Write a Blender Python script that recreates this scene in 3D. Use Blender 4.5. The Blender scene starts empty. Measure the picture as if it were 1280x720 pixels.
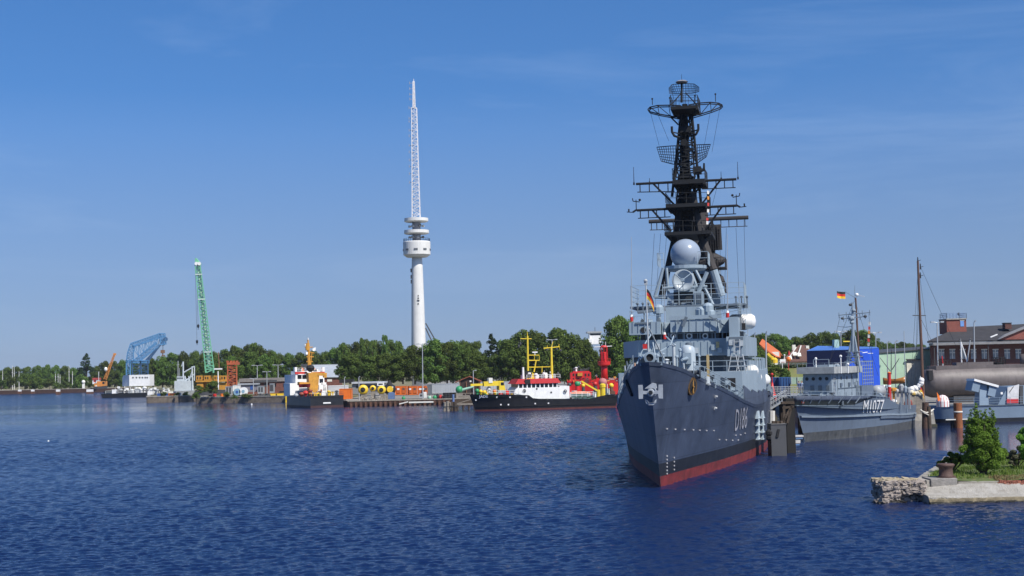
import bpy, bmesh, math, random
import numpy as np
from mathutils import Vector, Matrix
SC = bpy.context.scene
COL = SC.collection
random.seed(7)
R = math.radians
F = 1700.0; CAMZ = 9.0
PIT = math.atan(97.5 / F); ROLL = 0.0227
CAM = Vector((0, 0, CAMZ))
FW = Vector((0, math.cos(PIT), math.sin(PIT)))
_R0 = Vector((1, 0, 0)); _U0 = Vector((0, -math.sin(PIT), math.cos(PIT)))
RT = _R0 * math.cos(ROLL) - _U0 * math.sin(ROLL)
UP = _U0 * math.cos(ROLL) + _R0 * math.sin(ROLL)

def ray(px, py): return FW + RT * ((px - 640) / F) - UP * ((py - 360) / F)
def P(px, py, Y):
    d = ray(px, py); return CAM + d * (Y / d.y)
def G(px, py, z=0.0):
    d = ray(px, py); return CAM + d * ((z - CAMZ) / d.z)
def proj(v):
    q = Vector(v) - CAM; w = q.dot(FW)
    return 640 + F * q.dot(RT) / w, 360 - F * q.dot(UP) / w
def Zat(px, py, Y): return P(px, py, Y).z
def lerp(a, b, t): return a + (b - a) * t
def interp(x, pts):
    if x <= pts[0][0]: return pts[0][1]
    for (a, fa), (b, fb) in zip(pts, pts[1:]):
        if x <= b: return fa + (fb - fa) * (x - a) / (b - a)
    return pts[-1][1]

# ---------------------------------------------------------------- objects
def tag(o, label=None, cat=None, group=None, kind=None):
    if label: o['label'] = label
    if cat: o['category'] = cat
    if group: o['group'] = group
    if kind: o['kind'] = kind
    return o

class MB:
    """collects shapes and links them as one mesh object"""
    def __init__(s): s.v = []; s.f = []; s.mi = []; s.cur = 0; s.sm = []; s.smooth = False
    def add(s, vs, fs):
        b = len(s.v); s.v.extend([tuple(p) for p in vs])
        for f in fs:
            s.f.append([b + i for i in f]); s.mi.append(s.cur); s.sm.append(s.smooth)
        return s
    def box(s, x0, y0, z0, x1, y1, z1):
        x0, x1 = min(x0, x1), max(x0, x1); y0, y1 = min(y0, y1), max(y0, y1); z0, z1 = min(z0, z1), max(z0, z1)
        return s.add([(x0,y0,z0),(x1,y0,z0),(x1,y1,z0),(x0,y1,z0),(x0,y0,z1),(x1,y0,z1),(x1,y1,z1),(x0,y1,z1)],
                     [(3,2,1,0),(4,5,6,7),(0,1,5,4),(1,2,6,5),(2,3,7,6),(3,0,4,7)])
    def cbox(s, c, sx, sy, sz, rz=0, rx=0, ry=0):
        m = Matrix.Translation(c) @ Matrix.Rotation(rz, 4, 'Z') @ Matrix.Rotation(ry, 4, 'Y') @ Matrix.Rotation(rx, 4, 'X')
        vs = [m @ Vector((a*sx/2, b*sy/2, d*sz/2)) for d in (-1,1) for a, b in ((-1,-1),(1,-1),(1,1),(-1,1))]
        return s.add(vs, [(3,2,1,0),(4,5,6,7),(0,1,5,4),(1,2,6,5),(2,3,7,6),(3,0,4,7)])
    def frame(s, p, q):
        d = (Vector(q) - Vector(p)); d.normalize()
        a = Vector((0,0,1)) if abs(d.z) < .9 else Vector((0,1,0))
        u = d.cross(a); u.normalize(); w = u.cross(d)
        return u, w
    def tube(s, p, q, r, r2=None, n=6, cap=True):
        r2 = r if r2 is None else r2
        p = Vector(p); q = Vector(q)
        if (q-p).length < 1e-6: return s
        u, w = s.frame(p, q)
        vs = []
        for c, rr in ((p, r), (q, r2)):
            for k in range(n):
                t = 2*math.pi*(k+.5)/n
                vs.append(c + u*math.cos(t)*rr + w*math.sin(t)*rr)
        fs = [(k, (k+1) % n, n+(k+1) % n, n+k) for k in range(n)]
        if cap: fs += [tuple(range(n))[::-1], tuple(range(n, 2*n))]
        return s.add(vs, fs)
    def bar(s, p, q, w, h=None):
        h = w if h is None else h
        p = Vector(p); q = Vector(q); u, ww = s.frame(p, q)
        vs = [c + u*a*w/2 + ww*b*h/2 for c in (p, q) for a, b in ((-1,-1),(1,-1),(1,1),(-1,1))]
        return s.add(vs, [(3,2,1,0),(4,5,6,7),(0,1,5,4),(1,2,6,5),(2,3,7,6),(3,0,4,7)])
    def chain(s, pts, r, n=5):
        for a, b in zip(pts, pts[1:]): s.tube(a, b, r, r, n)
        return s
    def extr(s, pts, vec):
        pts = [Vector(p) for p in pts]; vec = Vector(vec); n = len(pts)
        return s.add(pts + [p + vec for p in pts], [tuple(range(n))[::-1], tuple(range(n, 2*n))] + [(i, (i+1) % n, n+(i+1) % n, n+i) for i in range(n)])
    def prism(s, xy, z0, z1): return s.extr([(x, y, z0) for x, y in xy], (0, 0, z1-z0))
    def loft(s, rings, closed=True, cap=True):
        n = len(rings[0]); vs = [p for r in rings for p in r]; fs = []
        for i in range(len(rings)-1):
            for k in range(n if closed else n-1):
                fs.append((i*n+k, i*n+(k+1) % n, (i+1)*n+(k+1) % n, (i+1)*n+k))
        if cap and closed: fs += [tuple(range(n))[::-1], tuple(range((len(rings)-1)*n, len(rings)*n))]
        return s.add(vs, fs)
    def lathe(s, prof, c=(0,0,0), n=24, axis='Z', cap=True):
        c = Vector(c); rings = []
        for r, h in prof:
            ring = []
            for k in range(n):
                t = 2*math.pi*k/n
                a, b = r*math.cos(t), r*math.sin(t)
                ring.append(c + (Vector((a,b,h)) if axis == 'Z' else Vector((a,h,-b)) if axis == 'Y' else Vector((h,a,b))))
            rings.append(ring)
        return s.loft(rings, True, cap)
    def ball(s, c, r, n=12, sz=1.0, zmin=-1.0, sx=1.0):
        m = max(5, n//2+1); prof = []
        for i in range(m+1):
            t = lerp(-math.pi/2, math.pi/2, i/m); z = math.sin(t)
            if z < zmin: continue
            prof.append((max(.001, r*math.cos(t)*sx), r*z*sz))
        if zmin > -1: prof.insert(0, (max(.001, r*math.sqrt(1-zmin*zmin)*sx), r*zmin*sz))
        return s.lathe(prof, c, n)
    def truss(s, A, B, n, r, rb=None, rings=True):
        """lattice between two matching corner lists"""
        rb = rb or r*.6; k = len(A); A = [Vector(p) for p in A]; B = [Vector(p) for p in B]
        for a, b in zip(A, B): s.bar(a, b, r*2)
        for i in range(n):
            t0, t1 = i/n, (i+1)/n
            for j in range(k):
                j2 = (j+1) % k
                if k == 2 and j == 1: continue
                a0, a1 = A[j].lerp(B[j], t0), A[j].lerp(B[j], t1); c0, c1 = A[j2].lerp(B[j2], t0), A[j2].lerp(B[j2], t1)
                s.bar(*((a0, c1) if i % 2 == 0 else (c0, a1)), rb*2)
                if rings: s.bar(a1, c1, rb*2)
        return s
    def rail(s, pts, h=1.0, r=.03, step=1.6, n=3, wires=2):
        pts = [Vector(p) for p in pts]; zz = Vector((0,0,1))
        for a, b in zip(pts, pts[1:]):
            L = (b-a).length; m = max(1, int(L/step))
            for i in range(m+1):
                q = a.lerp(b, i/m); s.tube(q, q+zz*h, r, r, n)
            for w in range(1, wires+1): s.tube(a+zz*h*w/wires, b+zz*h*w/wires, r*.85, r*.85, n)
        return s
    def ladder(s, p, q, side, w=.5, step=.35, r=.03):
        p = Vector(p); q = Vector(q); u = Vector(side).normalized()*w/2
        s.tube(p-u, q-u, r, r, 3); s.tube(p+u, q+u, r, r, 3)
        m = max(2, int((q-p).length/step))
        for i in range(m): c = p.lerp(q, (i+.5)/m); s.tube(c-u, c+u, r*.8, r*.8, 3)
        return s
    def build(s, name, mat, parent=None, loc=None, rz=0, label=None):
        me = bpy.data.meshes.new(name); me.from_pydata(s.v, [], s.f)
        mats = mat if isinstance(mat, (list, tuple)) else [mat]
        for m in mats: me.materials.append(m)
        if len(mats) > 1: me.polygons.foreach_set('material_index', s.mi)
        if any(s.sm): me.polygons.foreach_set('use_smooth', s.sm)
        me.update()
        o = bpy.data.objects.new(name, me); COL.objects.link(o)
        if parent is not None: o.parent = parent.o if isinstance(parent, Fr) else parent
        if loc is not None: o.location = loc
        if rz: o.rotation_euler.z = rz
        if label: o['label'] = label
        return o

class Fr:
    """an Empty at a thing's base, with a pixel ray -> local plane helper for measuring"""
    def __init__(s, name, label, cat, loc=(0,0,0), rz=0, group=None):
        s.o = bpy.data.objects.new(name, None); COL.objects.link(s.o)
        s.o.empty_display_size = .5
        s.o.location = loc; s.o.rotation_euler = (0,0,rz); tag(s.o, label, cat, group)
        s.M = Matrix.Translation(loc) @ Matrix.Rotation(rz, 4, 'Z'); s.Mi = s.M.inverted()
        s.c = s.Mi @ CAM; s.m3 = s.Mi.to_3x3()
    def hit(s, px, py, ax, val):
        d = s.m3 @ ray(px, py); return s.c + d*((val - s.c[ax])/d[ax])
    def y(s, px, py, v): return s.hit(px, py, 1, v)
    def x(s, px, py, v): return s.hit(px, py, 0, v)
    def z(s, px, py, v): return s.hit(px, py, 2, v)
    def pbox(s, mb, x0, y0, x1, y1, a, b, ax=1):
        """box whose face in local plane y=a (or x=a) fills the measured rectangle, reaching back to b"""
        p = s.hit(x0, (y0+y1)/2, ax, a); q = s.hit(x1, (y0+y1)/2, ax, a)
        t = s.hit((x0+x1)/2, y0, ax, a); u = s.hit((x0+x1)/2, y1, ax, a)
        if ax == 1: mb.box(p.x, a, u.z, q.x, b, t.z)
        else: mb.box(a, p.y, u.z, b, q.y, t.z)
        return mb
    def part(s, name, mb, mat, parent=None, label=None): return mb.build(name, mat, parent or s.o, label=label)

def thing(name, mb, mat, label, cat, loc=None, rz=0, group=None):
    return tag(mb.build(name, mat, None, loc, rz), label, cat, group)
def struct(name, mb, mat): return tag(mb.build(name, mat), kind='structure')
def copy_tree(o, loc, rz=None, label=None, scale=None):
    c = o.copy(); COL.objects.link(c); c.location = loc
    if rz is not None: c.rotation_euler.z = rz
    if scale is not None: c.scale = scale if hasattr(scale, '__len__') else (scale,)*3
    if label: c['label'] = label
    for ch in o.children:
        d = ch.copy(); COL.objects.link(d); d.parent = c
        for g in ch.children:
            e = g.copy(); COL.objects.link(e); e.parent = d
    return c

def text2d(body, bold=0.0):
    cu = bpy.data.curves.new('lettering', 'FONT'); cu.body = body; cu.size = 1; cu.resolution_u = 3; cu.offset = bold
    o = bpy.data.objects.new('lettering', cu); COL.objects.link(o)
    dg = bpy.context.evaluated_depsgraph_get(); dg.update()
    me = bpy.data.meshes.new_from_object(o.evaluated_get(dg))
    bm = bmesh.new(); bm.from_mesh(me); bmesh.ops.triangulate(bm, faces=bm.faces[:])
    bmesh.ops.subdivide_edges(bm, edges=bm.edges[:], cuts=1)
    bmesh.ops.triangulate(bm, faces=bm.faces[:])
    bm.verts.index_update()
    vs = [v.co.copy() for v in bm.verts]; fs = [[v.index for v in f.verts] for f in bm.faces]; bm.free()
    bpy.data.objects.remove(o); bpy.data.curves.remove(cu); bpy.data.meshes.remove(me)
    x0, x1 = min(v.x for v in vs), max(v.x for v in vs); y0, y1 = min(v.y for v in vs), max(v.y for v in vs)
    return [((v.x-x0)/(x1-x0), (v.y-y0)/(y1-y0)) for v in vs], fs

# ---------------------------------------------------------------- materials
def _nt(name):
    m = bpy.data.materials.new(name); m.use_nodes = True; nt = m.node_tree
    return m, nt, nt.nodes['Principled BSDF']
def N(nt, t, **kw):
    n = nt.nodes.new(t)
    for k, v in kw.items():
        if k in n.inputs: n.inputs[k].default_value = v
        else: setattr(n, k, v)
    return n
def mixc(nt, fac, a, b, mode='MIX'):
    n = nt.nodes.new('ShaderNodeMix'); n.data_type = 'RGBA'; n.blend_type = mode
    for i, val in ((0, fac), (6, a), (7, b)):
        if hasattr(val, 'is_output'): nt.links.new(val, n.inputs[i])
        else: n.inputs[i].default_value = val if i == 0 else (*val[:3], 1)
    return n.outputs[2]
def ramp(nt, src, p0, p1, c0=(0,0,0,1), c1=(1,1,1,1)):
    r = nt.nodes.new('ShaderNodeValToRGB'); nt.links.new(src, r.inputs[0])
    e = r.color_ramp.elements; e[0].position = p0; e[1].position = p1; e[0].color = c0; e[1].color = c1
    return r.outputs[0]
def coords(nt, scale=(1,1,1), kind='Object'):
    tc = nt.nodes.new('ShaderNodeTexCoord'); mp = nt.nodes.new('ShaderNodeMapping')
    mp.inputs['Scale'].default_value = scale; nt.links.new(tc.outputs[kind], mp.inputs[0]); return mp.outputs[0]
MATS = {}
def mat(name, col, rough=.5, metal=0.0, var=.22, scale=1.5, streak=.0, bump=0.0, dirt=None, bscale=None):
    """painted or weathered surface: colour broken up by noise, optional vertical run-off streaks"""
    if name in MATS: return MATS[name]
    m, nt, b = _nt(name)
    no = N(nt, 'ShaderNodeTexNoise', Scale=scale, Detail=6.0, Roughness=.65)
    nt.links.new(coords(nt), no.inputs['Vector'])
    dk = tuple(c*(1-var) for c in col); lt = tuple(min(1, c*(1+var*.6)) for c in col)
    c = mixc(nt, ramp(nt, no.outputs['Fac'], .3, .7), dk, lt)
    if streak:
        s2 = N(nt, 'ShaderNodeTexNoise', Scale=1.0, Detail=5.0, Roughness=.7)
        nt.links.new(coords(nt, (2.2, 2.2, .12)), s2.inputs['Vector'])
        d = dirt or tuple(x*.45 for x in col)
        mm = N(nt, 'ShaderNodeMath', operation='MULTIPLY'); nt.links.new(ramp(nt, s2.outputs['Fac'], .5, .75), mm.inputs[0]); mm.inputs[1].default_value = streak
        c = mixc(nt, mm.outputs[0], c, d)
    nt.links.new(c, b.inputs['Base Color'])
    b.inputs['Roughness'].default_value = rough; b.inputs['Metallic'].default_value = metal
    if bump:
        bn = N(nt, 'ShaderNodeTexNoise', Scale=bscale or scale*4, Detail=5.0); nt.links.new(coords(nt), bn.inputs['Vector'])
        bp = N(nt, 'ShaderNodeBump', Strength=bump, Distance=.1); nt.links.new(bn.outputs['Fac'], bp.inputs['Height'])
        nt.links.new(bp.outputs[0], b.inputs['Normal'])
    MATS[name] = m; return m
def ribbed(name, col, freq=6.0, axis='X', rough=.5, strength=.6, var=.12):
    if name in MATS: return MATS[name]
    m, nt, b = _nt(name)
    no = N(nt, 'ShaderNodeTexNoise', Scale=.8, Detail=5.0); nt.links.new(coords(nt), no.inputs['Vector'])
    nt.links.new(mixc(nt, no.outputs['Fac'], tuple(c*(1-var*2) for c in col), tuple(min(1, c*(1+var)) for c in col)), b.inputs['Base Color'])
    w = N(nt, 'ShaderNodeTexWave', Scale=freq, bands_direction=axis); nt.links.new(coords(nt), w.inputs['Vector'])
    bp = N(nt, 'ShaderNodeBump', Strength=strength, Distance=.08); nt.links.new(w.outputs['Fac'], bp.inputs['Height'])
    nt.links.new(bp.outputs[0], b.inputs['Normal']); b.inputs['Roughness'].default_value = rough
    MATS[name] = m; return m
def brick(name, c1, c2, mortar, scale=1.0):
    if name in MATS: return MATS[name]
    m, nt, b = _nt(name)
    tc = nt.nodes.new('ShaderNodeTexCoord'); sp = nt.nodes.new('ShaderNodeSeparateXYZ'); cb = nt.nodes.new('ShaderNodeCombineXYZ')
    ad = N(nt, 'ShaderNodeMath', operation='ADD')
    nt.links.new(tc.outputs['Object'], sp.inputs[0]); nt.links.new(sp.outputs[0], ad.inputs[0]); nt.links.new(sp.outputs[1], ad.inputs[1])
    nt.links.new(ad.outputs[0], cb.inputs[0]); nt.links.new(sp.outputs[2], cb.inputs[1])
    br = N(nt, 'ShaderNodeTexBrick', Scale=scale*3.0); nt.links.new(cb.outputs[0], br.inputs['Vector'])
    br.inputs['Color1'].default_value = (*c1, 1); br.inputs['Color2'].default_value = (*c2, 1); br.inputs['Mortar'].default_value = (*mortar, 1)
    br.inputs['Mortar Size'].default_value = .012
    no = N(nt, 'ShaderNodeTexNoise', Scale=.7, Detail=6.0); nt.links.new(tc.outputs['Object'], no.inputs['Vector'])
    nt.links.new(mixc(nt, .7, br.outputs['Color'], ramp(nt, no.outputs['Fac'], .2, .8, (.55,.55,.55,1), (1,1,1,1)), 'MULTIPLY'), b.inputs['Base Color'])
    b.inputs['Roughness'].default_value = .85
    MATS[name] = m; return m

WHITE = mat('white_paint', (.78,.78,.76), .4, var=.12, streak=.25, dirt=(.5,.46,.4))
CREAM = mat('cream_paint', (.68,.67,.6), .6, var=.12)
BLACKP = mat('black_paint', (.018,.019,.022), .35, var=.3, streak=.25, dirt=(.06,.05,.045))
BLACKM = mat('black_matt', (.012,.012,.014), .8)
GLASS = mat('window_glass', (.008,.011,.016), .3, var=.2)
DGLASS = mat('pale_window', (.22,.25,.28), .12, var=.5, scale=1.2)
YEL = mat('yellow_paint', (.78,.52,.03), .45, var=.18, streak=.3)
YEL2 = mat('ochre_paint', (.55,.27,.035), .5, var=.25, streak=.5)
ORG = mat('orange_paint', (.72,.17,.02), .45, var=.12, streak=.25)
REDP = mat('red_paint', (.52,.025,.02), .45, var=.15, streak=.3)
DRED = mat('rust_red', (.28,.06,.035), .6, var=.3, streak=.4)
RUST = mat('rust_steel', (.13,.06,.035), .8, var=.5, scale=2.5, streak=.6, dirt=(.05,.03,.022))
RUSTO = mat('rust_orange', (.25,.085,.028), .75, var=.35, scale=1.5, streak=.6, dirt=(.1,.04,.02))
BLUE = mat('blue_paint', (.03,.09,.3), .5, var=.2)
GREENP = mat('green_paint', (.03,.27,.1), .45, var=.2, streak=.3)
PGREEN = mat('pale_green_paint', (.3,.5,.38), .5, var=.2)
STEEL = mat('galvanised_steel', (.42,.44,.45), .45, .3, var=.15)
GREYP = mat('grey_paint', (.33,.35,.36), .5, var=.15, streak=.2)
DGREY = mat('dark_grey', (.06,.062,.066), .6, var=.3)
CONC = mat('concrete', (.34,.32,.28), .9, var=.3, scale=1.2, streak=.4, bump=.3)
WOODD = mat('wet_timber', (.07,.05,.035), .85, var=.5, scale=3, streak=.5, bump=.4)
WOODG = mat('grey_timber', (.26,.23,.19), .85, var=.4, scale=3, streak=.6, bump=.4)
MASTW = mat('varnished_mast', (.13,.07,.045), .4, var=.25, scale=1)
ROPE = mat('pale_rope', (.6,.57,.5), .8)
SKIN = mat('skin', (.5,.3,.22), .6, var=.08)
NAVY_L = mat('warship_grey', (.26,.325,.375), .45, var=.10, scale=.6, streak=.3, dirt=(.2,.26,.31))
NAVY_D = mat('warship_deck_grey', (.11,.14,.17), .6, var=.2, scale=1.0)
SOOT = mat('sooted_mast_grey', (.007,.009,.0125), .9, var=.35, scale=.8)
SOOTB = mat('sooted_brown', (.035,.031,.030), .8, var=.3, scale=.8)

def clutter(fr, name, spots, mats_, ground, seed, u=1.0):
    """assorted small deck and yard gear: lockers, drums, reels, winches, vents; spots are local (x, y), ground(x, y) -> z"""
    rnd = random.Random(seed)
    for (x, y) in spots:
        m = MB(); z = ground(x, y); k = rnd.randrange(6); s = u*rnd.uniform(.7,1.25); a = rnd.uniform(-.4,.4)
        if k == 0: m.cbox((x,y,z+.3*s), .9*s,.6*s,.6*s,a); m.cbox((x,y,z+.62*s), .96*s,.66*s,.06*s,a)
        elif k == 1: m.tube((x-.45*s,y,z+.4*s),(x+.45*s,y,z+.4*s),.16*s,.16*s,8); [m.tube((x+d*s,y,z+.4*s),(x+(d+.07)*s,y,z+.4*s),.38*s,.38*s,10) for d in (-.5,.43)]; m.box(x-.5*s,y-.1*s,z-.05,x+.5*s,y+.1*s,z+.1*s)
        elif k == 2: m.lathe([(.26*s,-.05),(.26*s,.75*s),(.4*s,.8*s),(.38*s,1.0*s),(.1*s,1.1*s)],(x,y,z),9)
        elif k == 3: m.tube((x,y,z-.05),(x,y,z+.9*s),.08*s,.06*s,6); m.cbox((x,y,z+.95*s),.35*s,.3*s,.3*s,a)
        elif k == 4: m.tube((x-.3*s,y,z-.05),(x-.3*s,y,z+.55*s),.14*s,.14*s,8); m.tube((x+.3*s,y,z-.05),(x+.3*s,y,z+.55*s),.14*s,.14*s,8); m.cbox((x,y,z+.03),.95*s,.4*s,.1)
        else: m.extr([(x-.5*s,y,z-.05),(x+.5*s,y,z-.05),(x+.4*s,y,z+.7*s),(x+.05*s,y,z+.95*s),(x-.4*s,y,z+.6*s)],(0,.5*s,0)); m.tube((x-.2*s,y+.2,z+.6*s),(x-.25*s,y+.2,z+1.3*s),.05*s,.05*s,5)
        fr.part(name, m, rnd.choice(mats_))
class Hull:
    """st: list of (s_wl, hb_wl, y_deck, hb_deck, z_deck) from stem to stern"""
    def __init__(s, st, p=1.5, zlow=-1.2): s.st = st; s.p = p; s.zlow = zlow
    def at(s, k):
        i = min(int(k), len(s.st)-2); t = k-i; return [lerp(a, b, t) for a, b in zip(s.st[i], s.st[i+1])]
    def pt(s, k, z):
        sw, hw, yd, hd, zd = s.at(k); v = max(0.0, z/zd)
        return lerp(sw, yd, v), lerp(hw, hd, min(v, 1.3)**s.p), zd
    def kof(s, y, z):
        lo, hi = 0.0, len(s.st)-1.0
        for _ in range(34):
            m = (lo+hi)/2
            if s.pt(m, z)[0] < y: lo = m
            else: hi = m
        return (lo+hi)/2
    def x(s, y, z): return s.pt(s.kof(y, z), z)[1]
    def deck(s, y):
        lo, hi = 0.0, len(s.st)-1.0
        for _ in range(34):
            m = (lo+hi)/2
            if s.at(m)[2] < y: lo = m
            else: hi = m
        a = s.at((lo+hi)/2); return a[3], a[4]
    def on(s, fr, px, py, y0=-9, y1=70, off=.05):
        """first point of the + side hull met by the line of sight"""
        d = fr.m3 @ ray(px, py); c = fr.c; ya, yb = s.st[0][2]-.5, min(s.st[-1][2], 70)
        D0 = c.length
        def inside(t):
            q = c + d*t
            return ya <= q.y <= yb and 0 <= q.x <= s.x(q.y, max(q.z, 0)) + off
        t = D0*.8; hit = None
        while t < D0+90:
            if inside(t): hit = t; break
            t += .35
        if hit is None: return c + d*D0
        a, b = hit-.35, hit
        for _ in range(14):
            m = (a+b)/2
            if inside(m): b = m
            else: a = m
        return c + d*a
    def ks(s, sub): 
        n = len(s.st)-1; return [n*i/(n*sub) for i in range(n*sub+1)]
    def strip(s, mb, zs, sub=4, off=0.0, ends=True):
        """zs: list of callables k->z ; both sides"""
        mb.smooth = True
        for sg in (1, -1):
            rows = []
            for k in s.ks(sub):
                row = []
                for zf in zs:
                    z = zf(k); y, x, zd = s.pt(k, z); row.append((sg*(x+off), y, z))
                rows.append(row if sg < 0 else row[::-1])
            mb.loft(rows, False, False)
        mb.smooth = False
        if ends:                                            # transom
            k = len(s.st)-1.0; a = [s.pt(k, zf(k)) for zf in zs]; zz = [zf(k) for zf in zs]
            pts = [(p[1]+off, p[0], z) for p, z in zip(a, zz)]; mb.loft([[(x, y, z) for x, y, z in pts], [(-x, y, z) for x, y, z in pts]], False, False)
        return mb
    def decksheet(s, mb, drop, sub=4, inset=.04):
        rows = []
        for k in s.ks(sub):
            sw, hw, yd, hd, zd = s.at(k); rows.append([(-max(hd-inset, .01), yd, zd-drop), (max(hd-inset, .01), yd, zd-drop)])
        return mb.loft(rows, False, False)
    def band(s, mb, k0, k1, f, w, off=.12, side=(1,-1), n=40):
        """rubbing strake: f(k)->z, boxy section"""
        for sg in side:
            rows = []
            for i in range(n+1):
                k = lerp(k0, k1, i/n); z = f(k); y, x, zd = s.pt(k, z); y2, x2, _ = s.pt(k, z-w)
                q = [(sg*x*1.0-sg*.05, y, z), (sg*(x+off), y, z), (sg*(x2+off), y2, z-w), (sg*x2-sg*.05, y2, z-w)]
                rows.append(q if sg < 0 else q[::-1])
            mb.loft(rows, True, True)
        return mb
    def text(s, fr, body, quad, mat, name, thick=.0):
        """lettering laid on the hull side: quad = pixel corners bl, br, tr, tl of the writing in the photograph"""
        vs, fs = text2d(body, .045 if thick > .1 else 0.0); mb = MB(); out = []
        bl, br, tr, tl = quad
        for u, v in vs:
            px = lerp(lerp(bl[0], br[0], u), lerp(tl[0], tr[0], u), v); py = lerp(lerp(bl[1], br[1], u), lerp(tl[1], tr[1], u), v)
            out.append(s.on(fr, px, py, off=.05+thick))
        mb.add(out, fs); return fr.part(name, mb, mat)
def edge_from_px(fr, plist, hbs, side=1):
    """deck heights that make the deck edge run through measured points: hbs list of (y, hb)"""
    out = []
    for y, hb in hbs:
        z = 6.0
        for _ in range(12):
            px, py = proj(fr.M @ Vector((side*hb, y, z))); q = fr.y(px, interp(px, plist), y); z = q.z
        out.append(z)
    return out
def flag_mb(p, w, h, cols=3, vert=False, sag=.35):
    """a cloth hanging from point p, rippled; three stripes as material slots 0..2"""
    mb = MB(); p = Vector(p); nx, nz = 10, 3*3
    for st in range(cols):
        mb.cur = st; vs = []; fs = []
        m = nz//cols
        for i in range(nx+1):
            for j in range(m+1):
                u = i/nx; v = (st*m + j)/nz
                x = w*u*(1-sag*.5); z = -h*v - sag*w*u*u*1.0
                vs.append(p + Vector((x, .12*w*math.sin(u*7+v*1.5)*u, z)))
        for i in range(nx):
            for j in range(m): a = i*(m+1)+j; fs.append((a, a+1, a+m+2, a+m+1))
        mb.smooth = True; mb.add(vs, fs); mb.smooth = False
    return mb
FLAG = [mat('flag_black', (.02,.02,.02), .8), mat('flag_red', (.6,.03,.02), .8), mat('flag_gold', (.8,.5,.03), .8)]

# ================================================================ the destroyer
D = Fr('destroyer', 'large blue-grey destroyer seen bow-on with a tall dark lattice mast and white hull number', 'warship', G(826, 609), R(-11.5))
_edge = [(806,452),(812,452.3),(827,453),(842.8,456.7),(865,464.4),(874,470.5),(894.7,480.4),(911.4,488.5),(928,498.5),(940,504),(949,507.5),(962.8,515.8),(985,527)]
_hb = [(-6,.001),(-4.6,.75),(-2,1.5),(0,1.95),(5,2.85),(10,3.75),(15,4.65),(20,5.5),(25,6.25),(30,6.8),(40,7.15),(50,7.2)]
_zz = edge_from_px(D, _edge, _hb)
_zz = [max(z, 5.0) for z in _zz]
_wl = [(0,.001),(1.6,.32),(4,.8),(6,1.25),(10.5,2.2),(14,3.0),(18,3.8),(22,4.5),(26.5,5.25),(31,5.9),(40.5,6.75),(50,7.0)]
st = [(a, b, y, h, z) for (a, b), (y, h), z in zip(_wl, _hb, _zz)]
st += [(75,7.1,75,7.2,5.0),(105,6.6,105,6.9,4.8),(122,5.6,123,6.2,4.8),(128,4.6,129.5,5.4,4.9)]
DH = Hull(st, 1.45)

def hull_paint(name, col):
    m, nt, b = _nt(name)
    no = N(nt, 'ShaderNodeTexNoise', Scale=.35, Detail=7.0, Roughness=.62); nt.links.new(coords(nt), no.inputs['Vector'])
    c = mixc(nt, ramp(nt, no.outputs['Fac'], .32, .68), tuple(x*.66 for x in col), tuple(x*1.38 for x in col))
    s2 = N(nt, 'ShaderNodeTexNoise', Scale=1.0, Detail=6.0, Roughness=.75); nt.links.new(coords(nt, (.6,1.9,.06)), s2.inputs['Vector'])
    mm = N(nt, 'ShaderNodeMath', operation='MULTIPLY'); nt.links.new(ramp(nt, s2.outputs['Fac'], .56, .70), mm.inputs[0]); mm.inputs[1].default_value = .5
    c = mixc(nt, mm.outputs[0], c, tuple(min(1, x*1.9+.01) for x in col))
    # welded plate seams (a shape of their own): rows of plates
    tc = nt.nodes.new('ShaderNodeTexCoord'); sp = nt.nodes.new('ShaderNodeSeparateXYZ'); cb = nt.nodes.new('ShaderNodeCombineXYZ')
    nt.links.new(tc.outputs['Object'], sp.inputs[0]); nt.links.new(sp.outputs[1], cb.inputs[0]); nt.links.new(sp.outputs[2], cb.inputs[1])
    br = N(nt, 'ShaderNodeTexBrick', Scale=.5); nt.links.new(cb.outputs[0], br.inputs['Vector'])
    br.inputs['Mortar Size'].default_value = .014; br.inputs['Brick Width'].default_value = 3.0; br.inputs['Row Height'].default_value = .95
    br.inputs['Color1'].default_value = (1,1,1,1); br.inputs['Color2'].default_value = (.84,.84,.84,1); br.inputs['Mortar'].default_value = (.5,.5,.5,1)
    c = mixc(nt, .8, c, br.outputs['Color'], 'MULTIPLY')
    nt.links.new(c, b.inputs['Base Color']); b.inputs['Roughness'].default_value = .42
    bn = N(nt, 'ShaderNodeTexNoise', Scale=.9, Detail=2.0); nt.links.new(coords(nt), bn.inputs['Vector'])
    bp = N(nt, 'ShaderNodeBump', Strength=.25, Distance=.08); nt.links.new(bn.outputs['Fac'], bp.inputs['Height']); nt.links.new(bp.outputs[0], b.inputs['Normal'])
    return m
HULLP = hull_paint('destroyer_hull_paint', (.05,.065,.10))
BOOT = mat('boot_red', (.19,.026,.026), .6, var=.5, scale=1.1, streak=.8, dirt=(.07,.025,.02))
BAND = mat('waterline_black', (.013,.015,.02), .5, var=.4, streak=.4, dirt=(.05,.05,.05))
def zc(z): return lambda k: z
def zf(f, z0): return lambda k: lerp(z0, DH.at(k)[4], f)
ZR, ZB = .8, 1.75
D.part('hull', DH.strip(MB(), [zf(t, ZB) for t in (0,.12,.25,.4,.55,.7,.85,1.0)]), HULLP)
D.part('boot_topping', DH.strip(MB(), [zc(-1.2), zc(0), zc(ZR)]), BOOT)
D.part('waterline_band', DH.strip(MB(), [zc(ZR), zc(1.25), zc(ZB)]), BAND)
D.part('deck', DH.decksheet(MB(), .25), NAVY_D)
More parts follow.
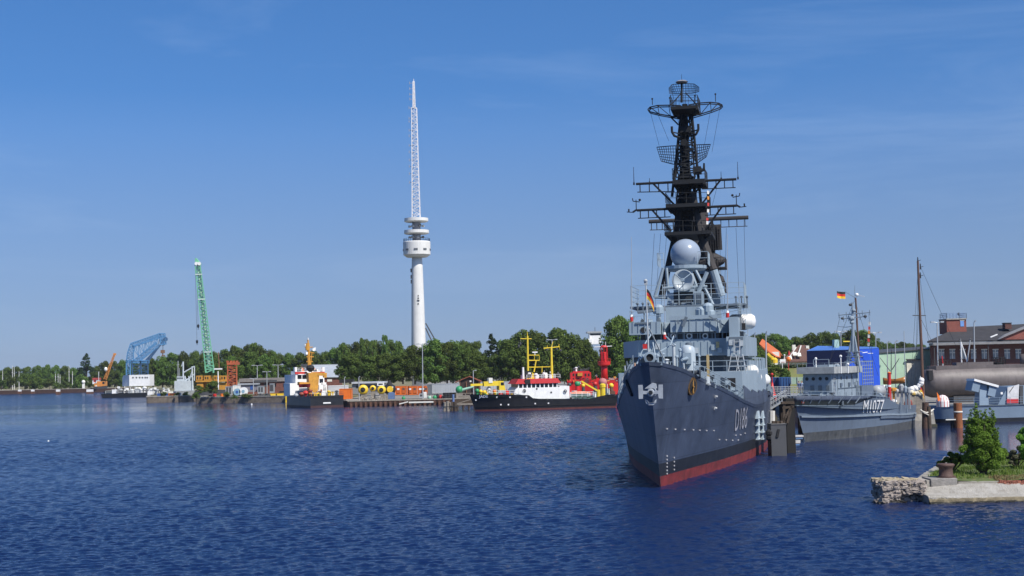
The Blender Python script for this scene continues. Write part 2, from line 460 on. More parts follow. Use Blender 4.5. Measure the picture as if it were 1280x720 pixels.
# bow number, load marks, fender panels, anchor and hawse pipes
DH.text(D, 'D186', ((918.6,539.2),(933.2,534.8),(935.4,508.0),(920.2,511.6)), mat('number_white', (.38,.38,.41), .6, var=.25, scale=3), 'hull_number')
m = MB()
for px, py in [(834,570),(834,574.5),(834,579),(834,583.5),(834,588),(834,592),(843,572),(843,577),(843,582),(843,587)]:
    m = MB(); m.cbox(DH.on(D, px, py), .08, .08, .1); D.part('draught_mark', m, mat('mark_grey', (.5,.5,.52), .6))
for px, py in [(834,536),(844.5,536.6),(856,537),(867,537.3),(875,537.8),(883.5,538.2),(892.5,538.2),(899.5,549.5),(908,549.8),(916,550.3),(923,550),(920,544),(926,543.4),(931.5,541.5)]:
    m = MB(); m.cbox(DH.on(D, px, py), .1, .12, .08); D.part('hull_mark', m, mat('mark_grey', (.5,.5,.52), .6))
for px, py in [(894.8,496),(894,510.5)]:
    m = MB(); q = DH.on(D, px, py); m.cbox(q, .14, .22, .24); m.tube(q+Vector((.03,-.1,0)), q+Vector((.16,-.08,.02)), .08, .08, 8)
    D.part('side_light', m, mat('pale_fitting', (.5,.52,.53), .4))
for i, py in enumerate((518.5, 527.5, 536.5, 545.0)):
    for j, px in enumerate((947.0, 952.6)):
        m = MB(); q = DH.on(D, px, py); s = 1.0
        pts = [(q.x-.4, q.y-.72, q.z+.36), (q.x+.03, q.y-.72, q.z+.36), (q.x+.09, q.y-.72, q.z-.24), (q.x+.17, q.y-.72, q.z-.26), (q.x+.15, q.y-.72, q.z-.33), (q.x-.4, q.y-.72, q.z-.33)]
        m.extr(pts, (.12, 1.5, 0)); D.part('fender_panel', m, mat('fender_grey', (.42,.5,.54), .5, var=.2, scale=2, streak=.3))
q0 = D.x(816.5, 489.5, 0); hz = q0.z; hy = DH.pt(0, hz)[0]
def anchor(name):
    a = MB(); y = hy-.85
    a.tube((0, hy+.6, hz-.05), (0, y+.05, hz-.05), .62, .42, 12); a.tube((0, y+.05, hz-.05), (0, y-.12, hz-.05), .46, .40, 12)
    for sg in (1,-1):
        a.extr([(sg*.35,y-.05,hz+.12),(sg*.95,y-.1,hz+.18),(sg*1.0,y-.1,hz+.85),(sg*1.5,y-.1,hz+.85),(sg*1.48,y-.1,hz-.75),(sg*.98,y-.1,hz-.72),(sg*.92,y-.1,hz-.2),(sg*.35,y-.05,hz-.22)], (0,.28,0))
    a.extr([(-.75,y+.15,hz+.42),(.7,y+.15,hz+.42),(.62,y+.15,hz+.95),(.2,y+.15,hz+1.05),(-.35,y+.15,hz+.7)], (0,.75,0))
    a.extr([(-.7,y+.1,hz-.85),(-.45,y,hz-.95),(-.3,y,hz-1.2),(.3,y,hz-1.2),(.5,y,hz-.95),(.68,y+.1,hz-.8),(.6,y+.1,hz-1.25),(.25,y+.1,hz-1.48),(-.35,y+.1,hz-1.48),(-.62,y+.1,hz-1.25)], (0,.7,0))
    a.v = [(x*.56, hy-.15+(yy-hy)*.62+.0, hz+(z-hz)*.6) for x, yy, z in a.v]
    return D.part(name, a, mat('anchor_grey', (.36,.39,.42), .45, var=.25, scale=2))
anc = anchor('anchor')
m = MB(); m.tube((0, hy-.80, hz-.03), (0, hy-.6, hz-.03), .15, .15, 10); m.build('anchor_shank', BLACKP, anc)
m = MB(); q = DH.on(D, 864.5, 483.0); 
nrm = Vector((1, -.45, -.15)).normalized()
m.tube(q-nrm*.2, q+nrm*.1, .72, .66, 16); D.part('hawse_pipe', m, mat('brass_dark', (.16,.09,.03), .5, .3, var=.4, scale=3))
m = MB(); m.tube(q+nrm*.08, q+nrm*.12, .5, .5, 14)
D.part('hawse_opening', m, BLACKM)
m = MB(); m.tube(q+nrm*.11+Vector((0,0,-.48)), q+nrm*.14+Vector((0,0,.48)), .07, .07, 6); m.tube(q+nrm*.11+Vector((.1,-.3,.0)), q+nrm*.14+Vector((-.1,.3,0)), .06, .06, 6)
D.part('hawse_bars', m, mat('brass', (.42,.22,.05), .45, .4))
m = MB()                                                        # slot on the starboard bow
def on_left(px, py):
    for i in range(500):
        y = lerp(-9, 60, i/500); q = D.y(px, py, y)
        if -DH.x(y, max(q.z, 0)) - .02 <= q.x <= 0: return q
    return D.y(px, py, 30)
a, b = on_left(784, 476.5), on_left(791, 493.5); m.bar(a, b, .3, .3); D.part('bilge_slot', m, BLACKM)

# ---- deckhouses and bridge (local y runs aft)
NL, ND = NAVY_L, NAVY_D
def dk(y): return DH.deck(y)
m = MB(); y0 = 20.0
hb, zd = dk(y0); top1 = D.y(905, 464.5, y0).z
pl = [(-hb+.15, y0), (hb-.1, y0)] + [(dk(y)[0]-.1, y) for y in (24,28,33,40,50)] + [(-dk(y)[0]+.15, y) for y in (50,40,33,28,24)]
m.loft([[(x, y, dk(y)[1]-.28) for x, y in pl], [(x*.99, y, top1) for x, y in pl]]); D.part('deckhouse', m, NL)
m = MB(); D.pbox(m, 909.5, 472.5, 919.5, 488, y0-.06, y0+.1); D.part('deck_doorway', m, BLACKM)
m = MB()
D.pbox(m, 901.2, 471.5, 908.2, 488, y0-.04, y0+.02)
for py in np.arange(472, 488, 2.0): D.pbox(m, 901.5, py, 908, py+1.0, y0-.1, y0)
D.part('vent_louvre', m, NAVY_D)
# the level above stands on a recessed shelter
m = MB(); z1 = D.y(905, 444, 24).z; z2 = D.y(870, 423.5, 24).z
xl, xr = D.y(798, 440, 24).x, D.y(909, 440, 24).x
m.prism([(xl, 26.5), (xr-.5, 26.5), (xr+1.5, 33), (xl-1.5, 33)], top1-.3, z1+.02); D.part('shelter_wall', m, NAVY_D)  # shade of the open shelter put into the wall as a darker grey
XL = D.y(779.5, 435, 33).x; XR = D.y(945, 430, 33).x; xr2 = D.y(932, 430, 22.8).x
m = MB(); m.prism([(xl, 24), (xr, 24), (xr, 34), (XL, 34), (XL, 33)], z1, z2); D.part('bridge_base', m, NL)
m = MB(); m.prism([(xr+.02, 22.6), (xr2, 22.6), (XR, 33), (XR, 36), (xr+.02, 36)], z1-.1, z2+.1); D.part('bridge_wing_house', m, NL)
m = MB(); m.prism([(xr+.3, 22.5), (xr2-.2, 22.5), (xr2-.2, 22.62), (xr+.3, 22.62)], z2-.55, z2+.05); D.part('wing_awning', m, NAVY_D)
for a, b, w in (((921,443),(921,424),.5),((915,467),(919,443),.7),((929,467),(924,443),.6)):
    m = MB(); m.ladder(D.y(*a, 22.35), D.y(*b, 22.4), (1,0,0), w, .38, .045); D.part('ladder', m, STEEL)
# railings on the deckhouse roof under the shelter, plus breakwater bulwark
m = MB(); hb20 = dk(20)[0]
m.rail([(-2, 20.1, top1), (hb20-.2, 20.1, top1), (dk(26)[0]-.2, 26, top1)], .95, .035, 1.2, 3, 2); D.part('shelter_rail', m, NL)
# window band and bridge
zw0, zw1 = D.y(870, 424, 24.4).z, D.y(870, 415.5, 24.4).z
m = MB(); bl, br_ = D.y(800, 420, 24.4).x, D.y(906, 420, 24.4).x
m.prism([(bl, 25.0), (bl+.8, 24.4), (br_-.5, 24.4), (br_+1.6, 26), (br_+1.6, 33), (bl, 33)], zw0-.02, zw1+.02); D.part('bridge_window_band', m, GLASS)
for px in (797.5, 807.5, 817, 826.5, 836, 846, 855.5, 865, 875, 884.5, 894, 903):
    m = MB(); D.pbox(m, px-.7, 415.6, px+.7, 423.9, 24.30, 24.42); D.part('window_post', m, NL)
for px in (841.5, 861.5, 881.5):
    m = MB(); c = D.y(px, 420, 24.26); m.lathe([(.16,0),(.27,0),(.27,.06),(.16,.06),(.16,0)], c, 16, 'Y', False); D.part('clear_view_screen', m, WHITE)
z3 = D.y(870, 399.5, 23.6).z; z3b = D.y(870, 394, 23.6).z
a0, a1 = D.y(838, 410, 23.6).x, D.y(895, 410, 23.6).x
m = MB(); m.prism([(a0, 23.6), (a1, 23.6), (a1+.3, 31), (a0-.3, 31)], zw1+.04, z3); D.part('bridge_front', m, NL)
m = MB(); m.prism([(a0-.1, 23.5), (a1+.1, 23.5), (a1+.1, 23.62), (a0-.1, 23.62)], z3+.05, z3b); D.part('wind_deflector', m, NL)
b0, b1 = D.y(786, 410, 23).x, D.y(825, 410, 23).x
m = MB(); m.prism([(b0, 23.2), (b1, 23.2), (b1+.1, 27), (b0, 27)], zw1-.1, z3-.1)
m.prism([(b1+.12, 23.9), (a0-.05, 25.2), (a0-.05, 27), (b1+.12, 27)], zw1-.1, z3-.15); D.part('bridge_wing', m, NL)
m = MB(); c = D.y(804, 412.5, 23.14); m.tube(c, c+Vector((0,.05,0)), .26, .26, 14); D.part('wing_port', m, BLACKM)
m = MB(); D.pbox(m, 794, 403, 813, 405, 23.1, 23.22); D.part('wing_slot', m, NAVY_D)
c0, c1 = D.y(911, 410, 22.8).x, D.y(923, 410, 22.8).x
m = MB(); m.prism([(a1+.02, 23.62), (c0, 24.6), (c0, 28), (a1+.02, 28)], zw1-.1, z3-.05)
m.prism([(c0+.02, 22.8), (c1, 22.8), (c1, 28), (c0+.02, 28)], zw1-.55, D.y(917, 396, 22.8).z); D.part('bridge_wing', m, NL)
m = MB(); D.pbox(m, 897.5, 407, 900, 411, 24.0, 24.2); D.part('ship_crest', m, WHITE)
m = MB(); p = D.y(896.5, 430.5, 23.9); D.pbox(m, 895, 427, 899, 435, 23.86, 23.95); D.part('coat_of_arms', m, mat('crest_ochre', (.5,.4,.2), .6, var=.6, scale=8))
# diagonal struts and slots on the bridge front
for a, b, w in (((858,396),(853.5,408),.26),((847,400),(848,405),.15),((886,395),(907,408),.12),((801,409),(808,403),.1)):
    m = MB(); m.bar(D.y(*a, 23.3), D.y(*b, 23.3), w, .12); D.part('front_bracket', m, NAVY_D)
# upper house with searchlights, vents and railings
m = MB(); u0, u1 = D.y(832, 390, 26).x, D.y(882, 390, 26).x; z4 = D.y(860, 383.5, 26).z
m.prism([(u0, 26), (u1, 26), (u1+.4, 34), (u0-.4, 34)], z3-.2, z4); D.part('upper_house', m, NL)
m = MB(); m.prism([(u0-3.3, 26.2), (u1+3.6, 26.2), (u1+3.6, 34), (u0-3.3, 34)], z4, z4+.18); D.part('upper_platform', m, ND)
m = MB(); z4b = z4+.2
m.rail([(u0-3.2, 33, z4b), (u0-3.2, 26.3, z4b), (u1+3.5, 26.3, z4b), (u1+3.5, 33, z4b)], 1.9, .03, 1.3, 3, 4); D.part('platform_rail', m, NL)
m = MB(); m.rail([(b0+.1, 26, z3), (b0+.1, 23.3, z3), (b1, 23.3, z3)], .9, .03, 1, 3, 2); D.part('bridge_rail', m, NL); m = MB(); m.rail([(a1, 23.8, z3), (c1, 23, z3b), (XR-.4, 33, z3b)], 1.0, .03, 1, 3, 3); D.part('bridge_rail', m, NL)
for px, py in ((823,387),(885,385),(887,392),(876,390)):
    m = MB(); c = D.y(px, py, 25.4); m.lathe([(.22,-1.0),(.22,-.4),(.5,-.35),(.5,.2),(.3,.42),(.05,.5)], c, 10); D.part('searchlight', m, NL)
m = MB(); D.pbox(m, 842, 365, 866, 378, 27.5, 28.2); D.part('dark_grating', m, mat('grating_dark', (.02,.025,.03), .6))
m = MB(); D.pbox(m, 834, 366, 842, 383, 27.4, 30); D.pbox(m, 866.5, 364, 878, 383, 27.4, 30); D.pbox(m, 842, 361, 866.5, 365, 27.3, 30); D.pbox(m, 842, 378.2, 866.5, 384, 27.2, 30); D.part('director_house', m, NL)
m = MB()
for px in np.arange(868, 877, 1.6): D.pbox(m, px, 366, px+.7, 379, 27.32, 27.4)
D.part('vent_louvre', m, ND)
# director tower under the radome
zdm = D.y(856, 334, 29).z
m = MB()
for p, q in (((818,372),(829,335)), ((836,372),(833,335)), ((876,372),(862,335)), ((893,384),(869,337)), ((818,371),(836,372))):
    m.tube(D.y(*p, 29), D.y(*q, 29), .16, .16, 6)
m.tube(D.y(829,360,28.6), D.y(884,358,28.6), .12, .12, 6); m.tube(D.y(870,384,28.4), D.y(902,403,28.4), .08, .08, 5); m.tube(D.y(872,368,28.3), D.y(884,340,28.3), .2, .2, 6); m.tube(D.y(843,360,31), D.y(868,335,31), .12, .12, 5); m.tube(D.y(868,360,31), D.y(843,335,31), .12, .12, 5)
D.part('director_frame', m, NL)
m = MB(); c = D.y(857, 334, 30); rr = (D.y(884,334,30).x - D.y(832,334,30).x)/2
m.lathe([(rr*.9,-.32),(rr,-.18),(rr,.12),(rr*.9,.14)], (c.x, 30.3, c.z), 24); D.part('radome_platform', m, NL)
m = MB(); c2 = D.y(856.7, 317.2, 30); r2 = D.y(875.8, 317, 30).x - c2.x
m.smooth = True; m.ball((c2.x, 30.3, c2.z), r2, 40, zmin=-.8); D.part('radome', m, mat('radome_grey', (.27,.32,.39), .22, var=.05))
m = MB(); zz = c.z+.15
m.rail([(c.x-rr, 29, zz), (c.x-rr-.6, 29, zz), (c.x-rr-.6, 32, zz)], 1.2, .035, 1, 3, 2); D.part('radome_rail', m, NL); m = MB(); m.rail([(c.x+r2*.85, 29, zz), (c.x+rr+.2, 29, zz), (c.x+rr+.2, 32, zz)], 1.2, .035, .8, 3, 2); D.part('radome_rail', m, NL)
# tracking dish
m = MB(); cd = D.y(853.7, 350.6, 27.0); rd = D.y(867.6, 350, 27.0).x - cd.x
m.smooth = True; m.lathe([(.01,.42),(rd*.35,.36),(rd*.7,.18),(rd*.98,-.05),(rd,.0),(rd*.98,.08),(rd*.5,.5),(.01,.6)], cd, 32, 'Y', False); m.smooth = False
dish = D.part('tracking_dish', m, mat('dish_grey', (.38,.43,.46), .4, var=.08))
m = MB()
for ang in (40, 140, 270): m.tube(cd+Vector((rd*.95*math.cos(R(ang)), -.02, rd*.95*math.sin(R(ang)))), cd+Vector((0,-.9,0)), .04, .04, 4)
m.tube(cd+Vector((0,-1.0,0)), cd+Vector((0,-.6,0)), .16, .2, 8); m.build('feed_horn', NL, dish)
m = MB(); c = cd+Vector((-.25,-.03,-.55)); m.tube(cd+Vector((-.55,.28,.75)), cd+Vector((-.55,.2,.75)), .12, .12, 8); m.build('dish_port', BLACKM, dish)
m = MB(); m.tube(cd+Vector((0,.6,0)), cd+Vector((0,1.6,0)), .5, .7, 10); m.box(cd.x-.5, cd.y+.7, cd.z-2.5, cd.x+.5, cd.y+1.8, cd.z); D.part('dish_mount', m, NL)
# ---- main mast, soot-dark, at y = 36
MY = 36.0
def dp(px, py, y=MY): return D.y(px, py, y)
m = MB()
for p, q, r in (((827,371),(851,262),.36), ((840,246),(851,143),.14), ((877,262),(865,143),.15)):
    m.tube(dp(*p), dp(*q), r, r*.8, 8)
D.part('mast_leg', m, SOOT)
m = MB(); m.tube(dp(902,370,34), dp(892,338,34), .42, .42, 10); D.part('mast_leg', m, NL, label='grey lower end of the mast leg')
m = MB(); m.tube(dp(892,338,34), dp(876,292,35.2), .42, .40, 10); m.tube(dp(876,292,35.2), dp(866,240,36.2), .38, .3, 8); D.part('mast_leg', m, SOOTB)
m = MB(); m.tube(dp(857,300,38), dp(857,226,38), .62, .5, 10); m.tube(dp(857,226,38), dp(856,130,37), .5, .28, 8); m.tube(dp(866,298,39), dp(862,235,39), .22, .2, 6)
m.tube(dp(846,298,37), dp(853,215,37), .24, .2, 6); D.part('mast_column', m, SOOT)
m = MB(); m.truss([dp(843,292,36), dp(874,292,36), dp(870,292,40), dp(848,292,40)], [dp(848,222,36), dp(868,222,36), dp(866,222,38.5), dp(850,222,38.5)], 6, .075, .055); D.part('mast_lattice', m, SOOT)
m = MB(); m.truss([dp(845,222,36), dp(874,222,36), dp(869,222,38.5), dp(850,222,38.5)], [dp(851,143,36), dp(863,143,36), dp(861,143,37.6), dp(852,143,37.6)], 9, .065, .05); m.box(dp(850,166,36).x, 35.6, dp(857,167,36).z, dp(863,166,36).x, 37.2, dp(857,158,36).z); D.part('mast_lattice', m, SOOT)
# platforms
for (x0, x1, py0, py1, y0, y1) in ((840.5,881,224,229.5,34.6,39), (832,884,254,258.5,34.2,40), (830.5,889,289,293,33.6,41), (838,872,132,136,34.4,38.5), (849.5,863,160,165,35.4,37.6), (848,864,218,222,35,38.6)):
    m = MB(); D.pbox(m, x0, py0, x1, py1, y0, y1)
    m.bar(dp(x0+1, py1, y0), dp(lerp(x0, 857, .55), py1+12, 36.3), .14); m.bar(dp(x1-1, py1, y0), dp(lerp(x1, 857, .5), py1+11, 36.3), .14)
    pl = D.part('mast_platform', m, SOOT)
    if x1-x0 > 20:
        r_ = MB(); a = dp(x0, py0, y0+.1); b = dp(x1, py0, y0+.1); r_.rail([(a.x, y1, a.z), a, b, (b.x, y1, a.z)], 1.05, .035, .9, 3, 2); r_.build('platform_rail', SOOT, pl)
# yards: spar with an underslung ladder, and braces
def yard(l, r, il, ir, y, rad, drop, n, brace=True, mt=SOOT):
    m = MB(); a, b = dp(*l, y), dp(*r, y); m.tube(a, b, rad, rad, 8)
    for p, q in ((a, dp(*il, y)), (b, dp(*ir, y))):
        s0 = p.lerp(q, .03); s1 = q
        dz = Vector((0,0,-drop)); m.tube(s0+dz, s1+dz, .06, .06, 4)
        for i in range(n): c = s0.lerp(s1, (i+.3)/n); m.tube(c, c+dz, .065, .065, 4)
        if brace: c = p.lerp(q, .45); m.tube(c, q+Vector((0,.3,-2.2)), .1, .1, 5)
    return D.part('yard', m, mt)
yard((795,230),(920.5,224),(843,229),(877,226), 35.4, .13, .82, 4)
yard((796,263),(921,257),(838,261),(881,259), 35.0, .13, .8, 4)
# yard-end gear: whips, anemometers
for p, h in (((792.5,230),2.3),((922.5,223),2.2),((901.5,224),1.0),((812,229),.7),((848,224),1.4)):
    m = MB(); c = dp(*p, 35.4); m.tube(c, c+Vector((0,0,h*.75)), .05, .025, 4); m.tube(c+Vector((0,0,-.1)), c+Vector((0,0,.15)), .09, .09, 6); D.part('whip_aerial', m, SOOT)
for p, s in (((796,262),-1),((920,256),1)):
    m = MB(); c = dp(*p, 35.0); m.tube(c, c+Vector((s*.4,0,-.25)), .1, .1, 5); m.tube(c+Vector((s*.05,0,0)), c+Vector((s*.05,0,1.0)), .06, .05, 4); m.tube(c+Vector((s*-.3,0,.75)), c+Vector((s*.35,0,.85)), .06, .06, 4)
    m.ball(c+Vector((s*-.32,0,.95)), .13, 6); m.tube(c+Vector((s*.35,0,.85)), c+Vector((s*.4,0,1.15)), .06, .06, 4); m.tube(c+Vector((s*.4,0,-.25)), c+Vector((s*1.0,0,-.2)), .06, .05, 4); m.tube(c+Vector((s*.8,0,-.2)), c+Vector((s*.8,0,.1)), .08, .08, 5)
    D.part('wind_sensor', m, SOOT)
# the aft stack mast with its own yard and the slab aerial
yard((811,277),(935.5,271.8),(846,276),(884,274), 60, .24, 1.0, 5, False, SOOTB)
m = MB(); m.tube(dp(872,460,60), dp(872,262,60), 1.9, 1.2, 14); D.part('exhaust_mast', m, SOOTB)
m = MB(); c = dp(889.5,297,57); m.cbox(dp(890,297,57), 2.15, .5, 2.9, R(8), 0, R(-1.5))
for i in range(5): m.cbox(dp(885+i*3.0,297.3,56.6), .05, .3, 2.9, 0, 0, R(-1.5))
for i in range(9): m.cbox(dp(890,284+i*3.3,56.68), 2.1, .12, .06)
D.part('slab_aerial', m, SOOTB)
m = MB(); m.tube(dp(886,290,58), dp(874,300,60), .4, .4, 8); m.box(*dp(880,310,57.2)[:2], dp(868,316,57).z, dp(893,310,57).x, 59, dp(868,312.5,57).z); D.part('slab_aerial_mount', m, SOOTB)
for (px, py, r) in ((889.5,326,10.0),(889,352,14.5)):
    m = MB(); c = dp(px, py, 57); rr = r/F*155; m.lathe([(.05,-.5),(rr*.6,-.35),(rr*.95,.1),(rr,.3),(rr*.9,.6),(rr*.4,1.4),(.1,1.5)], c, 20, 'X', False)
    m.tube(c, c+Vector((-1.2,.4,-.3)), .5, .5, 8); D.part('aft_director', m, SOOTB)
    m = MB(); q = dp(px+4, py+r*.85, 57); m.box(q.x-1.2, 56, q.z-.12, q.x+1.3, 60, q.z); m.rail([(q.x+1.2, 60, q.z), (q.x+1.2, 56.1, q.z), (q.x-.4, 56.1, q.z)], 1.1, .04, .8, 3, 2); D.part('director_platform', m, SOOTB)
m = MB(); D.pbox(m, 874, 330, 898, 342, 58.5, 63); m.loft([[dp(872,345,59),dp(899,345,59),dp(902,398,59),dp(872,398,59)],[dp(874,345,66),dp(896,345,66),dp(900,398,66),dp(874,398,66)]]); D.part('stack_casing', m, NL)
# search radar: wide mesh reflector
def mesh_reflector(name, pts_top, pts_bot, y, curve, nr=5, nc=15, r=.045):
    m = MB(); grid = []
    for i in range(nc+1):
        t = i/nc; a = interp(t, [(k/(len(pts_top)-1), p[0]) for k, p in enumerate(pts_top)]), interp(t, [(k/(len(pts_top)-1), p[1]) for k, p in enumerate(pts_top)])
        b = interp(t, [(k/(len(pts_bot)-1), p[0]) for k, p in enumerate(pts_bot)]), interp(t, [(k/(len(pts_bot)-1), p[1]) for k, p in enumerate(pts_bot)])
        col = []
        for j in range(nr+1):
            u = j/nr; px = lerp(a[0], b[0], u); py = lerp(a[1], b[1], u)
            yy = y - curve*(2*t-1)**2 + .35*math.sin(math.pi*u)
            col.append(dp(px, py, yy))
        grid.append(col)
    for i in range(nc+1):
        for j in range(nr): m.tube(grid[i][j], grid[i][j+1], r, r, 3)
    for j in range(nr+1):
        for i in range(nc): m.tube(grid[i][j], grid[i+1][j], r if j not in (0, nr) else r*1.5, None, 3)
    for i in (3, nc//2, nc-3): m.tube(grid[i][nr//2], dp(857, 195, y-1.6), r, r, 3)
    return D.part(name, m, SOOT)
mesh_reflector('search_radar', [(821,184),(838,182.5),(857,182),(872,181),(888,180.5)], [(826.5,201.5),(840,205),(857,207.5),(872,204),(883,196)], 37.6, 1.3, 6, 24, .034)
m = MB(); m.tube(dp(857,216,37), dp(857,192,37), .55, .3, 8); m.tube(dp(857,192,37), dp(855,180,36), .3, .2, 8); m.tube(dp(855,178,35), dp(857,182,38), .35, .35, 8); D.part('radar_pedestal', m, SOOT)
mesh_reflector('air_radar', [(836.2,110),(840,105.5),(857,104.5),(868,105),(873.8,109)], [(836.5,116.5),(845,117),(857,117),(866,116.5),(873.8,114.5)], 36.4, .8, 4, 22, .026)
m = MB(); c = dp(852.2, 102.6, 36); m.lathe([(.05,-.1),(.55,-.08),(.62,.02),(.45,.12),(.05,.16)], c, 20); D.part('saucer_aerial', m, mat('saucer_grey', (.3,.28,.26), .5))
m = MB(); m.tube(dp(852.3,103,36), dp(851.8,93,36), .03, .02, 4); m.tube(dp(852,128,36), dp(852.2,103,36), .14, .1, 6); D.part('mast_truck', m, SOOT)
# the oval outrigger frames either side of the top platform
for sg, pts in ((-1, [(851,132),(836,131.5),(822,131.8),(812.5,134),(809.8,137),(812,139.6),(824,142.5),(838,145),(850,147)]), (1, [(861,131),(874,128.8),(888,127.8),(898,128.8),(902.8,131.2),(900.5,134),(889,138.5),(876,142.5),(864,146)])):
    m = MB(); a = [dp(px, py, 36 + (1.0 if i in (3,4,5) else 0)) for i, (px, py) in enumerate(pts)]
    b = [p+Vector((0,.9,.0)) for p in a]
    m.chain(a, .065, 5); m.chain(b, .055, 5)
    for i in range(len(a)): m.tube(a[i], b[i], .04, .04, 4)
    for i, j in ((1,7),(2,7),(2,6),(3,6),(3,5)): m.tube(a[i], a[j], .045, .045, 4)
    D.part('outrigger_frame', m, SOOT)
m = MB()
for p, h in (((815.5,131),.6),((894.5,127),.75),((837.5,131),.7),((869,131),.9),((845,131),.5)):
    c = dp(*p, 36); m.tube(c, c+Vector((0,0,h)), .05, .05, 4); m.ball(c+Vector((0,0,h)), .1, 6)
m.rail([dp(837.5,132,34.5), dp(872,131,34.5)], .75, .022, .9, 3, 2)
m.tube(dp(838,132,35), dp(852,116,36), .06, .06, 4); m.tube(dp(871,131,35), dp(857,116,36), .06, .06, 4); m.tube(dp(839,147,36), dp(848,156,36), .1, .1, 4); m.tube(dp(839,146,36), dp(850,146,36), .1, .1, 4)
D.part('top_platform_rail', m, SOOT)
for sg, a, b, c in ((-1,(849,172),(843,170),(840,165)), (1,(864,170),(870,168),(873,162))):
    m = MB(); m.chain([dp(*a, 35), dp(*b, 34.4), dp(*c, 34.4)], .12, 5); q = dp(*c, 34.4); m.tube(q, q+Vector((0,0,.55)), .13, .13, 6); m.tube(dp(*a,35)+Vector((0,0,.4)), q+Vector((0,0,0)), .07, .07, 4); D.part('lamp_bracket', m, SOOT)
m = MB(); m.tube(dp(880,214,35), dp(880,204,35), .14, .1, 6); m.tube(dp(870,216,35), dp(880,212,35), .15, .15, 5); m.box(*dp(866,210,35)[:2], dp(868,216,35).z, dp(876,210,35).x, 36.5, dp(868,208,35).z); D.part('sensor_pod', m, SOOT)
# halyards, wire aerials and signal flags
for a, b in (((813,140),(824,182)),((822,142),(836,176)),((888,139),(878,195)),((900,134),(890,190)),((896,235),(890,258)),((818,292),(812,395)),((826,292),(818,395)),((920,285),(925,392)),((908,285),(905,395)),((930,275),(933,400)),((899,282),(903,390)),((834,284),(826,390))):
    m = MB(); m.tube(dp(*a), dp(*b), .018, .018, 3); D.part('halyard', m, SOOT)
m = MB(); cols = [mat('signal_white', (.75,.74,.7), .8), mat('signal_red', (.6,.05,.04), .8), mat('signal_orange', (.75,.3,.05), .8)]
for i, (py, ci) in enumerate(((238,0),(245,2),(253,1),(261,0),(272,1),(276,0))):
    m.cur = ci; c = dp(884 if py < 270 else 883, py, 34.6); m.add([c, c+Vector((.2,.1,-.06)), c+Vector((.16,.12,-.36)), c+Vector((-.02,0,-.34))], [(0,1,2,3)])
D.part('signal_flag', m, cols)
# whip aerials with red-white insulators, on the bridge wings
for px, py0, py1, y in ((789.5,402,296,23.4),(909.5,397,293,23.0),(831,424,352,24),(924,400,352,30),(935,470,400,33)):
    m = MB(); c = dp(px, py0, y); t = dp(px-.4, py1, y); m.tube(c, t, .05, .02, 5); w = D.part('long_whip_aerial', m, STEEL)
    if px in (789.5, 909.5, 831):
        b = MB(); b.tube(c, c+Vector((0,0,.42)), .16, .16, 8); b.build('insulator', REDP, w)
        b = MB(); b.tube(c+Vector((0,0,.42)), c+Vector((0,0,.62)), .15, .1, 8); b.build('insulator_cap', WHITE, w)
# outboard light spars
for s, y, a, b in ((-1, 26, (797,390.5), (832,386)), (1, 27, (882,386.5), (934,382))):
    m = MB(); p, q = dp(*a, y), dp(*b, y); m.bar(p, q, .3, .3); e = p if s < 0 else q
    for dx in (0, .5, 1.0): m.tube(e-Vector((s*dx,0,0)), e-Vector((s*dx,0,-.75)), .07, .06, 5); m.ball(e-Vector((s*dx,0,-.8)), .13, 6)
    m.tube(e-Vector((s*.6,0,0)), e-Vector((s*.6,0,2.2)), .06, .06, 5)
    D.part('light_spar', m, NAVY_D)
# starboard davit frames between bow and bridge; jackstaff, hawser bollards, bow roller
m = MB(); fo = D.y(812, 450, -4.5); js = D.y(811, 447, -3.2); t = D.y(807, 351, -3.2)
m.tube((js.x, -3.2, dk(-3.2)[1]-.3), (t.x, -3.2, t.z), .075, .05, 6); m.tube(D.y(811.5,411,-3.2), D.y(830,449,1.0), .05, .05, 5); m.ball((t.x,-3.2,t.z), .14, 6)
m.box(t.x-.12,-3.25,t.z-.28,t.x+.12,-3.1,t.z-.1); D.part('jackstaff', m, mat('staff_grey', (.42,.45,.46), .5))
m = MB(); c = D.y(812.5, 447, -4.8); m.lathe([(.26,-.15),(.42,-.12),(.42,.12),(.26,.15),(.26,-.15)], (c.x, -4.8, c.z), 16, 'Y', False); m.box(c.x-.75,-4.6,c.z-.55,c.x+.8,-4.3,c.z-.35); D.part('bow_roller', m, NL)
m = MB(); m.tube((c.x,-4.85,c.z),(c.x,-4.6,c.z), .27,.27,12); D.part('roller_opening', m, BLACKM)
m = MB()
pts = [(-dk(y)[0]+.08, y, dk(y)[1]-.22) for y in (-1,3,8,13,18,24,30,36)]; m.rail(pts, 1.15, .035, 1.5, 4, 3)
pts = [(dk(y)[0]-.08, y, dk(y)[1]-.22) for y in (3,8,13,17,20)]; m.rail(pts, 1.15, .035, 1.5, 4, 3)
D.part('deck_rail', m, NL)
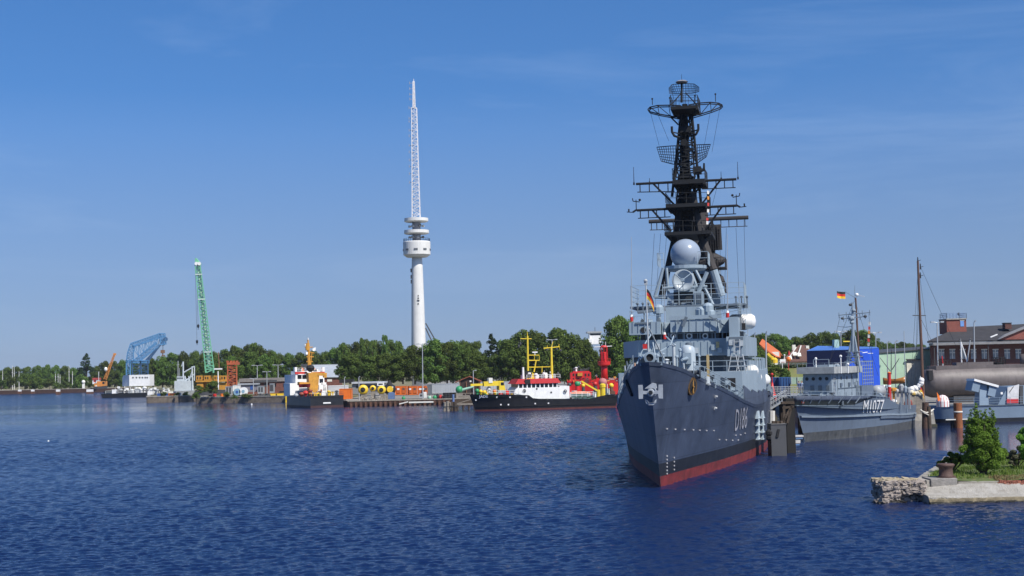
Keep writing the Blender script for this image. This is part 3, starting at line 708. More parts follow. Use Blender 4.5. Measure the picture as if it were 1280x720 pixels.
# gun turret and foredeck gear
m = MB(); gy = 13.0; gc = D.y(860, 445, gy); zd = dk(gy)[1]-.3; gx = gc.x; rg = D.y(869.5,440,gy).x-gx
m.smooth = True; m.lathe([(rg*1.1, zd),(rg*1.1, zd+1.2),(rg, D.y(860,452,gy).z),(rg*.98, D.y(860,440,gy).z),(rg*.85, D.y(860,434.5,gy).z),(rg*.5, D.y(860,431.3,gy).z),(.05, D.y(860,430.6,gy).z)], (gx, gy, 0), 20); m.smooth = False
gun = D.part('gun_turret', m, mat('turret_grey', (.38,.44,.48), .4, var=.15))
zt = D.y(860, 448, gy).z
m = MB(); m.tube((gx, gy-.7, zt), (gx-.1, gy-5.2, zt-.12), .17, .1, 10); m.box(gx-.32, gy-1.35, zt-.45, gx+.32, gy-.6, zt+.45); m.build('gun_barrel', NL, gun)
m = MB(); m.lathe([(rg*.5, D.y(860,432.5,gy).z),(rg*.45, D.y(860,429,gy).z),(.1, D.y(860,427.5,gy).z)], (gx+.1, gy, 0), 12); m.build('turret_hatch', NAVY_D, gun)
VM = [NL, NL, mat('vent_pale', (.42,.46,.48), .5), NAVY_D, mat('gear_dark', (.05,.06,.07), .6)]
for px, py, w, h, y in ((822,447,4,9,9),(829,444,4,6,10),(842,433,5,7,12),(850,440,4,10,12),(846,448,4,8,10),(874,447,3,7,14),(833,451,6,5,8)):
    m = MB(); p = D.y(px, py, y); s = (98.7+y)/F; z0 = dk(y)[1]-.25
    m.lathe([(w*s*.4, min(z0, p.z-h*s)-p.z),(w*s*.4, h*s*.1),(w*s*.62, h*s*.15),(w*s*.55, h*s*.38),(w*s*.2, h*s*.5)], (p.x, y, p.z), 8); D.part('deck_ventilator', m, VM[int(px) % 3])
rnd = random.Random(15); sp_ = []
for y in np.arange(3.5, 19.6, .75):
    hb, zd = dk(y)
    for t in (.86, .55, -.5, -.84): sp_.append((hb*(t+rnd.uniform(-.08,.06)), y+rnd.uniform(-.3,.3)))
clutter(D, 'deck_gear', [q for q in sp_ if (q[0]-gx)**2+(q[1]-gy)**2 > 6 and rnd.random() < .8], VM, lambda x, y: dk(y)[1]-.28, 3, 1.05)
m = MB(); q = D.y(802,441,4); 
for a, b in (((796,455),(806,430)),((816,452),(806,430)),((806,430),(814,418)),((820,450),(816,428)),((824,440),(838,432)),((838,432),(842,420)),((800,449),(815,436)),((844,432),(832,420))):
    m.tube(D.y(*a, 4), D.y(*b, 5), .055, .055, 5)
D.part('foredeck_frame', m, NL)
m = MB(); D.pbox(m, 803.5, 430, 810, 436, 3.6, 3.9); D.part('danger_board', m, REDP)
m = MB(); p = D.y(884.6, 447, 17); m.box(p.x-.1, 16.9, p.z-2.4, p.x+.12, 17.1, p.z+.25); D.part('signal_post', m, mat('post_ochre', (.45,.34,.16), .6))
# port side: boats, rafts, bulwark going aft
for px, py, y in ((940,464,30),(944.5,471.5,33.5),(955.5,475,42)):
    m = MB(); p = D.y(px, py, y); m.smooth = True; m.lathe([(.05,-1.35),(.45,-1.25),(.62,-1.0),(.62,1.0),(.45,1.25),(.05,1.35)], (p.x, y, p.z), 14, 'Y'); m.smooth = False; raft = D.part('liferaft_canister', m, mat('raft_white', (.72,.72,.7), .4, var=.08))
    b = MB(); b.box(p.x-.6, y-.8, p.z-1.1, p.x+.6, y-.6, p.z-.45); b.box(p.x-.6, y+.6, p.z-1.1, p.x+.6, y+.8, p.z-.45); b.build('raft_cradle', NL, raft)
m = MB(); p = D.y(927.5, 402, 31); m.smooth = True; m.lathe([(.05,-1.3),(.5,-1.2),(.72,-.9),(.72,.9),(.5,1.2),(.05,1.3)], (p.x, 31, p.z), 14, 'X'); m.smooth = False; D.part('liferaft_canister', m, mat('raft_white2', (.75,.75,.73), .4, var=.08))
m = MB(); D.pbox(m, 921, 404, 932, 412, 29.8, 32); D.part('raft_cradle', m, BLACKM)
m = MB(); a = dp(922,412,29.6); m.tube(a, dp(934,419,29.6), .08, .08, 5); m.rail([dp(932,412,30), dp(939,412,34)], 1.0, .04, .8, 3, 3); m.box(*dp(936,408,31)[:2], dp(868,412,31).z, dp(939,408,31).x, 31.4, dp(868,401,31).z); D.part('raft_platform', m, NL)
m = MB(); D.pbox(m, 921, 418, 931, 424.5, 28, 34); D.part('wing_deck_house', m, NL)
m = MB()
for y0, y1 in ((20,24),(24,28),(28,33),(33,40),(40,50)):
    (h0, q0), (h1, q1) = dk(y0), dk(y1); m.add([(h0-.02,y0,q0-.05),(h1-.02,y1,q1-.05),(h1-.06,y1,q1+1.0),(h0-.06,y0,q0+1.3)], [(0,1,2,3)])
D.part('side_bulwark', m, HULLP)
m = MB(); hh, qq = dk(44)
for y in (30,34,38,42,47): h_, q_ = dk(y); m.tube((h_-.4,y,q_),(h_-.4,y,q_+4.2), .09,.08,5); m.bar((h_-.4,y,q_+4.2),(h_-2.2,y,q_+4.4),.14)
m.rail([(dk(y)[0]-.3, y, dk(y)[1]+1.0) for y in (33,40,48)], 1.1, .04, 1.5, 4, 3); D.part('boat_davit', m, NL)
m = MB(); p = D.y(945,487,40); m.box(p.x-1.6,38,dk(40)[1],p.x-.2,46,p.z+.6); m.box(p.x-3,44,dk(44)[1],p.x,60,p.z+1.5); D.part('midship_house', m, NL)
m = MB(); D.pbox(m, 941, 479, 946.5, 486.5, 37.8, 38); D.part('house_opening', m, BLACKM)
m = MB(); p = D.y(958.5,492,43); m.ball(p, .45, 8); D.part('fender_ball', m, mat('fender_navy', (.03,.04,.07), .6))
m = MB(); m.box(-5.5, 60, dk(60)[1]-.3, 5.5, 104, dk(60)[1]+4.0); m.box(-4, 64, dk(60)[1]+3.9, 4, 78, dk(60)[1]+7); D.part('aft_deckhouse', m, NL)
m = MB(); m.tube(D.y(964.8,513.5,47), D.y(964.8,531,47), .35, .35, 8); D.part('white_fender_pole', m, mat('pole_white', (.6,.58,.52), .5))
# jack flag hangs on the staff
fl = flag_mb((0,0,0), 1.0, .72, 3, sag=.95); p = D.M @ Vector(D.y(807.4, 361, -3.2))
thing('flag', fl, FLAG, 'black, red and gold flag hanging from the jackstaff on the destroyer bow', 'flag', p, R(-10))

clutter(D, 'bridge_top_gear', [(x, y) for x in np.arange(u0+.3, u1, .9) for y in (27.0,)], VM, lambda x, y: z4+.2, 8, .55)
clutter(D, 'wing_top_gear', [(x, 24.6) for x in np.arange(b0+.3, b1, .75)]+[(x, 24.0) for x in np.arange(a0+.3, a1, .8)], VM, lambda x, y: z3-.1, 9, .5)
clutter(D, 'side_deck_gear', [(dk(y)[0]-1.0, y) for y in np.arange(24, 48, 1.5)], VM+[WHITE, DRED], lambda x, y: dk(y)[1]-.2, 12, 1.3)
for i in range(16):
    x = lerp(xl+.3, xr2-.3, i/15); m = MB(); m.bar((x, 23.9 if x < xr else 22.5, z1+.1), (x, 23.92 if x < xr else 22.52, z2-.15), .035, .03); D.part('plating_stiffener', m, NL)
for px in (845, 853, 862, 871, 880, 888): m = MB(); m.bar(D.y(px,400.5,23.55), D.y(px,414,23.55), .05,.04); D.part('plating_stiffener', m, NL)
for px in (791,798,806,814,821): m = MB(); m.bar(D.y(px,401.5,23.15), D.y(px,415,23.15), .05,.04); D.part('plating_stiffener', m, NL)
for px, py in ((806,434),(813,436),(822,433),(892,434),(900,438),(870,438),(914,428),(926,429)): m = MB(); q = D.y(px,py,23.9 if px < 909 else 22.5); m.cbox(q, .42,.14,.5); D.part('wall_box', m, VM[px % 4])
m = MB(); m.rail([(xl+.2, 24.0, z2), (xr, 23.9, z2)], .5,.025,1.2,3,1); D.part('sill_rail', m, NL)
# ================================================================ minesweeper M1077
M7 = Fr('minesweeper', 'smaller pale grey minesweeper with a raked bow and large white M1077 on its side', 'warship', G(1006.7, 552.5), R(-32))
_e7 = [(985,495),(992.5,495),(1080,495),(1108,495.5),(1113,500),(1119,504),(1127,506.5),(1151,506)]
_h7 = [(-3.3,.001),(-2,.75),(0,1.5),(3,2.35),(6,2.95),(9,3.4),(13,3.8),(17,4.0),(19.5,4.0),(21,4.0),(23,4.0),(26,3.9),(31,3.55)]
_z7 = edge_from_px(M7, _e7, _h7)
_w7 = [(0,.001),(1.2,.3),(2.8,.75),(5,1.4),(7.5,2.05),(10,2.6),(13.5,3.2),(17,3.55),(19.5,3.65),(21,3.7),(23,3.7),(26,3.6),(31,3.3)]
H7 = Hull([(a, b, y, h, z) for (a, b), (y, h), z in zip(_w7, _h7, _z7)], 1.7)
GREY7 = mat('minesweeper_grey', (.125,.16,.21), .45, var=.1, scale=.7, streak=.35, dirt=(.06,.075,.09))
GREY7B = mat('minesweeper_upper', (.25,.305,.355), .45, var=.12, scale=1.0, streak=.25, dirt=(.14,.16,.18))
def z7(f): return lambda k: lerp(1.0, H7.at(k)[4], f)
M7.part('hull', H7.strip(MB(), [z7(t) for t in (0,.2,.4,.6,.75,.9,1)]), GREY7)
M7.part('waterline_band', H7.strip(MB(), [zc(-1), zc(0), zc(.5), zc(1.0)]), mat('worn_dark_band', (.06,.065,.07), .6, var=.4, streak=.6, dirt=(.17,.17,.16)))
m = MB(); rows = []
for k in H7.ks(4):
    sw, hw, yd, hd, zd = H7.at(k); z = min(zd-.1, interp(yd, [(-4,zd-1.0),(18,2.9),(31,2.6)])); rows.append([(-hd+.05,yd,z),(hd-.05,yd,z)])
m.loft(rows, False, False); M7.part('deck', m, mat('deck_green_grey', (.15,.19,.19), .7))
# flared bulwark forward, rubbing strakes
m = MB(); m.smooth = True
for sg in (1,-1):
    rows = []
    for i in range(41):
        k = 6.2*i/40; zt = H7.at(k)[4]; hh = 1.0*min(1, (6.2-k)/1.6)*.98+.02; y, x, _ = H7.pt(k, zt); y2, x2, _ = H7.pt(k, zt-hh)
        q = [(sg*(x2+.02), y2, zt-hh), (sg*(x+.42*min(1,hh)), y-.25*min(1,hh)*max(0,1-k/5), zt+.02), (sg*(x+.36*min(1,hh)), y-.2*min(1,hh)*max(0,1-k/5), zt+.02), (sg*(x-.05), y, zt-hh*.5)]
        rows.append(q if sg > 0 else q[::-1])
    m.loft(rows, True, True)
m.smooth = False; M7.part('bulwark', m, mat('bulwark_shaded', (.055,.07,.105), .5, var=.2, streak=.2))  # darker than the hull: shade below the flare put into the colour
for i in range(7):
    m = MB(); k = .8+i*.66; zt = H7.at(k)[4]; y, x, _ = H7.pt(k, zt); y2, x2, _ = H7.pt(k, zt-1.0); m.bar((x+.36, y, zt-.05), (x2+.1, y2-.45, zt-.8), .1, .1); M7.part('bulwark_stay', m, GREY7B)
m = MB(); H7.band(m, .15, 11.9, lambda k: lerp(2.95, 1.95, k/12), .2, .22); M7.part('rubbing_strake', m, GREY7B)
m = MB(); H7.band(m, 6.6, 11.95, lambda k: lerp(2.95, 1.95, k/12)-.05, .5, .16); M7.part('quarter_guard', m, GREY7)
m = MB(); H7.band(m, .1, 6, lambda k: H7.at(k)[4]-1.03, .06, .05); M7.part('bulwark_line', m, GREY7B)
H7.text(M7, 'M1077', ((1078.7,516.2),(1103.6,515.6),(1105.6,499.4),(1080.3,500.4)), mat('number_white2', (.8,.8,.78), .5, var=.1), 'hull_number', .06)
m = MB(); q = H7.on(M7, 1003, 501.5); m.tube(q-Vector((.1,0,0)), q+Vector((.1,-.06,0)), .3, .26, 10); M7.part('hawse_pipe', m, DRED)
# bridge house
hx, ya, yb = 1.65, 4.5, 14.3
zd7 = 3.2; zr = M7.x(1060, 466, hx).z
m = MB(); m.prism([(-hx,ya),(hx,ya),(hx,yb),(-hx,yb)], zd7, zr); h7 = M7.part('bridge_house', m, GREY7B)
m = MB(); m.prism([(-hx-.5,ya-.6),(hx+.55,ya-.6),(hx+.6,yb-.6),(-hx-.6,yb-.6)], zr+.02, zr+.1); m.prism([(-hx-.5,ya-.6),(hx+.55,ya-.6),(hx+.6,yb-.6),(-hx-.6,yb-.6)], zr+.1, zr+.75)
M7.part('bridge_bulwark', m, mat('bulwark_canvas', (.36,.37,.36), .4, var=.25, scale=1.5))
for dx in (-1.2,-.45,.35,1.1): m = MB(); m.tube((dx,ya-.04,zr-.55),(dx,ya+.05,zr-.55),.2,.2,10); M7.part('porthole', m, GLASS)
for y in (5.8,7.8,9.8,11.6): m = MB(); m.tube((hx-.05,y,zr-.55),(hx+.04,y,zr-.55),.2,.2,10); M7.part('porthole', m, GLASS)
m = MB(); m.box(hx,ya+2,zr-1.75,hx+.06,yb-.1,zr-1.65); M7.part('house_moulding', m, NAVY_D)
m = MB(); m.box(hx+.01,yb-1.3,zd7+.2,hx+.05,yb-.5,zr-1.0); M7.part('house_door', m, NAVY_D)
m = MB(); m.prism([(-.6,1.6),(.7,1.6),(1.5,ya-.05),(-1.5,ya-.05)], zd7+.4, zd7+1.5); M7.part('foredeck_house', m, GREY7B)
m = MB(); m.prism([(-1.5,yb+.02),(1.9,yb+.02),(1.9,18.8),(-1.5,18.8)], zd7-.6, zr-1.6); M7.part('after_house', m, GREY7)
m = MB()
for y in np.arange(yb+.3, 18.8, .8):
    m.tube((1.95,y,zr-1.6),(1.95,y,zr+1.35),.05,.05,4)
for z in np.arange(zr-1.3, zr+1.4, .42): m.tube((1.95,yb+.2,z),(1.95,18.8,z),.045,.045,4)
m.tube((-1.5,18.8,zr-1.6),(-1.5,18.8,zr+1.3),.05,.05,4); m.tube((-1.5,18.8,zr+1.3),(1.95,18.8,zr+1.3),.05,.05,4); M7.part('after_platform_rail', m, GREY7B)
m = MB(); m.rail([(-.4,-3,4.9),(1.9,0.2,4.75),(3.1,5,4.55),(3.9,12,4.3),(4.1,18,3.9)], .75, .03, 1.2, 4, 2); M7.part('deck_rail', m, GREY7B)
VM7 = [GREY7B, GREY7, NAVY_D, GREY7B, mat('gear_dark', (.05,.06,.07), .6)]
rnd = random.Random(11)
clutter(M7, 'deck_gear', [(rnd.uniform(-1.4, min(2.2, 1+y*.3)), y) for y in np.arange(-1.4, 4.2, .3)], VM7, lambda x, y: 4.55, 4, .7)
clutter(M7, 'side_deck_gear', [(rnd.uniform(2.0,2.55), y) for y in np.arange(5, 20, .7)], VM7, lambda x, y: 3.75, 6, .85)
clutter(M7, 'after_deck_gear', [(rnd.uniform(-1.5,2.9), y) for y in np.arange(19.5, 30.5, .5)], VM7+[WHITE, CREAM, DRED], lambda x, y: 2.75, 7, 1.0)
clutter(M7, 'roof_gear', [(rnd.uniform(-1.4,1.4), y) for y in np.arange(4.6, 13.5, .9)], VM7+[WHITE], lambda x, y: zr+.1, 8, .85)
m = MB(); m.rail([(-hx-.45,ya-.5,zr+.75),(hx+.5,ya-.5,zr+.75),(hx+.5,yb-.8,zr+.75)], .45,.03,1.0,4,1); M7.part('roof_rail', m, GREY7B)
for y in (6.4,8.8,11.4,13.2): m = MB(); m.box(hx,y,zd7+.3,hx+.04,y+.05,zr-.1); M7.part('wall_seam', m, NAVY_D)
for y in (7.3,10.2,12.4): m = MB(); m.box(hx,y,zr-1.5,hx+.16,y+.5,zr-1.1); M7.part('wall_box', m, VM7[int(y) % 3])
for x in (-1.3,-.6,.3,1.2): m = MB(); m.box(x-.2,ya-.1,zr-1.9,x+.2,ya,zr-1.3); M7.part('front_locker', m, VM7[int(x*7) % 3])
m = MB(); m.ladder((hx+.1,5.2,zd7+.2),(hx+.1,5.2,zr),(0,1,0),.5,.35,.03); M7.part('ladder', m, STEEL)
# mast: tripod, lower bulk, yards, radar
my = 12.0
def mp7(px, py, y=my): return M7.y(px, py, y)
m = MB(); c = mp7(1067, 458); 
for dx in (-.9, .9): m.tube((c.x+dx, my-.3, zr), mp7(1066.5+dx*2, 420), .14, .09, 6)
m.tube((c.x, my+1.4, zr), mp7(1066.5,408), .16, .1, 6); m.tube(mp7(1066.5,440), mp7(1065.5,378), .22, .1, 8)
for py in (452,446,440): m.box(c.x-.75, my-.4, mp7(1067,py).z, c.x+.75, my+1.2, mp7(1067,py).z+.07)
M7.part('tripod_mast', m, GREY7B)
m = MB(); m.truss([mp7(1061,455),mp7(1072,455),mp7(1070,455,13.3)], [mp7(1064,432),mp7(1069,432),mp7(1067,432,12.8)], 4, .06, .05); M7.part('mast_lattice', m, WHITE)
for l, r in (((1048,394),(1088,390.5)),((1054,398.5),(1082,395.5))):
    m = MB(); a, b = mp7(*l), mp7(*r); m.tube(a, b, .06, .06, 5)
    for t in (.02,.25,.75,.98): p = a.lerp(b, t); m.tube(p-Vector((0,0,.35)), p+Vector((0,0,.3)), .05, .05, 4)
    M7.part('yard', m, GREY7B)
for px, py, r in ((1064.5,398,.38),(1065,403,.3),(1063,381,.22),(1067,388,.28),(1053,398,.2),(1081.5,395.5,.22)):
    m = MB(); m.ball(mp7(px,py), r, 8, .8); M7.part('mast_fitting', m, GREY7B if r > .25 else DGREY)
m = MB(); a, b = mp7(1055,383), mp7(1068,372); m.tube(mp7(1056,364.5), mp7(1068.5,372), .04, .04, 4); m.tube(mp7(1068.5,372), mp7(1068.5,357), .035, .03, 4); m.tube(mp7(1066,408),mp7(1057,409),.05,.05,4); m.tube(mp7(1057,409),mp7(1047,408),.05,.05,4); M7.part('flag_gaff', m, GREY7B)
m = MB(); m.tube(mp7(1074,452,15), mp7(1069.5,372,15), .13, .1, 8); mm_ = M7.part('after_mast', m, MASTW)
m = MB(); p = mp7(1071,368.5,15); m.ball(p, .22, 8); m.tube(p, p+Vector((.9,0,-.25)), .05, .05, 4); m.build('mast_head', WHITE, mm_)
for a, b in (((1068,373),(1098,470)),((1068,376),(1030,470)),((1086,392),(1092,470)),((1050,396),(1036,458))):
    m = MB(); m.tube(mp7(*a), mp7(*b), .02, .02, 3); M7.part('stay_wire', m, DGREY)
m = MB()
for i, py in enumerate((402,408,413,418,423,428)): m.cur = [0,1,2,0,1,0][i]; c = mp7(1085.5-i*.25, py); m.add([c, c+Vector((.22,.1,-.05)), c+Vector((.2,.12,-.4)), c+Vector((0,0,-.38))], [(0,1,2,3)])
M7.part('signal_flag', m, cols)
for px, py in ((1020,455),(1024,470),(1051,452),(1060,462)):
    m = MB(); c = mp7(px, py, 5); m.tube((c.x,5,zr), (c.x,5,c.z+.6), .06,.06,5); m.ball((c.x,5,c.z+.6),.16,6); M7.part('bridge_fitting', m, WHITE)
m = MB(); m.box(-.9,6,zr+.7,.9,8.2,zr+1.0); m.tube((-.9,6,zr+1),(-.9,6,zr+1.6),.05,.05,4); m.tube((.9,6,zr+1),(.9,6,zr+1.6),.05,.05,4); m.tube((-.9,6,zr+1.6),(.9,6,zr+1.6),.05,.05,4); M7.part('chart_table', m, GREY7B)
# after deck: raft, crane, workboat, red post
m = MB(); p = M7.x(1098, 488.5, 1.4); m.smooth = True; m.lathe([(.05,-1.3),(.5,-1.2),(.7,-.9),(.7,.9),(.5,1.2),(.05,1.3)], (1.4,p.y,p.z), 12, 'Y'); m.smooth = False; M7.part('liferaft_canister', m, GREYP)
m = MB(); p = M7.y(1111.5, 490, 24); m.tube((p.x,24,2.7), M7.y(1111.5,466,24), .22, .2, 10); rp = M7.part('red_post', m, REDP)
m = MB(); m.tube(M7.y(1111.5,483.5,24), M7.y(1111.5,481,24), .24, .24, 10); m.build('white_ring', WHITE, rp)
m = MB(); m.tube(M7.y(1111.5,466,24), M7.y(1111.5,464.8,24), .24, .1, 10); m.build('orange_cap', ORG, rp)
m = MB(); b0 = M7.y(1104,474.5,27); b1 = M7.y(1132,473,27); rows = []
for i in range(11):
    t = i/10; w = .55*math.sin(math.pi*min(1,(t*.86+.07)))+.03; c = b0.lerp(b1, t); sh = .25*(2*t-1)**2
    rows.append([c+Vector((0,-w,sh)), c+Vector((0,-w*.75,-.45)), c+Vector((0,0,-.62)), c+Vector((0,w*.75,-.45)), c+Vector((0,w,sh))])
m.smooth = True; m.loft(rows, True, True); m.smooth = False; M7.part('varnished_workboat', m, mat('varnish', (.36,.15,.03), .35, var=.25, scale=2))
for px in (1110, 1126): m = MB(); p = M7.y(px, 476, 27); m.tube((p.x,27,2.6),(p.x,27,p.z),.08,.08,5); M7.part('boat_cradle', m, GREY7)
for a, b in (((1114,468),(1114,440)),((1113,464),(1100,447)),((1115,462),(1124,448)),((1115,441),(1113,432))):
    m = MB(); m.tube(M7.y(*a,25), M7.y(*b,25), .06,.04,5); M7.part('derrick', m, DGREY)
m = MB(); m.tube(M7.y(1132,489,26), M7.y(1130,414,26), .06,.04,6); M7.part('ensign_staff', m, STEEL)
for px, py, w, h, mt in ((1117,487,9,5,YEL2),(1122,488,6,4,ROPE),(1127,485,6,10,GREYP),(1132,487,5,9,GREY7B),(1104,484,6,6,WHITE),(1136,488,4,8,GREYP),(1108,484,4,5,GREY7B)):
    m = MB(); p = M7.y(px, py, 25.5); s = .1; m.lathe([(w*s*.4,-h*s*.5),(w*s*.55,-h*s*.3),(w*s*.5,h*s*.3),(w*s*.2,h*s*.5)], (p.x,25.5,p.z), 8); m.box(p.x-.12,25.4,2.6,p.x+.12,25.6,p.z); M7.part('deck_gear', m, mt)
for px in (1112,1119,1126,1133):
    m = MB(); p = M7.y(px,500,22); m.box(p.x-.05,22,2.4,p.x+.05,22.1,4.2); M7.part('stanchion', m, GREY7B)
fl = flag_mb((0,0,0), -1.1, .8, 3, sag=.12); thing('flag', fl, FLAG, 'small black, red and gold flag flying from the minesweeper mast', 'flag', M7.M @ mp7(1056.5,365), R(5))

# ================================================================ missile boat behind the bush
B = Fr('missile_boat', 'light grey missile boat with a white-topped launcher lying behind the foreground bush', 'warship', G(1163, 528.8), R(-83))
HB = Hull([(0,.05,-.6,.4,2.4),(1,1.0,.6,1.6,2.4),(3,2.3,3,2.6,2.35),(7,2.7,7,3.0,2.3),(25,2.8,25,3.2,2.4),(40,2.6,40,3,2.5)], 1.2)
GREYB = mat('missile_boat_grey', (.20,.268,.345), .45, var=.08, scale=.6, streak=.25, dirt=(.13,.17,.2))
B.part('hull', HB.strip(MB(), [lambda k: .55, lambda k: 1.2, lambda k: HB.at(k)[4]]), GREYB)
B.part('waterline_band', HB.strip(MB(), [zc(-1), zc(0), zc(.55)]), BAND)
m = MB(); HB.band(m, 1.2, 4.95, lambda k: HB.at(k)[4]+.02, .14, .08); B.part('deck_edge', m, NAVY_D)
B.part('deck', HB.decksheet(MB(), .02), NAVY_D)
m = MB(); m.rail([(1.6,.6,2.4),(2.6,3,2.35),(3.0,7,2.3),(3.15,25,2.4),(3,40,2.5)], 1.0, .03, 1.4, 4, 3); B.part('deck_rail', m, GREYB)
lc = B.x(1225, 487, 1.0); th = R(11)
m = MB(); z0 = 2.3; b0, b1 = B.x(1220.5,505,1.0), B.x(1232.5,505,1.0); t0, t1 = B.x(1222,480,1.0), B.x(1231,480,1.0)
m.loft([[(.2,b0.y,z0),(1.9,b0.y,z0),(1.9,b1.y,z0),(.2,b1.y,z0)],[(.5,t0.y,t0.z),(1.6,t0.y,t0.z),(1.6,t1.y,t1.z),(.5,t1.y,t1.z)]]); ln = B.part('launcher_pedestal', m, GREYB)
for (pa, pb) in (((1211.5,478),(1220.5,488)),((1231.5,484),(1240.5,494))):
    m = MB(); c = (B.x(*pa,1.0)+B.x(*pb,1.0))/2; m.cbox(c, 2.0, 1.05, 1.35, 0, -R(16)); B.part('launcher_box', m, GREYB)
m = MB(); a, b = B.x(1213,474,1.0), B.x(1243,483.5,1.0); m.cbox((a+b)/2, 2.4, (b-a).length, .3, 0, -R(16)); B.part('launcher_cover', m, WHITE)
m = MB(); p0, p1 = B.x(1243,505,1.2), B.x(1282,480,1.2)
m.extr([(2.2,p0.y,2.3),(2.2,B.x(1260,480,2.2).y,B.x(1260,483,2.2).z),(2.2,p0.y+40,B.x(1282,480,2.2).z),(2.2,p0.y+40,2.3)], (-3.4,0,0)); B.part('superstructure', m, GREYB)
m = MB(); pts = [B.x(1259,505,2.4),B.x(1259.5,485,2.4),B.x(1274,480.5,2.4),B.x(1273,505,2.4)]; m.extr(pts, (-.2,0,0)); B.part('white_screen', m, mat('screen_white', (.6,.6,.6), .6))
m = MB(); pts = [B.x(1258.6,504,2.43),B.x(1258.6,498.5,2.43),B.x(1273,498.5,2.43),B.x(1273,504,2.43)]; m.extr(pts, (-.05,0,0)); B.part('red_panel', m, REDP)
m = MB(); m.extr([B.x(1275,506,2.5),B.x(1275,482,2.5),B.x(1279,482,2.5),B.x(1279,506,2.5)], (-.2,0,0)); B.part('doorway', m, DGREY)
m = MB(); a, b = B.x(1262,490,2.45), B.x(1267,483,2.45); m.bar(a, b, .12, .06); B.part('wiper_arm', m, DGREY)
for py in (491.5,): m = MB(); c = B.x(1252,py,2.23); m.cbox(c,.1,.3,.3); B.part('wall_light', m, WHITE)

# ================================================================ submarine ashore
S = Fr('submarine', 'brown-grey submarine resting ashore with a blunt dark-ported nose', 'submarine', (P(1154,495,200).x, 200, 2.2), R(-86))
def ss(px, py): return S.x(px, py, 0)
tp, bt = ss(1162, 459), ss(1172, 497.5); rs = (tp.z-bt.z)/2; zc_ = (tp.z+bt.z)/2; y_ = ss(1153.5, 478).y
m = MB(); m.smooth = True
m.lathe([(.05,y_),(rs*.6,y_+.1),(rs*.86,y_+.5),(rs*.96,y_+1.2),(rs,y_+3.0),(rs*1.02,y_+10),(rs*1.02,y_+26),(rs*.8,y_+36),(rs*.3,y_+44)], (0,0,zc_), 40, 'Y'); m.smooth = False
SUBP = mat('submarine_brown', (.128,.108,.104), .55, var=.28, scale=.5, streak=.7, dirt=(.05,.043,.04))
S.part('pressure_hull', m, SUBP)
m = MB(); a, b = ss(1166,457.5), ss(1300,454); m.prism([(-1.3,a.y),(-.3,a.y-.8),(.6,a.y-.8),(1.3,a.y),(1.3,y_+34),(-1.3,y_+34)], zc_+rs*.8, a.z+.0); S.part('deck_casing', m, SUBP)
m = MB(); a, b = ss(1193,453.2), ss(1239,457); m.prism([(-.8,a.y),(.8,a.y),(.8,b.y),(-.8,b.y)], b.z, a.z); S.part('casing_block', m, SUBP)
m = MB(); a, b = ss(1274.5,442.5), ss(1290,457); m.smooth = True; m.loft([[(.9*math.cos(t), a.y+2.2+2.2*math.sin(t), z) for t in np.linspace(0,2*math.pi,16,False)] for z in (b.z, a.z)]); m.smooth = False; S.part('conning_tower', m, SUBP)
m = MB(); a, b = ss(1243,447), ss(1253.5,457); m.rail([(-.9,a.y,b.z),(-.9,b.y,b.z),(.9,b.y,b.z),(.9,a.y,b.z),(-.9,a.y,b.z)], a.z-b.z, .06, .5, 4, 3); m.box(-.6,a.y+.2,b.z,.6,b.y-.2,b.z+.5); S.part('hatch_cage', m, BLACKM)
m = MB(); a, b = ss(1155.5,463), ss(1161,475); m.box(.9,a.y-.12,b.z,2.0,b.y-.1,a.z); S.part('torpedo_port', m, BLACKM)
m = MB(); m.prism([(-1.3,y_+4),(1.4,y_+4),(1.4,y_+9),(-1.3,y_+9)], -.02, zc_-rs*.88-2.2+2.2); S.part('cradle_block', m, DGREY)
m = MB(); m.prism([(-1.3,y_+20),(1.4,y_+20),(1.4,y_+24),(-1.3,y_+24)], -.02, zc_-rs*.88); S.part('cradle_block', m, DGREY)
for px in (1166,1172,1180): m = MB(); a = ss(px, 456); m.rail([(0,a.y,a.z-.3),(0,a.y+1,a.z-.3)], .9, .04, .5, 4, 2); S.part('casing_rail', m, SOOTB)

# ================================================================ JADE
J = Fr('survey_ship', 'black-hulled ship named JADE with white house, red roof band and two yellow masts', 'ship', G(594.4, 514.2), R(-74.5))
_hj = [(-1.2,.002),(.5,1.4),(3,2.7),(6,3.5),(10.2,3.9),(11.0,3.95),(12.2,4),(17,4),(23,4),(25.5,3.9),(27,3.8),(29.6,3.4)]
_wj = [(0,.002),(1,.6),(3.2,1.6),(6,2.7),(10.2,3.5),(11,3.6),(12.2,3.7),(17,3.8),(23,3.7),(25.5,3.5),(27,3.3),(29,2.9)]
_zj = edge_from_px(J, [(588,493),(659.4,493),(662,494.5),(667,498.4),(742,498.4),(748,496),(756,493.3),(770,493)], _hj)
HJ = Hull([(a, b, y, h, z) for (a, b), (y, h), z in zip(_wj, _hj, _zj)], 1.3)
def zj(f): return lambda k: lerp(.35, HJ.at(k)[4], f)
J.part('hull', HJ.strip(MB(), [zj(t) for t in (0,.3,.6,.8,1)]), BLACKP)
J.part('boot_topping', HJ.strip(MB(), [zc(-1), zc(0), zc(.35)]), mat('jade_boot', (.10,.025,.02), .6, var=.4))
J.part('deck', HJ.decksheet(MB(), .5), mat('deck_green', (.05,.13,.08), .7))
HJ.text(J, 'JADE', ((598.6,498.3),(609.8,498.1),(609.8,493.9),(598.6,494.1)), mat('name_white', (.9,.9,.9), .5, var=.02), 'ship_name', .12)
m = MB(); HJ.band(m, .3, 10.9, lambda k: .95, .12, .12); J.part('rubbing_strake', m, BLACKM)
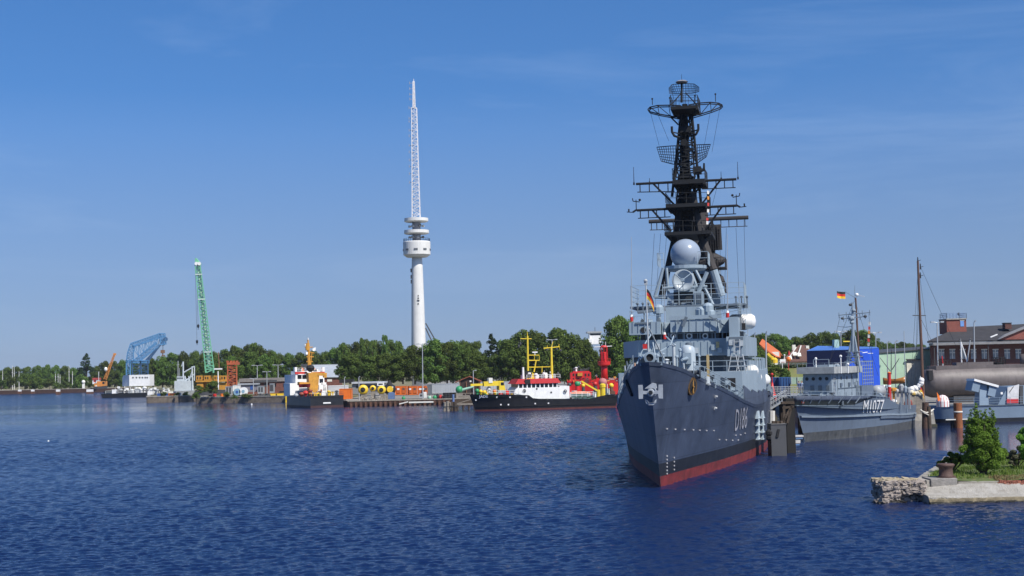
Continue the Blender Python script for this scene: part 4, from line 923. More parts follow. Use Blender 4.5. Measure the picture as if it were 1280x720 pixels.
for px, py in ((621,496.5),(637.5,496.5),(658,496.5),(626,505.8),(635.5,505.8),(669,504.5),(685.5,504),(595,500)):
    m = MB(); q = HJ.on(J, px, py); m.cbox(q, .12, .3, .28); J.part('hull_porthole', m, mat('port_white', (.65,.65,.65), .4))
def jx(px, py, v=2.6): return J.x(px, py, v)
hxj = 3.0; zt_ = jx(670, 480, hxj).z; z0 = 1.9
a, b, c_ = jx(648,490,hxj).y, jx(700,490,hxj).y, jx(712,490,hxj).y
m = MB(); m.prism([(-hxj,a+.5),(hxj,a),(hxj,b),(-hxj,b)], z0, jx(670,484.5,hxj).z); J.part('white_house', m, WHITE)
m = MB(); m.extr([(hxj-.05,a-.0,z0),(hxj-.05,a-1.3,z0),(hxj-.05,a-.6,jx(650,487,hxj).z),(hxj-.05,a,jx(650,484,hxj).z)], (-2*hxj+.1,0,0)); J.part('house_front', m, WHITE)
m = MB(); m.prism([(-hxj+.1,b),(hxj-.1,b),(hxj-.1,c_),(-hxj+.1,c_)], z0-.6, jx(705,482.5,hxj).z); J.part('after_house', m, WHITE)
a2, b2 = jx(646,480,hxj).y, jx(698,480,hxj).y
m = MB(); m.prism([(-hxj+.2,a2+.4),(hxj-.2,a2+.4),(hxj-.2,b2-.2),(-hxj+.2,b2-.2)], jx(670,484.6,hxj).z, jx(670,479.4,hxj).z); J.part('bridge_window_band', m, GLASS)
for i in range(10):
    m = MB(); y = lerp(a2+.4, b2-.25, i/9); m.box(hxj-.22, y-.1, jx(670,484.7,hxj).z, hxj-.14, y+.1, jx(670,479.3,hxj).z); J.part('window_post', m, WHITE)
a3, b3 = jx(644,476,hxj).y, jx(701,476,hxj).y
m = MB(); zA, zB = jx(670,479.4,hxj).z, jx(670,473.4,hxj).z
m.loft([[(-hxj,a3,zA),(hxj+.1,a3,zA),(hxj+.1,b3,zA),(-hxj,b3,zA)],[(-hxj+.6,a3+.8,zB),(hxj-.5,a3+.8,zB),(hxj-.5,b3-.5,zB),(-hxj+.6,b3-.5,zB)]]); J.part('red_roof_band', m, mat('band_red', (.36,.014,.018), .85, var=.15))
m = MB(); q = jx(659.5,477,hxj); m.box(hxj-.15,q.y-.55,q.z-.4,hxj+.12,q.y+.55,q.z+.45); J.part('roof_sign', m, BLACKM)
for px, py in ((655.5,488.5),(671,486),(689,490.5)):
    m = MB(); q = jx(px, py, hxj+.03); m.tube(q-Vector((.05,0,0)), q+Vector((.02,0,0)), .2, .2, 8); J.part('house_porthole', m, DGREY)
for px, py in ((655.5,488.5),(706.5,489)):
    m = MB(); q = jx(px, py, hxj+.08); m.lathe([(.2,0),(.36,0),(.36,.06),(.2,.06),(.2,0)], q, 12, 'X', False); J.part('side_emblem', m, DGREY)
# top deck gear and the two yellow masts
zT = zB
yj0, yj1 = jx(650,470,.8).y, jx(699,470,.8).y; JM = [WHITE, WHITE, CREAM, GREYP]
clutter(J, 'top_deck_gear', [(lerp(-1.6,1.6,(i*37%10)/9), lerp(yj0+1.2,yj1-.8,(i+.5)/14)) for i in range(14)], JM, lambda x, y: zT-.02, 14, 1.15)
m = MB(); m.tube((1.0,jx(654,470,1).y,zT-.3),(1.0,jx(654,470,1).y,jx(654,459,1).z),.28,.22,10); J.part('white_funnel', m, WHITE)
m = MB(); m.rail([(2.3,yj0+1.0,zT),(2.3,yj1-.3,zT)], .8,.05,.9,4,2); J.part('top_rail', m, WHITE)
def tube_px(fr, name, segs, v, mt, ax=0, parent=None):
    m = MB()
    for a, b, r in segs: m.tube(fr.hit(*a, ax, v), fr.hit(*b, ax, v), r, r*.85, 6)
    return fr.part(name, m, mt, parent)
YM = mat('mast_yellow', (.72,.53,.03), .45, var=.12)
k1 = tube_px(J, 'yellow_mast', [((660,474),(659.3,420),.24),((659.3,420),(659,414.5),.08),((650.5,423.5),(664.5,423.5),.09),((667.5,465),(670,451),.16),((661,450.5),(674,450.5),.11),((661,444),(674,444),.09),((674,451),(674,444),.07),((668,451),(668,444),.06),((661,459),(668,459),.1),((667,459),(690,458.5),.09),((677.5,466),(677.5,458),.09)], .0, YM)
m = MB(); p = jx(668.5,441,.0); m.tube((0,p.y,jx(668,444,0).z),(0,p.y,p.z),.1,.1,6); m.box(-.15,p.y-.55,p.z,.15,p.y+.55,p.z+.25); m.build('radar_scanner', WHITE, k1)
for px, py in ((650.5,430),(648.5,433)): m = MB(); p = jx(px, py, 0); m.ball(p,.22,8,1.6); m.tube(p, p+Vector((0,0,1.2)), .03,.03,4); m.build('day_shape', DGREY, k1)
m = MB(); pts = [jx(658.5,473.5,1.2),jx(669,473.5,1.2),jx(669,467.5,1.2),jx(665,465.5,1.2)]; m.extr(pts, (-2,0,0)); J.part('yellow_funnel', m, YM)
m = MB(); c = jx(661,468,1.25); m.tube(c, c+Vector((-.8,0,0)), .75, .75, 12); J.part('funnel_drum', m, BLACKM)
k2 = tube_px(J, 'yellow_mast', [((690,474),(689,435),.3),((679.5,435.5),(699.5,433.5),.12),((689,435),(691.2,427),.1),((684,435),(684,431.5),.07),((698,434),(699,430),.07),((699,434),(701,440),.05)], .0, YM)
for px, py in ((684,437),(696,436.5),(701,438)): m = MB(); m.ball(jx(px,py,0), .25, 6); m.build('mast_lamp', DGREY, k2)
# after deck
m = MB(); p0, p1 = jx(713,491.5,1.5), jx(737.5,491.5,1.5); rows = []
for i in range(9):
    t = i/8; w = 1.0*math.sin(math.pi*(t*.8+.1)); y = lerp(p0.y,p1.y,t); z = p0.z
    rows.append([(1.5-w,y,z-.15),(1.5+w,y,z-.15),(1.5+w*.7,y,z+.35*math.sin(math.pi*(t*.8+.1))),(1.5-w*.7,y,z+.35*math.sin(math.pi*(t*.8+.1)))])
m.loft(rows); J.part('boat_cover', m, mat('cover_orange', (.65,.17,.06), .6, var=.2))
m = MB(); rows = [[(r[0][0],r[0][1],r[0][2]),(r[1][0],r[1][1],r[1][2]),(1.5,r[0][1],r[0][2]-.7)] for r in rows]; m.loft(rows); J.part('rescue_boat', m, WHITE)
m = MB(); m.rail([(3.9,jx(713,495,3.9).y,2.4),(3.9,jx(742,495,3.9).y,2.4)], 1.0, .05, 1.0, 4, 3); J.part('deck_rail', m, WHITE)
m = MB(); m.bar(jx(748.5,489.5,1.0), jx(726.5,476.5,1.0), .42, .3); m.tube((1.0,jx(748,495,1.0).y,1.9), jx(748,487,1.0), .4, .35, 8); J.part('yellow_deck_crane', m, YM)
m = MB(); p = jx(753.5,486,1.0); m.lathe([(.5,1.9-p.z),(.5,.2),(.62,.3),(.62,.9),(.3,1.1)], (1,p.y,p.z), 10); J.part('capstan', m, YM)
for px, py, w, mt in ((718,492,4,WHITE),(724,495,4,WHITE),(730,495,5,WHITE),(744,494,4,WHITE),(760,489,1.0,WHITE)):
    m = MB(); p = jx(px,py,.2); m.box(-.6,p.y-w*.08,1.9,.9,p.y+w*.08,p.z+.5); m.box(-.7,p.y-w*.09,p.z+.5,1.0,p.y+w*.09,p.z+.58); J.part('deck_locker', m, mt)
m = MB(); m.tube((3.2,jx(759.5,493,3.2).y,3), jx(759,480,3.2), .08,.06,5); J.part('stern_light_pole', m, WHITE)
# foredeck crane and buoys carried forward
m = MB(); m.bar(jx(588,481.3,.5), jx(622,480,.5), .5, .45); m.bar(jx(604,480,.5), jx(626,479,.5), 1.2, .95); J.part('foredeck_crane_boom', m, YM)
m = MB(); a, b = jx(624,476.5,1.2), jx(631.5,488,1.2); m.loft([[(1.2,a.y,b.z),(1.2,b.y+.1,b.z),(-.8,b.y+.1,b.z),(-.8,a.y,b.z)],[(1.2,a.y,a.z),(1.2,b.y-.3,a.z),(-.8,b.y-.3,a.z),(-.8,a.y,a.z)]]); cb = J.part('crane_cab', m, YM)
m = MB(); a, b = jx(626,478,1.23), jx(630,481.5,1.23); m.box(1.2,a.y,b.z,1.24,b.y,a.z); m.build('cab_window', GLASS, cb)
m = MB(); p = jx(612.5,475.5,.6); m.box(-.2,p.y-.4,p.z-.5,1.2,p.y+.4,p.z+.5); J.part('crane_winch', m, CREAM)
clutter(J, 'foredeck_gear', [(lerp(-.5,interp(lerp(1.2,9.4,(i+.5)/20),[(1,.3),(4,1.6),(9.4,2.4)]),(i*29%8)/7), lerp(1.2,9.4,(i+.5)/20)) for i in range(20)], [YEL, ORG, CREAM, GREENP, WHITE, YEL, REDP, DGREY], lambda x, y: 2.95, 31, 1.0)
for px, py, r, mt in ((601,489.5,.42,YEL),(605.5,490.3,.45,YEL),(611,486,.5,WHITE),(618,489,.42,ORG),(596.5,488.5,.45,GREENP)):
    m = MB(); p = J.x(px,py,.3); m.smooth = True; m.ball(p, r, 12); m.smooth = False; m.tube(p-Vector((0,0,r+.3)), p-Vector((0,0,r*.5)), r*.5, r*.6, 8); J.part('carried_buoy', m, mt)
m = MB(); m.rail([(2.4,2,_zj[2]),(3.8,10,_zj[4])], .9, .04, .9, 4, 2); J.part('bow_rail', m, WHITE)

# ================================================================ buoy tender, stern towards us
T = Fr('buoy_tender', 'black-hulled buoy tender with white bridge and ochre crane and mast, stern towards us', 'ship', G(409, 509.2), R(29))
HW = 4.2
def tb(z0, z1, mt, name, bow):
    m = MB(); rows = []
    for y, w, up in ((0,HW,0),(8,HW,0),(15,HW*.95,0),(19,HW*.8,bow),(23,HW*.5,bow),(26.5,.1,bow*1.1)): rows.append([(-w,y,z0),(w,y,z0),(w*1.02,y,z1+up),(-w*1.02,y,z1+up)])
    m.loft(rows); return T.part(name, m, mt)
zq = T.y(409, 494.5, 0).z
tb(.5, zq, BLACKP, 'hull', 1.9); tb(-1, .5, mat('tender_boot', (.05,.02,.02), .6), 'boot_topping', 0)
m = MB(); a, b = T.y(404,503.8,-.03), T.y(413.5,503.8,-.03); m.box(a.x,-.06,a.z-.16,b.x,-.02,a.z+.16); T.part('name_board', m, WHITE)
m = MB(); m.box(-HW-.06,-.12,zq-.35,HW+.06,.0,zq+.02); T.part('stern_fender', m, BLACKM)
def ty(px, py, y): return T.y(px, py, y)
m = MB(); T.pbox(m, 369.5, 468, 405.5, 495, 10, 18); m.box(ty(372,460,12).x, 11.5, ty(388,468,11.5).z, ty(403,460,12).x, 17, ty(388,463.5,11.5).z); T.part('white_bridge', m, WHITE)
for x0, y0, x1, y1 in ((372,468.8,377,473.5),(378,468.8,383,473.5),(399.5,473.5,404,478.5),(371.5,461.5,376,464),(392,461.5,396,464)):
    m = MB(); T.pbox(m, x0,y0,x1,y1, 9.94 if y0 > 466 else 11.4, 10.1 if y0 > 466 else 11.6); T.part('bridge_window', m, GLASS)
for x0, x1 in ((369,384),(392,406)): m = MB(); T.pbox(m, x0,464.8,x1,467.6, 9.8,10.1); T.part('red_stripe', m, REDP)
for px in (370,404.5): m = MB(); T.pbox(m, px-1.5,459,px+1.5,466, 10.5,11.5); T.part('bridge_wing', m, WHITE)
for x0, y0, x1, y1, mt in ((362.5,479,371,494,WHITE),(399,481,409,494,WHITE),(372,488,386,495,GREYP),(404,478,408,489,WHITE)):
    m = MB(); T.pbox(m, x0,y0,x1,y1, 8.5 if x0<370 or x0>390 else 7, 13); T.part('deck_house', m, mt)
tm = tube_px(T, 'ochre_mast', [((386.5,464),(385.2,429),.42),((385.2,429),(384.8,423),.2),((381,434),(391,434),.14),((383,446),(392,446),.16),((388,458),(390,440),.14),((387,440),(393,441.5),.12),((383,452),(391,452),.14),((384.5,438),(384.5,429),.55)], 12, YEL2, 1)
for px, py, w, h in ((383.2,441.5,2.6,3.2),(381.2,431,1.6,1.6),(384.8,423.5,1.0,2.5)): m = MB(); c = ty(px,py,11.6); m.cbox(c, w*.2,.4,h*.2); m.build('mast_box', WHITE, tm)
m = MB(); c = ty(388,460,9); m.lathe([(.3,-1),(.8,-.6),(1.1,0),(.8,.6),(.2,.8)], c, 10); T.part('dark_winch', m, BLACKM)
m = MB(); m.loft([[ty(386.5,494,6.0)+Vector((dx,dy,0)) for dx,dy in ((-.1,-.8),(1.9,-.8),(1.9,.9),(-.1,.9))],[ty(386,466,6.0)+Vector((dx,dy,0)) for dx,dy in ((-.4,-.8),(2.5,-.8),(2.5,.9),(-.4,.9))]]); m.bar(ty(389,467,6), ty(406.5,468,5), .9,.8); m.bar(ty(406,466,5), ty(406,472,5), .8,.7); m.bar(ty(388,480,5.9), ty(373,479.5,5), .9,.8); T.part('ochre_crane', m, YEL2)
m = MB(); c = ty(380.5,481.5,4.5); rows = []
for i in range(9): t = i/8; w = .75*math.sin(math.pi*(t*.84+.08)); rows.append([c+Vector((lerp(-1.5,1.5,t),-w,.3)), c+Vector((lerp(-1.5,1.5,t),w,.3)), c+Vector((lerp(-1.4,1.4,t),0,-.55))])
m.loft(rows); T.part('red_rescue_boat', m, mat('dark_red_boat', (.25,.02,.03), .5))
for px, py, r, mt in ((398,493.5,.7,YEL),(377,492.5,.6,DRED),(382,491,.7,REDP),(370,494,.6,GREYP),(394,493,.5,YEL2),(424,496,.5,WHITE),(388,492,.5,YEL2)):
    m = MB(); c = ty(px,py,3.5); m.ball(c, r, 10, .8); m.tube((c.x,3.5,zq-.1),(c.x,3.5,c.z),r*.4,r*.5,6); T.part('deck_buoy', m, mt)
m = MB(); m.rail([(-HW,0.1,zq),(HW,.1,zq),(HW,8,zq)], .8,.04,1.2,4,2); T.part('stern_rail', m, DGREY)
T.part('white_pennant', MB().add([ty(390.5,436,12),ty(394.5,434,12),ty(394.5,438,12),ty(391,439,12)],[(0,1,2,3)]), WHITE)

clutter(T, 'deck_gear', [(lerp(-HW+.6,HW-.6,(i*31%12)/11), lerp(.8,9.2,(i+.5)/24)) for i in range(24)], [DGREY, ORG, GREYP, WHITE, YEL, DRED, BLACKM], lambda x, y: zq-.05, 33, 1.2)
clutter(T, 'bridge_gear', [(lerp(-2.6,2.6,i/7), 13.5) for i in range(8)], [WHITE, DGREY, ORG, GREYP], lambda x, y: T.y(388,463.8,12).z, 35, .9)
m = MB(); m.rail([(-HW*.95,9,zq),(-HW*.95,15,zq+.8),(-HW*.8,19,zq+1.9)], 1.0,.05,1.0,4,3); T.part('side_rail', m, WHITE)
m = MB(); m.rail([T.y(369.5,464.6,9.7), T.y(405.5,464.2,9.7)], .9,.05,.8,4,2); T.part('bridge_rail', m, WHITE)
# ================================================================ water, land, sky
def water_mat(far):
    m, nt, b = _nt('harbour_water_far' if far else 'harbour_water')
    b.inputs['Base Color'].default_value = (.004,.013,.056,1); b.inputs['IOR'].default_value = 1.315; b.inputs['Roughness'].default_value = .16 if far else .08
    geo = nt.nodes.new('ShaderNodeNewGeometry')
    def noise(sx, sy, sc, det, rot=0.3):
        mp = nt.nodes.new('ShaderNodeMapping'); mp.inputs['Scale'].default_value = (sx, sy, 1); mp.inputs['Rotation'].default_value = (0,0,rot)
        nt.links.new(geo.outputs['Position'], mp.inputs[0])
        n = N(nt, 'ShaderNodeTexNoise', Scale=sc, Detail=det, Roughness=.6); nt.links.new(mp.outputs[0], n.inputs['Vector']); return n.outputs['Fac']
    a = noise(1, 1.4, .9 if far else 5.5, 4.0)
    at_ = N(nt, 'ShaderNodeAttribute', attribute_name='chop')
    bp = N(nt, 'ShaderNodeBump', Strength=1.0, Distance=.6 if far else .1)
    nt.links.new(a, bp.inputs['Height'])
    if not far:
        mu = N(nt, 'ShaderNodeMath', operation='MULTIPLY'); nt.links.new(at_.outputs['Fac'], mu.inputs[0]); mu.inputs[1].default_value = .075; nt.links.new(mu.outputs[0], bp.inputs['Distance'])
    nt.links.new(bp.outputs[0], b.inputs['Normal'])
    return m
m = MB(); m.add([(-6000,-400,-.2),(6000,-400,-.2),(6000,9000,-.2),(-6000,9000,-.2)], [(0,1,2,3)])
struct('water', m, water_mat(True))
def chop_at(x, y):
    """how ruffled the surface is: gust lanes, and shelter between the moored ships and behind the mole"""
    g = .5*np.sin(x*.021+y*.043+1.0)+.5*np.sin(-x*.013+y*.071+2.2)+.35*np.sin(x*.05-y*.11+.6)+.3*np.sin(y*.19+x*.018)
    a = .92 + .22*g
    a = a*np.where(y > 215, 1-.8*np.clip((y-215)/70, 0, 1)*np.clip(.45+1.1*np.sin(x*.010+y*.062+.8*np.sin(x*.021)), 0, 1), 1)
    edge = 121+5*np.sin(x*.21)+3*np.sin(x*.53+1)
    cal = np.clip((x-27-.06*(y-120))/7, 0, 1)*np.clip((y-edge)/9, 0, 1)
    a = a*(1-.93*cal)
    near = np.clip((x-22)/8, 0, 1)*np.clip(1-np.abs(y-78)/12, 0, 1); a = a*(1-.45*near)
    return np.clip(a, .03, 1.6)
def waves():
    rng = np.random.default_rng(77); ys = [42.0]
    while ys[-1] < 430: ys.append(ys[-1]+.0019*ys[-1])
    ys = np.array(ys); nc = 900; u = np.linspace(-1, 1, nc)
    X = u[None,:]*(ys[:,None]*.42+9); Y = np.repeat(ys[:,None], nc, 1); Z = np.zeros_like(X); step = .0019*Y
    dxs = (Y*.42+9)*2/nc
    for k in range(64):
        L = math.exp(rng.uniform(math.log(.26), math.log(1.35))); th = rng.normal(-1.35, .75); kk = 2*math.pi/L
        amp = .0082*L*rng.uniform(.6,1.3)*min(1, (.75/L))**.6
        ph = rng.uniform(0, 6.283); w = np.clip((L/(2.2*step))-.6, 0, 1)*np.clip((L/(2.2*dxs))-.6, 0, 1)
        ar = kk*(X*math.cos(th)+Y*math.sin(th))+ph+.8*np.sin(X*.37+Y*.23+k)
        Z += w*amp*np.sin(ar)
    C = chop_at(X, Y); Z *= C
    nr = len(ys); v = np.stack([X, Y, Z], 2).reshape(-1,3).astype(np.float32)
    i = np.arange(nr-1)[:,None]*nc+np.arange(nc-1)[None,:]; q = np.stack([i, i+1, i+nc+1, i+nc], 2).reshape(-1).astype(np.int32)
    me = bpy.data.meshes.new('water'); me.vertices.add(len(v)); me.vertices.foreach_set('co', v.ravel()); me.loops.add(len(q)); me.loops.foreach_set('vertex_index', q)
    me.polygons.add(len(q)//4); me.polygons.foreach_set('loop_start', np.arange(0, len(q), 4, dtype=np.int32)); me.update(calc_edges=True)
    me.polygons.foreach_set('use_smooth', np.ones(len(q)//4, dtype=bool))
    at_ = me.attributes.new('chop', 'FLOAT', 'POINT'); at_.data.foreach_set('value', C.reshape(-1).astype(np.float32))
    me.materials.append(water_mat(False)); o = bpy.data.objects.new('water', me); COL.objects.link(o); return tag(o, kind='structure')
waves()

def ground_mat(name, cols, sc=.15, bump=.3):
    mm, nt, b = _nt(name)
    n1 = N(nt, 'ShaderNodeTexNoise', Scale=sc, Detail=7.0, Roughness=.65); nt.links.new(coords(nt), n1.inputs['Vector'])
    n2 = N(nt, 'ShaderNodeTexNoise', Scale=sc*9, Detail=5.0); nt.links.new(coords(nt), n2.inputs['Vector'])
    c = mixc(nt, ramp(nt, n1.outputs['Fac'], .38, .62), cols[0], cols[1]); c = mixc(nt, ramp(nt, n2.outputs['Fac'], .5, .7), c, cols[2])
    nt.links.new(c, b.inputs['Base Color']); b.inputs['Roughness'].default_value = .95
    bp = N(nt, 'ShaderNodeBump', Strength=bump, Distance=.15); nt.links.new(n2.outputs['Fac'], bp.inputs['Height']); nt.links.new(bp.outputs[0], b.inputs['Normal'])
    return mm
GRASS = ground_mat('grass_ground', ((.05,.085,.018),(.085,.115,.028),(.14,.13,.05)), .3)
YARD = ground_mat('quay_paving', ((.2,.19,.17),(.26,.245,.215),(.15,.14,.12)), .12)
BANKG = ground_mat('rough_ground', ((.10,.11,.035),(.19,.165,.09),(.24,.2,.12)), .1)
DIKE = ground_mat('dike_grass', ((.11,.13,.03),(.15,.16,.05),(.17,.15,.06)), .08)
def land(poly, z, mt, depth=2.5):
    m = MB(); m.prism(poly, -depth, z); return struct('ground', m, mt)
# far shore on the left, the bank with the cranes, the buoy yard, the museum quay, land behind
land([(-2500,741),(-208,748),(-196,720),(-188,625),(-165,600),(-152.1,590),(-152.1,1600),(-2500,1600)], 2.0, BANKG)
land([(-152,590),(-128,480),(-117,436),(-96,436),(-94,404.5),(-64.6,394),(-52,370),(-46,349),(-44.9,346),(-44.9,1600),(-152,1600)], 1.7, BANKG)
land([(-40.5,334),(60,334),(60,1500),(-44.85,1500),(-44.85,345)], 1.25, YARD)
land([(40,190),(48,191),(60,194),(110,200),(900,300),(900,1500),(60.1,1500),(60.1,330),(44.5,226)], 2.2, YARD)
land([(-3500,1600.1),(3500,1600.1),(3500,8800),(-3500,8800)], 2.0, GRASS)
m = MB(); rows = []
for x in np.linspace(44, 420, 40):
    rows.append([(x, y, z + .25*math.sin(x*.11)) for y, z in ((262,2.1),(290,2.3),(302,5.4),(306,7.0),(312,7.3),(335,6.9),(430,6.5),(520,7.5),(600,2.0))])
m.smooth = True; m.loft(rows, False, False); struct('dike', m, DIKE)

# quay walls
def wall(name, label, pts, z0, z1, th, mt, cap=None):
    m = MB(); fr = Fr(name, label, 'quay wall')
    for a, b in zip(pts, pts[1:]):
        a = Vector((*a, 0)); b = Vector((*b, 0)); d = (b-a).normalized(); n = Vector((d.y, -d.x, 0))
        m.extr([a+n*th+Vector((0,0,z0)), b+n*th+Vector((0,0,z0)), b+Vector((0,0,z0)), a+Vector((0,0,z0))], (0,0,z1-z0))
    fr.part('wall_face', m, mt)
    if cap:
        c = MB()
        for a, b in zip(pts, pts[1:]):
            a = Vector((*a, 0)); b = Vector((*b, 0)); d = (b-a).normalized(); n = Vector((d.y, -d.x, 0))
            c.extr([a+n*(th+.1)+Vector((0,0,z1+.003)), b+n*(th+.1)+Vector((0,0,z1+.003)), b-n*.5+Vector((0,0,z1+.003)), a-n*.5+Vector((0,0,z1+.003))], (0,0,.22))
        fr.part('coping', c, cap)
    return fr
SHEET = ribbed('sheet_piling', (.10,.05,.035), 5.0, 'X', .8, 1.0, .3)
wall('quay_wall', 'long low rusty sheet pile wall along the far left shore', [(-1200,744),(-208,747.9)], -2, 1.9, .4, SHEET, mat('coping_pale', (.42,.38,.32), .9))
wall('quay_wall', 'old stone and concrete bank wall below the green and yellow cranes', [(-152,589.8),(-128.2,480),(-117.2,435.8),(-96.3,435.8),(-94,404.2),(-64.6,393.7),(-52,370),(-46,349)], -2, 1.75, .35, mat('bank_stone', (.17,.14,.11), .95, var=.5, scale=1.2, streak=.6, bump=.6), CONC)
wall('quay_wall', 'brown sheet pile quay below the orange containers and yellow buoys', [(-44.9,345),(-40.5,334.2),(60,333.8)], -2, 1.2, .35, SHEET, mat('coping_grey', (.3,.27,.22), .9, var=.3))
wall('quay_wall', 'quay wall behind the minesweeper below the submarine', [(44.4,226),(39.8,189.8),(48,190.8),(60,193.8),(110,199.8),(400,235)], -2, 2.15, .3, CONC)
m = MB(); random.seed(3)
m = MB()
for i in range(83):
    x = -40.2 + i*1.2; m.box(x, 333.1, -.6, x+.5, 333.6, 1.05)
o = [o for o in bpy.data.objects if o.get('label','').startswith('brown sheet pile quay')][0]
m.build('pile_ribs', RUST, o)

# sky
w = bpy.data.worlds.new('World'); SC.world = w; w.use_nodes = True
nt = w.node_tree; bg = nt.nodes['Background']
SUN_AZ, SUN_EL = R(42), R(50)          # right of straight-behind-the-camera, height
sky = nt.nodes.new('ShaderNodeTexSky'); sky.sky_type = 'NISHITA'; sky.sun_disc = False
sky.sun_elevation = SUN_EL; sky.sun_rotation = math.pi - SUN_AZ
sky.altitude = 0; sky.air_density = 1.0; sky.dust_density = .5; sky.ozone_density = 1.5
tcn = nt.nodes.new('ShaderNodeTexCoord')
lift = nt.nodes.new('ShaderNodeMapping'); lift.inputs['Scale'].default_value = (1,1,.8); lift.inputs['Location'].default_value = (0,0,.12); nt.links.new(tcn.outputs['Generated'], lift.inputs[0])
nrmv = N(nt, 'ShaderNodeVectorMath', operation='NORMALIZE'); nt.links.new(lift.outputs[0], nrmv.inputs[0]); nt.links.new(nrmv.outputs[0], sky.inputs['Vector'])
mp = nt.nodes.new('ShaderNodeMapping'); mp.inputs['Scale'].default_value = (1.2, 1.2, 9); mp.inputs['Rotation'].default_value = (0, R(8), 0); nt.links.new(tcn.outputs['Generated'], mp.inputs[0])
cn = N(nt, 'ShaderNodeTexNoise', Scale=2.3, Detail=8.0, Roughness=.62, Distortion=.6); nt.links.new(mp.outputs[0], cn.inputs['Vector'])
cl = ramp(nt, cn.outputs['Fac'], .5, .95, (0,0,0,1), (.2,.2,.2,1))
tint = mixc(nt, 1.0, sky.outputs[0], (.88,.95,1.14), 'MULTIPLY')
cc = mixc(nt, cl, tint, (7.0,8.2,9.8))
hsv = N(nt, 'ShaderNodeHueSaturation'); sz_ = nt.nodes.new('ShaderNodeSeparateXYZ'); nt.links.new(tcn.outputs['Generated'], sz_.inputs[0]); smr = N(nt, 'ShaderNodeMapRange'); smr.inputs['From Max'].default_value = .2; smr.inputs['To Min'].default_value = .90; smr.inputs['To Max'].default_value = 1.24; nt.links.new(sz_.outputs[2], smr.inputs[0]); nt.links.new(smr.outputs[0], hsv.inputs['Saturation']); vmr = N(nt, 'ShaderNodeMapRange'); vmr.inputs['From Max'].default_value = .17; vmr.inputs['To Min'].default_value = .70; vmr.inputs['To Max'].default_value = 1.03; nt.links.new(sz_.outputs[2], vmr.inputs[0]); nt.links.new(vmr.outputs[0], hsv.inputs['Value']); nt.links.new(cc, hsv.inputs['Color']); nt.links.new(hsv.outputs[0], bg.inputs['Color']); bg.inputs['Strength'].default_value = .09
sl = bpy.data.lights.new('sun', 'SUN'); sl.energy = 5.0; sl.angle = R(.53); sl.color = (1, .95, .87)
so = bpy.data.objects.new('sun', sl); COL.objects.link(so)
sd = Vector((math.sin(SUN_AZ)*math.cos(SUN_EL), -math.cos(SUN_AZ)*math.cos(SUN_EL), math.sin(SUN_EL)))
so.rotation_euler = sd.to_track_quat('Z', 'Y').to_euler(); so.location = (60, -60, 120)

cam = bpy.data.cameras.new('camera'); co = bpy.data.objects.new('camera', cam); COL.objects.link(co)
cam.sensor_width = 36; cam.lens = F/1280*36; cam.clip_start = .5; cam.clip_end = 20000
mx = Matrix((RT, UP, -FW)).transposed().to_4x4(); mx.translation = CAM; co.matrix_world = mx
SC.camera = co
SC.view_settings.view_transform = 'Standard'; SC.view_settings.look = 'None'; SC.view_settings.exposure = .3; SC.view_settings.gamma = 1
SC.view_settings.use_curve_mapping = False
# ================================================================ trees
def leaf_mat(name, dark, light, trans=.25):
    m, nt, b = _nt(name)
    geo = nt.nodes.new('ShaderNodeNewGeometry'); oi = nt.nodes.new('ShaderNodeObjectInfo')
    no = N(nt, 'ShaderNodeTexNoise', Scale=.6, Detail=3.0); nt.links.new(geo.outputs['Position'], no.inputs['Vector'])
    mx_ = N(nt, 'ShaderNodeMath', operation='MULTIPLY_ADD'); nt.links.new(geo.outputs['Random Per Island'], mx_.inputs[0]); mx_.inputs[1].default_value = .5; nt.links.new(no.outputs['Fac'], mx_.inputs[2])
    c = mixc(nt, ramp(nt, mx_.outputs[0], .35, 1.0), dark, light)
    hs = N(nt, 'ShaderNodeHueSaturation'); nt.links.new(c, hs.inputs['Color'])
    mr = N(nt, 'ShaderNodeMapRange'); mr.inputs['To Min'].default_value = .58; mr.inputs['To Max'].default_value = 1.4; nt.links.new(oi.outputs['Random'], mr.inputs[0]); nt.links.new(mr.outputs[0], hs.inputs['Value'])
    m2 = N(nt, 'ShaderNodeMapRange'); m2.inputs['To Min'].default_value = .475; m2.inputs['To Max'].default_value = .52; nt.links.new(oi.outputs['Random'], m2.inputs[0]); nt.links.new(m2.outputs[0], hs.inputs['Hue'])
    nt.links.new(hs.outputs[0], b.inputs['Base Color']); b.inputs['Roughness'].default_value = .85; b.inputs['Specular IOR Level'].default_value = .15
    tr = nt.nodes.new('ShaderNodeBsdfTranslucent'); nt.links.new(hs.outputs[0], tr.inputs['Color'])
    ms = nt.nodes.new('ShaderNodeMixShader'); ms.inputs[0].default_value = trans
    nt.links.new(b.outputs[0], ms.inputs[1]); nt.links.new(tr.outputs[0], ms.inputs[2])
    nt.links.new(ms.outputs[0], nt.nodes['Material Output'].inputs['Surface']); return m
LEAF = leaf_mat('leaf_green', (.034,.068,.015), (.115,.17,.034))
LEAFD = leaf_mat('leaf_dark', (.016,.036,.018), (.04,.075,.03))
LEAFB = leaf_mat('leaf_bush', (.055,.115,.015), (.16,.28,.038), .35)
BARK = mat('bark', (.09,.07,.05), .9, var=.4, scale=3)
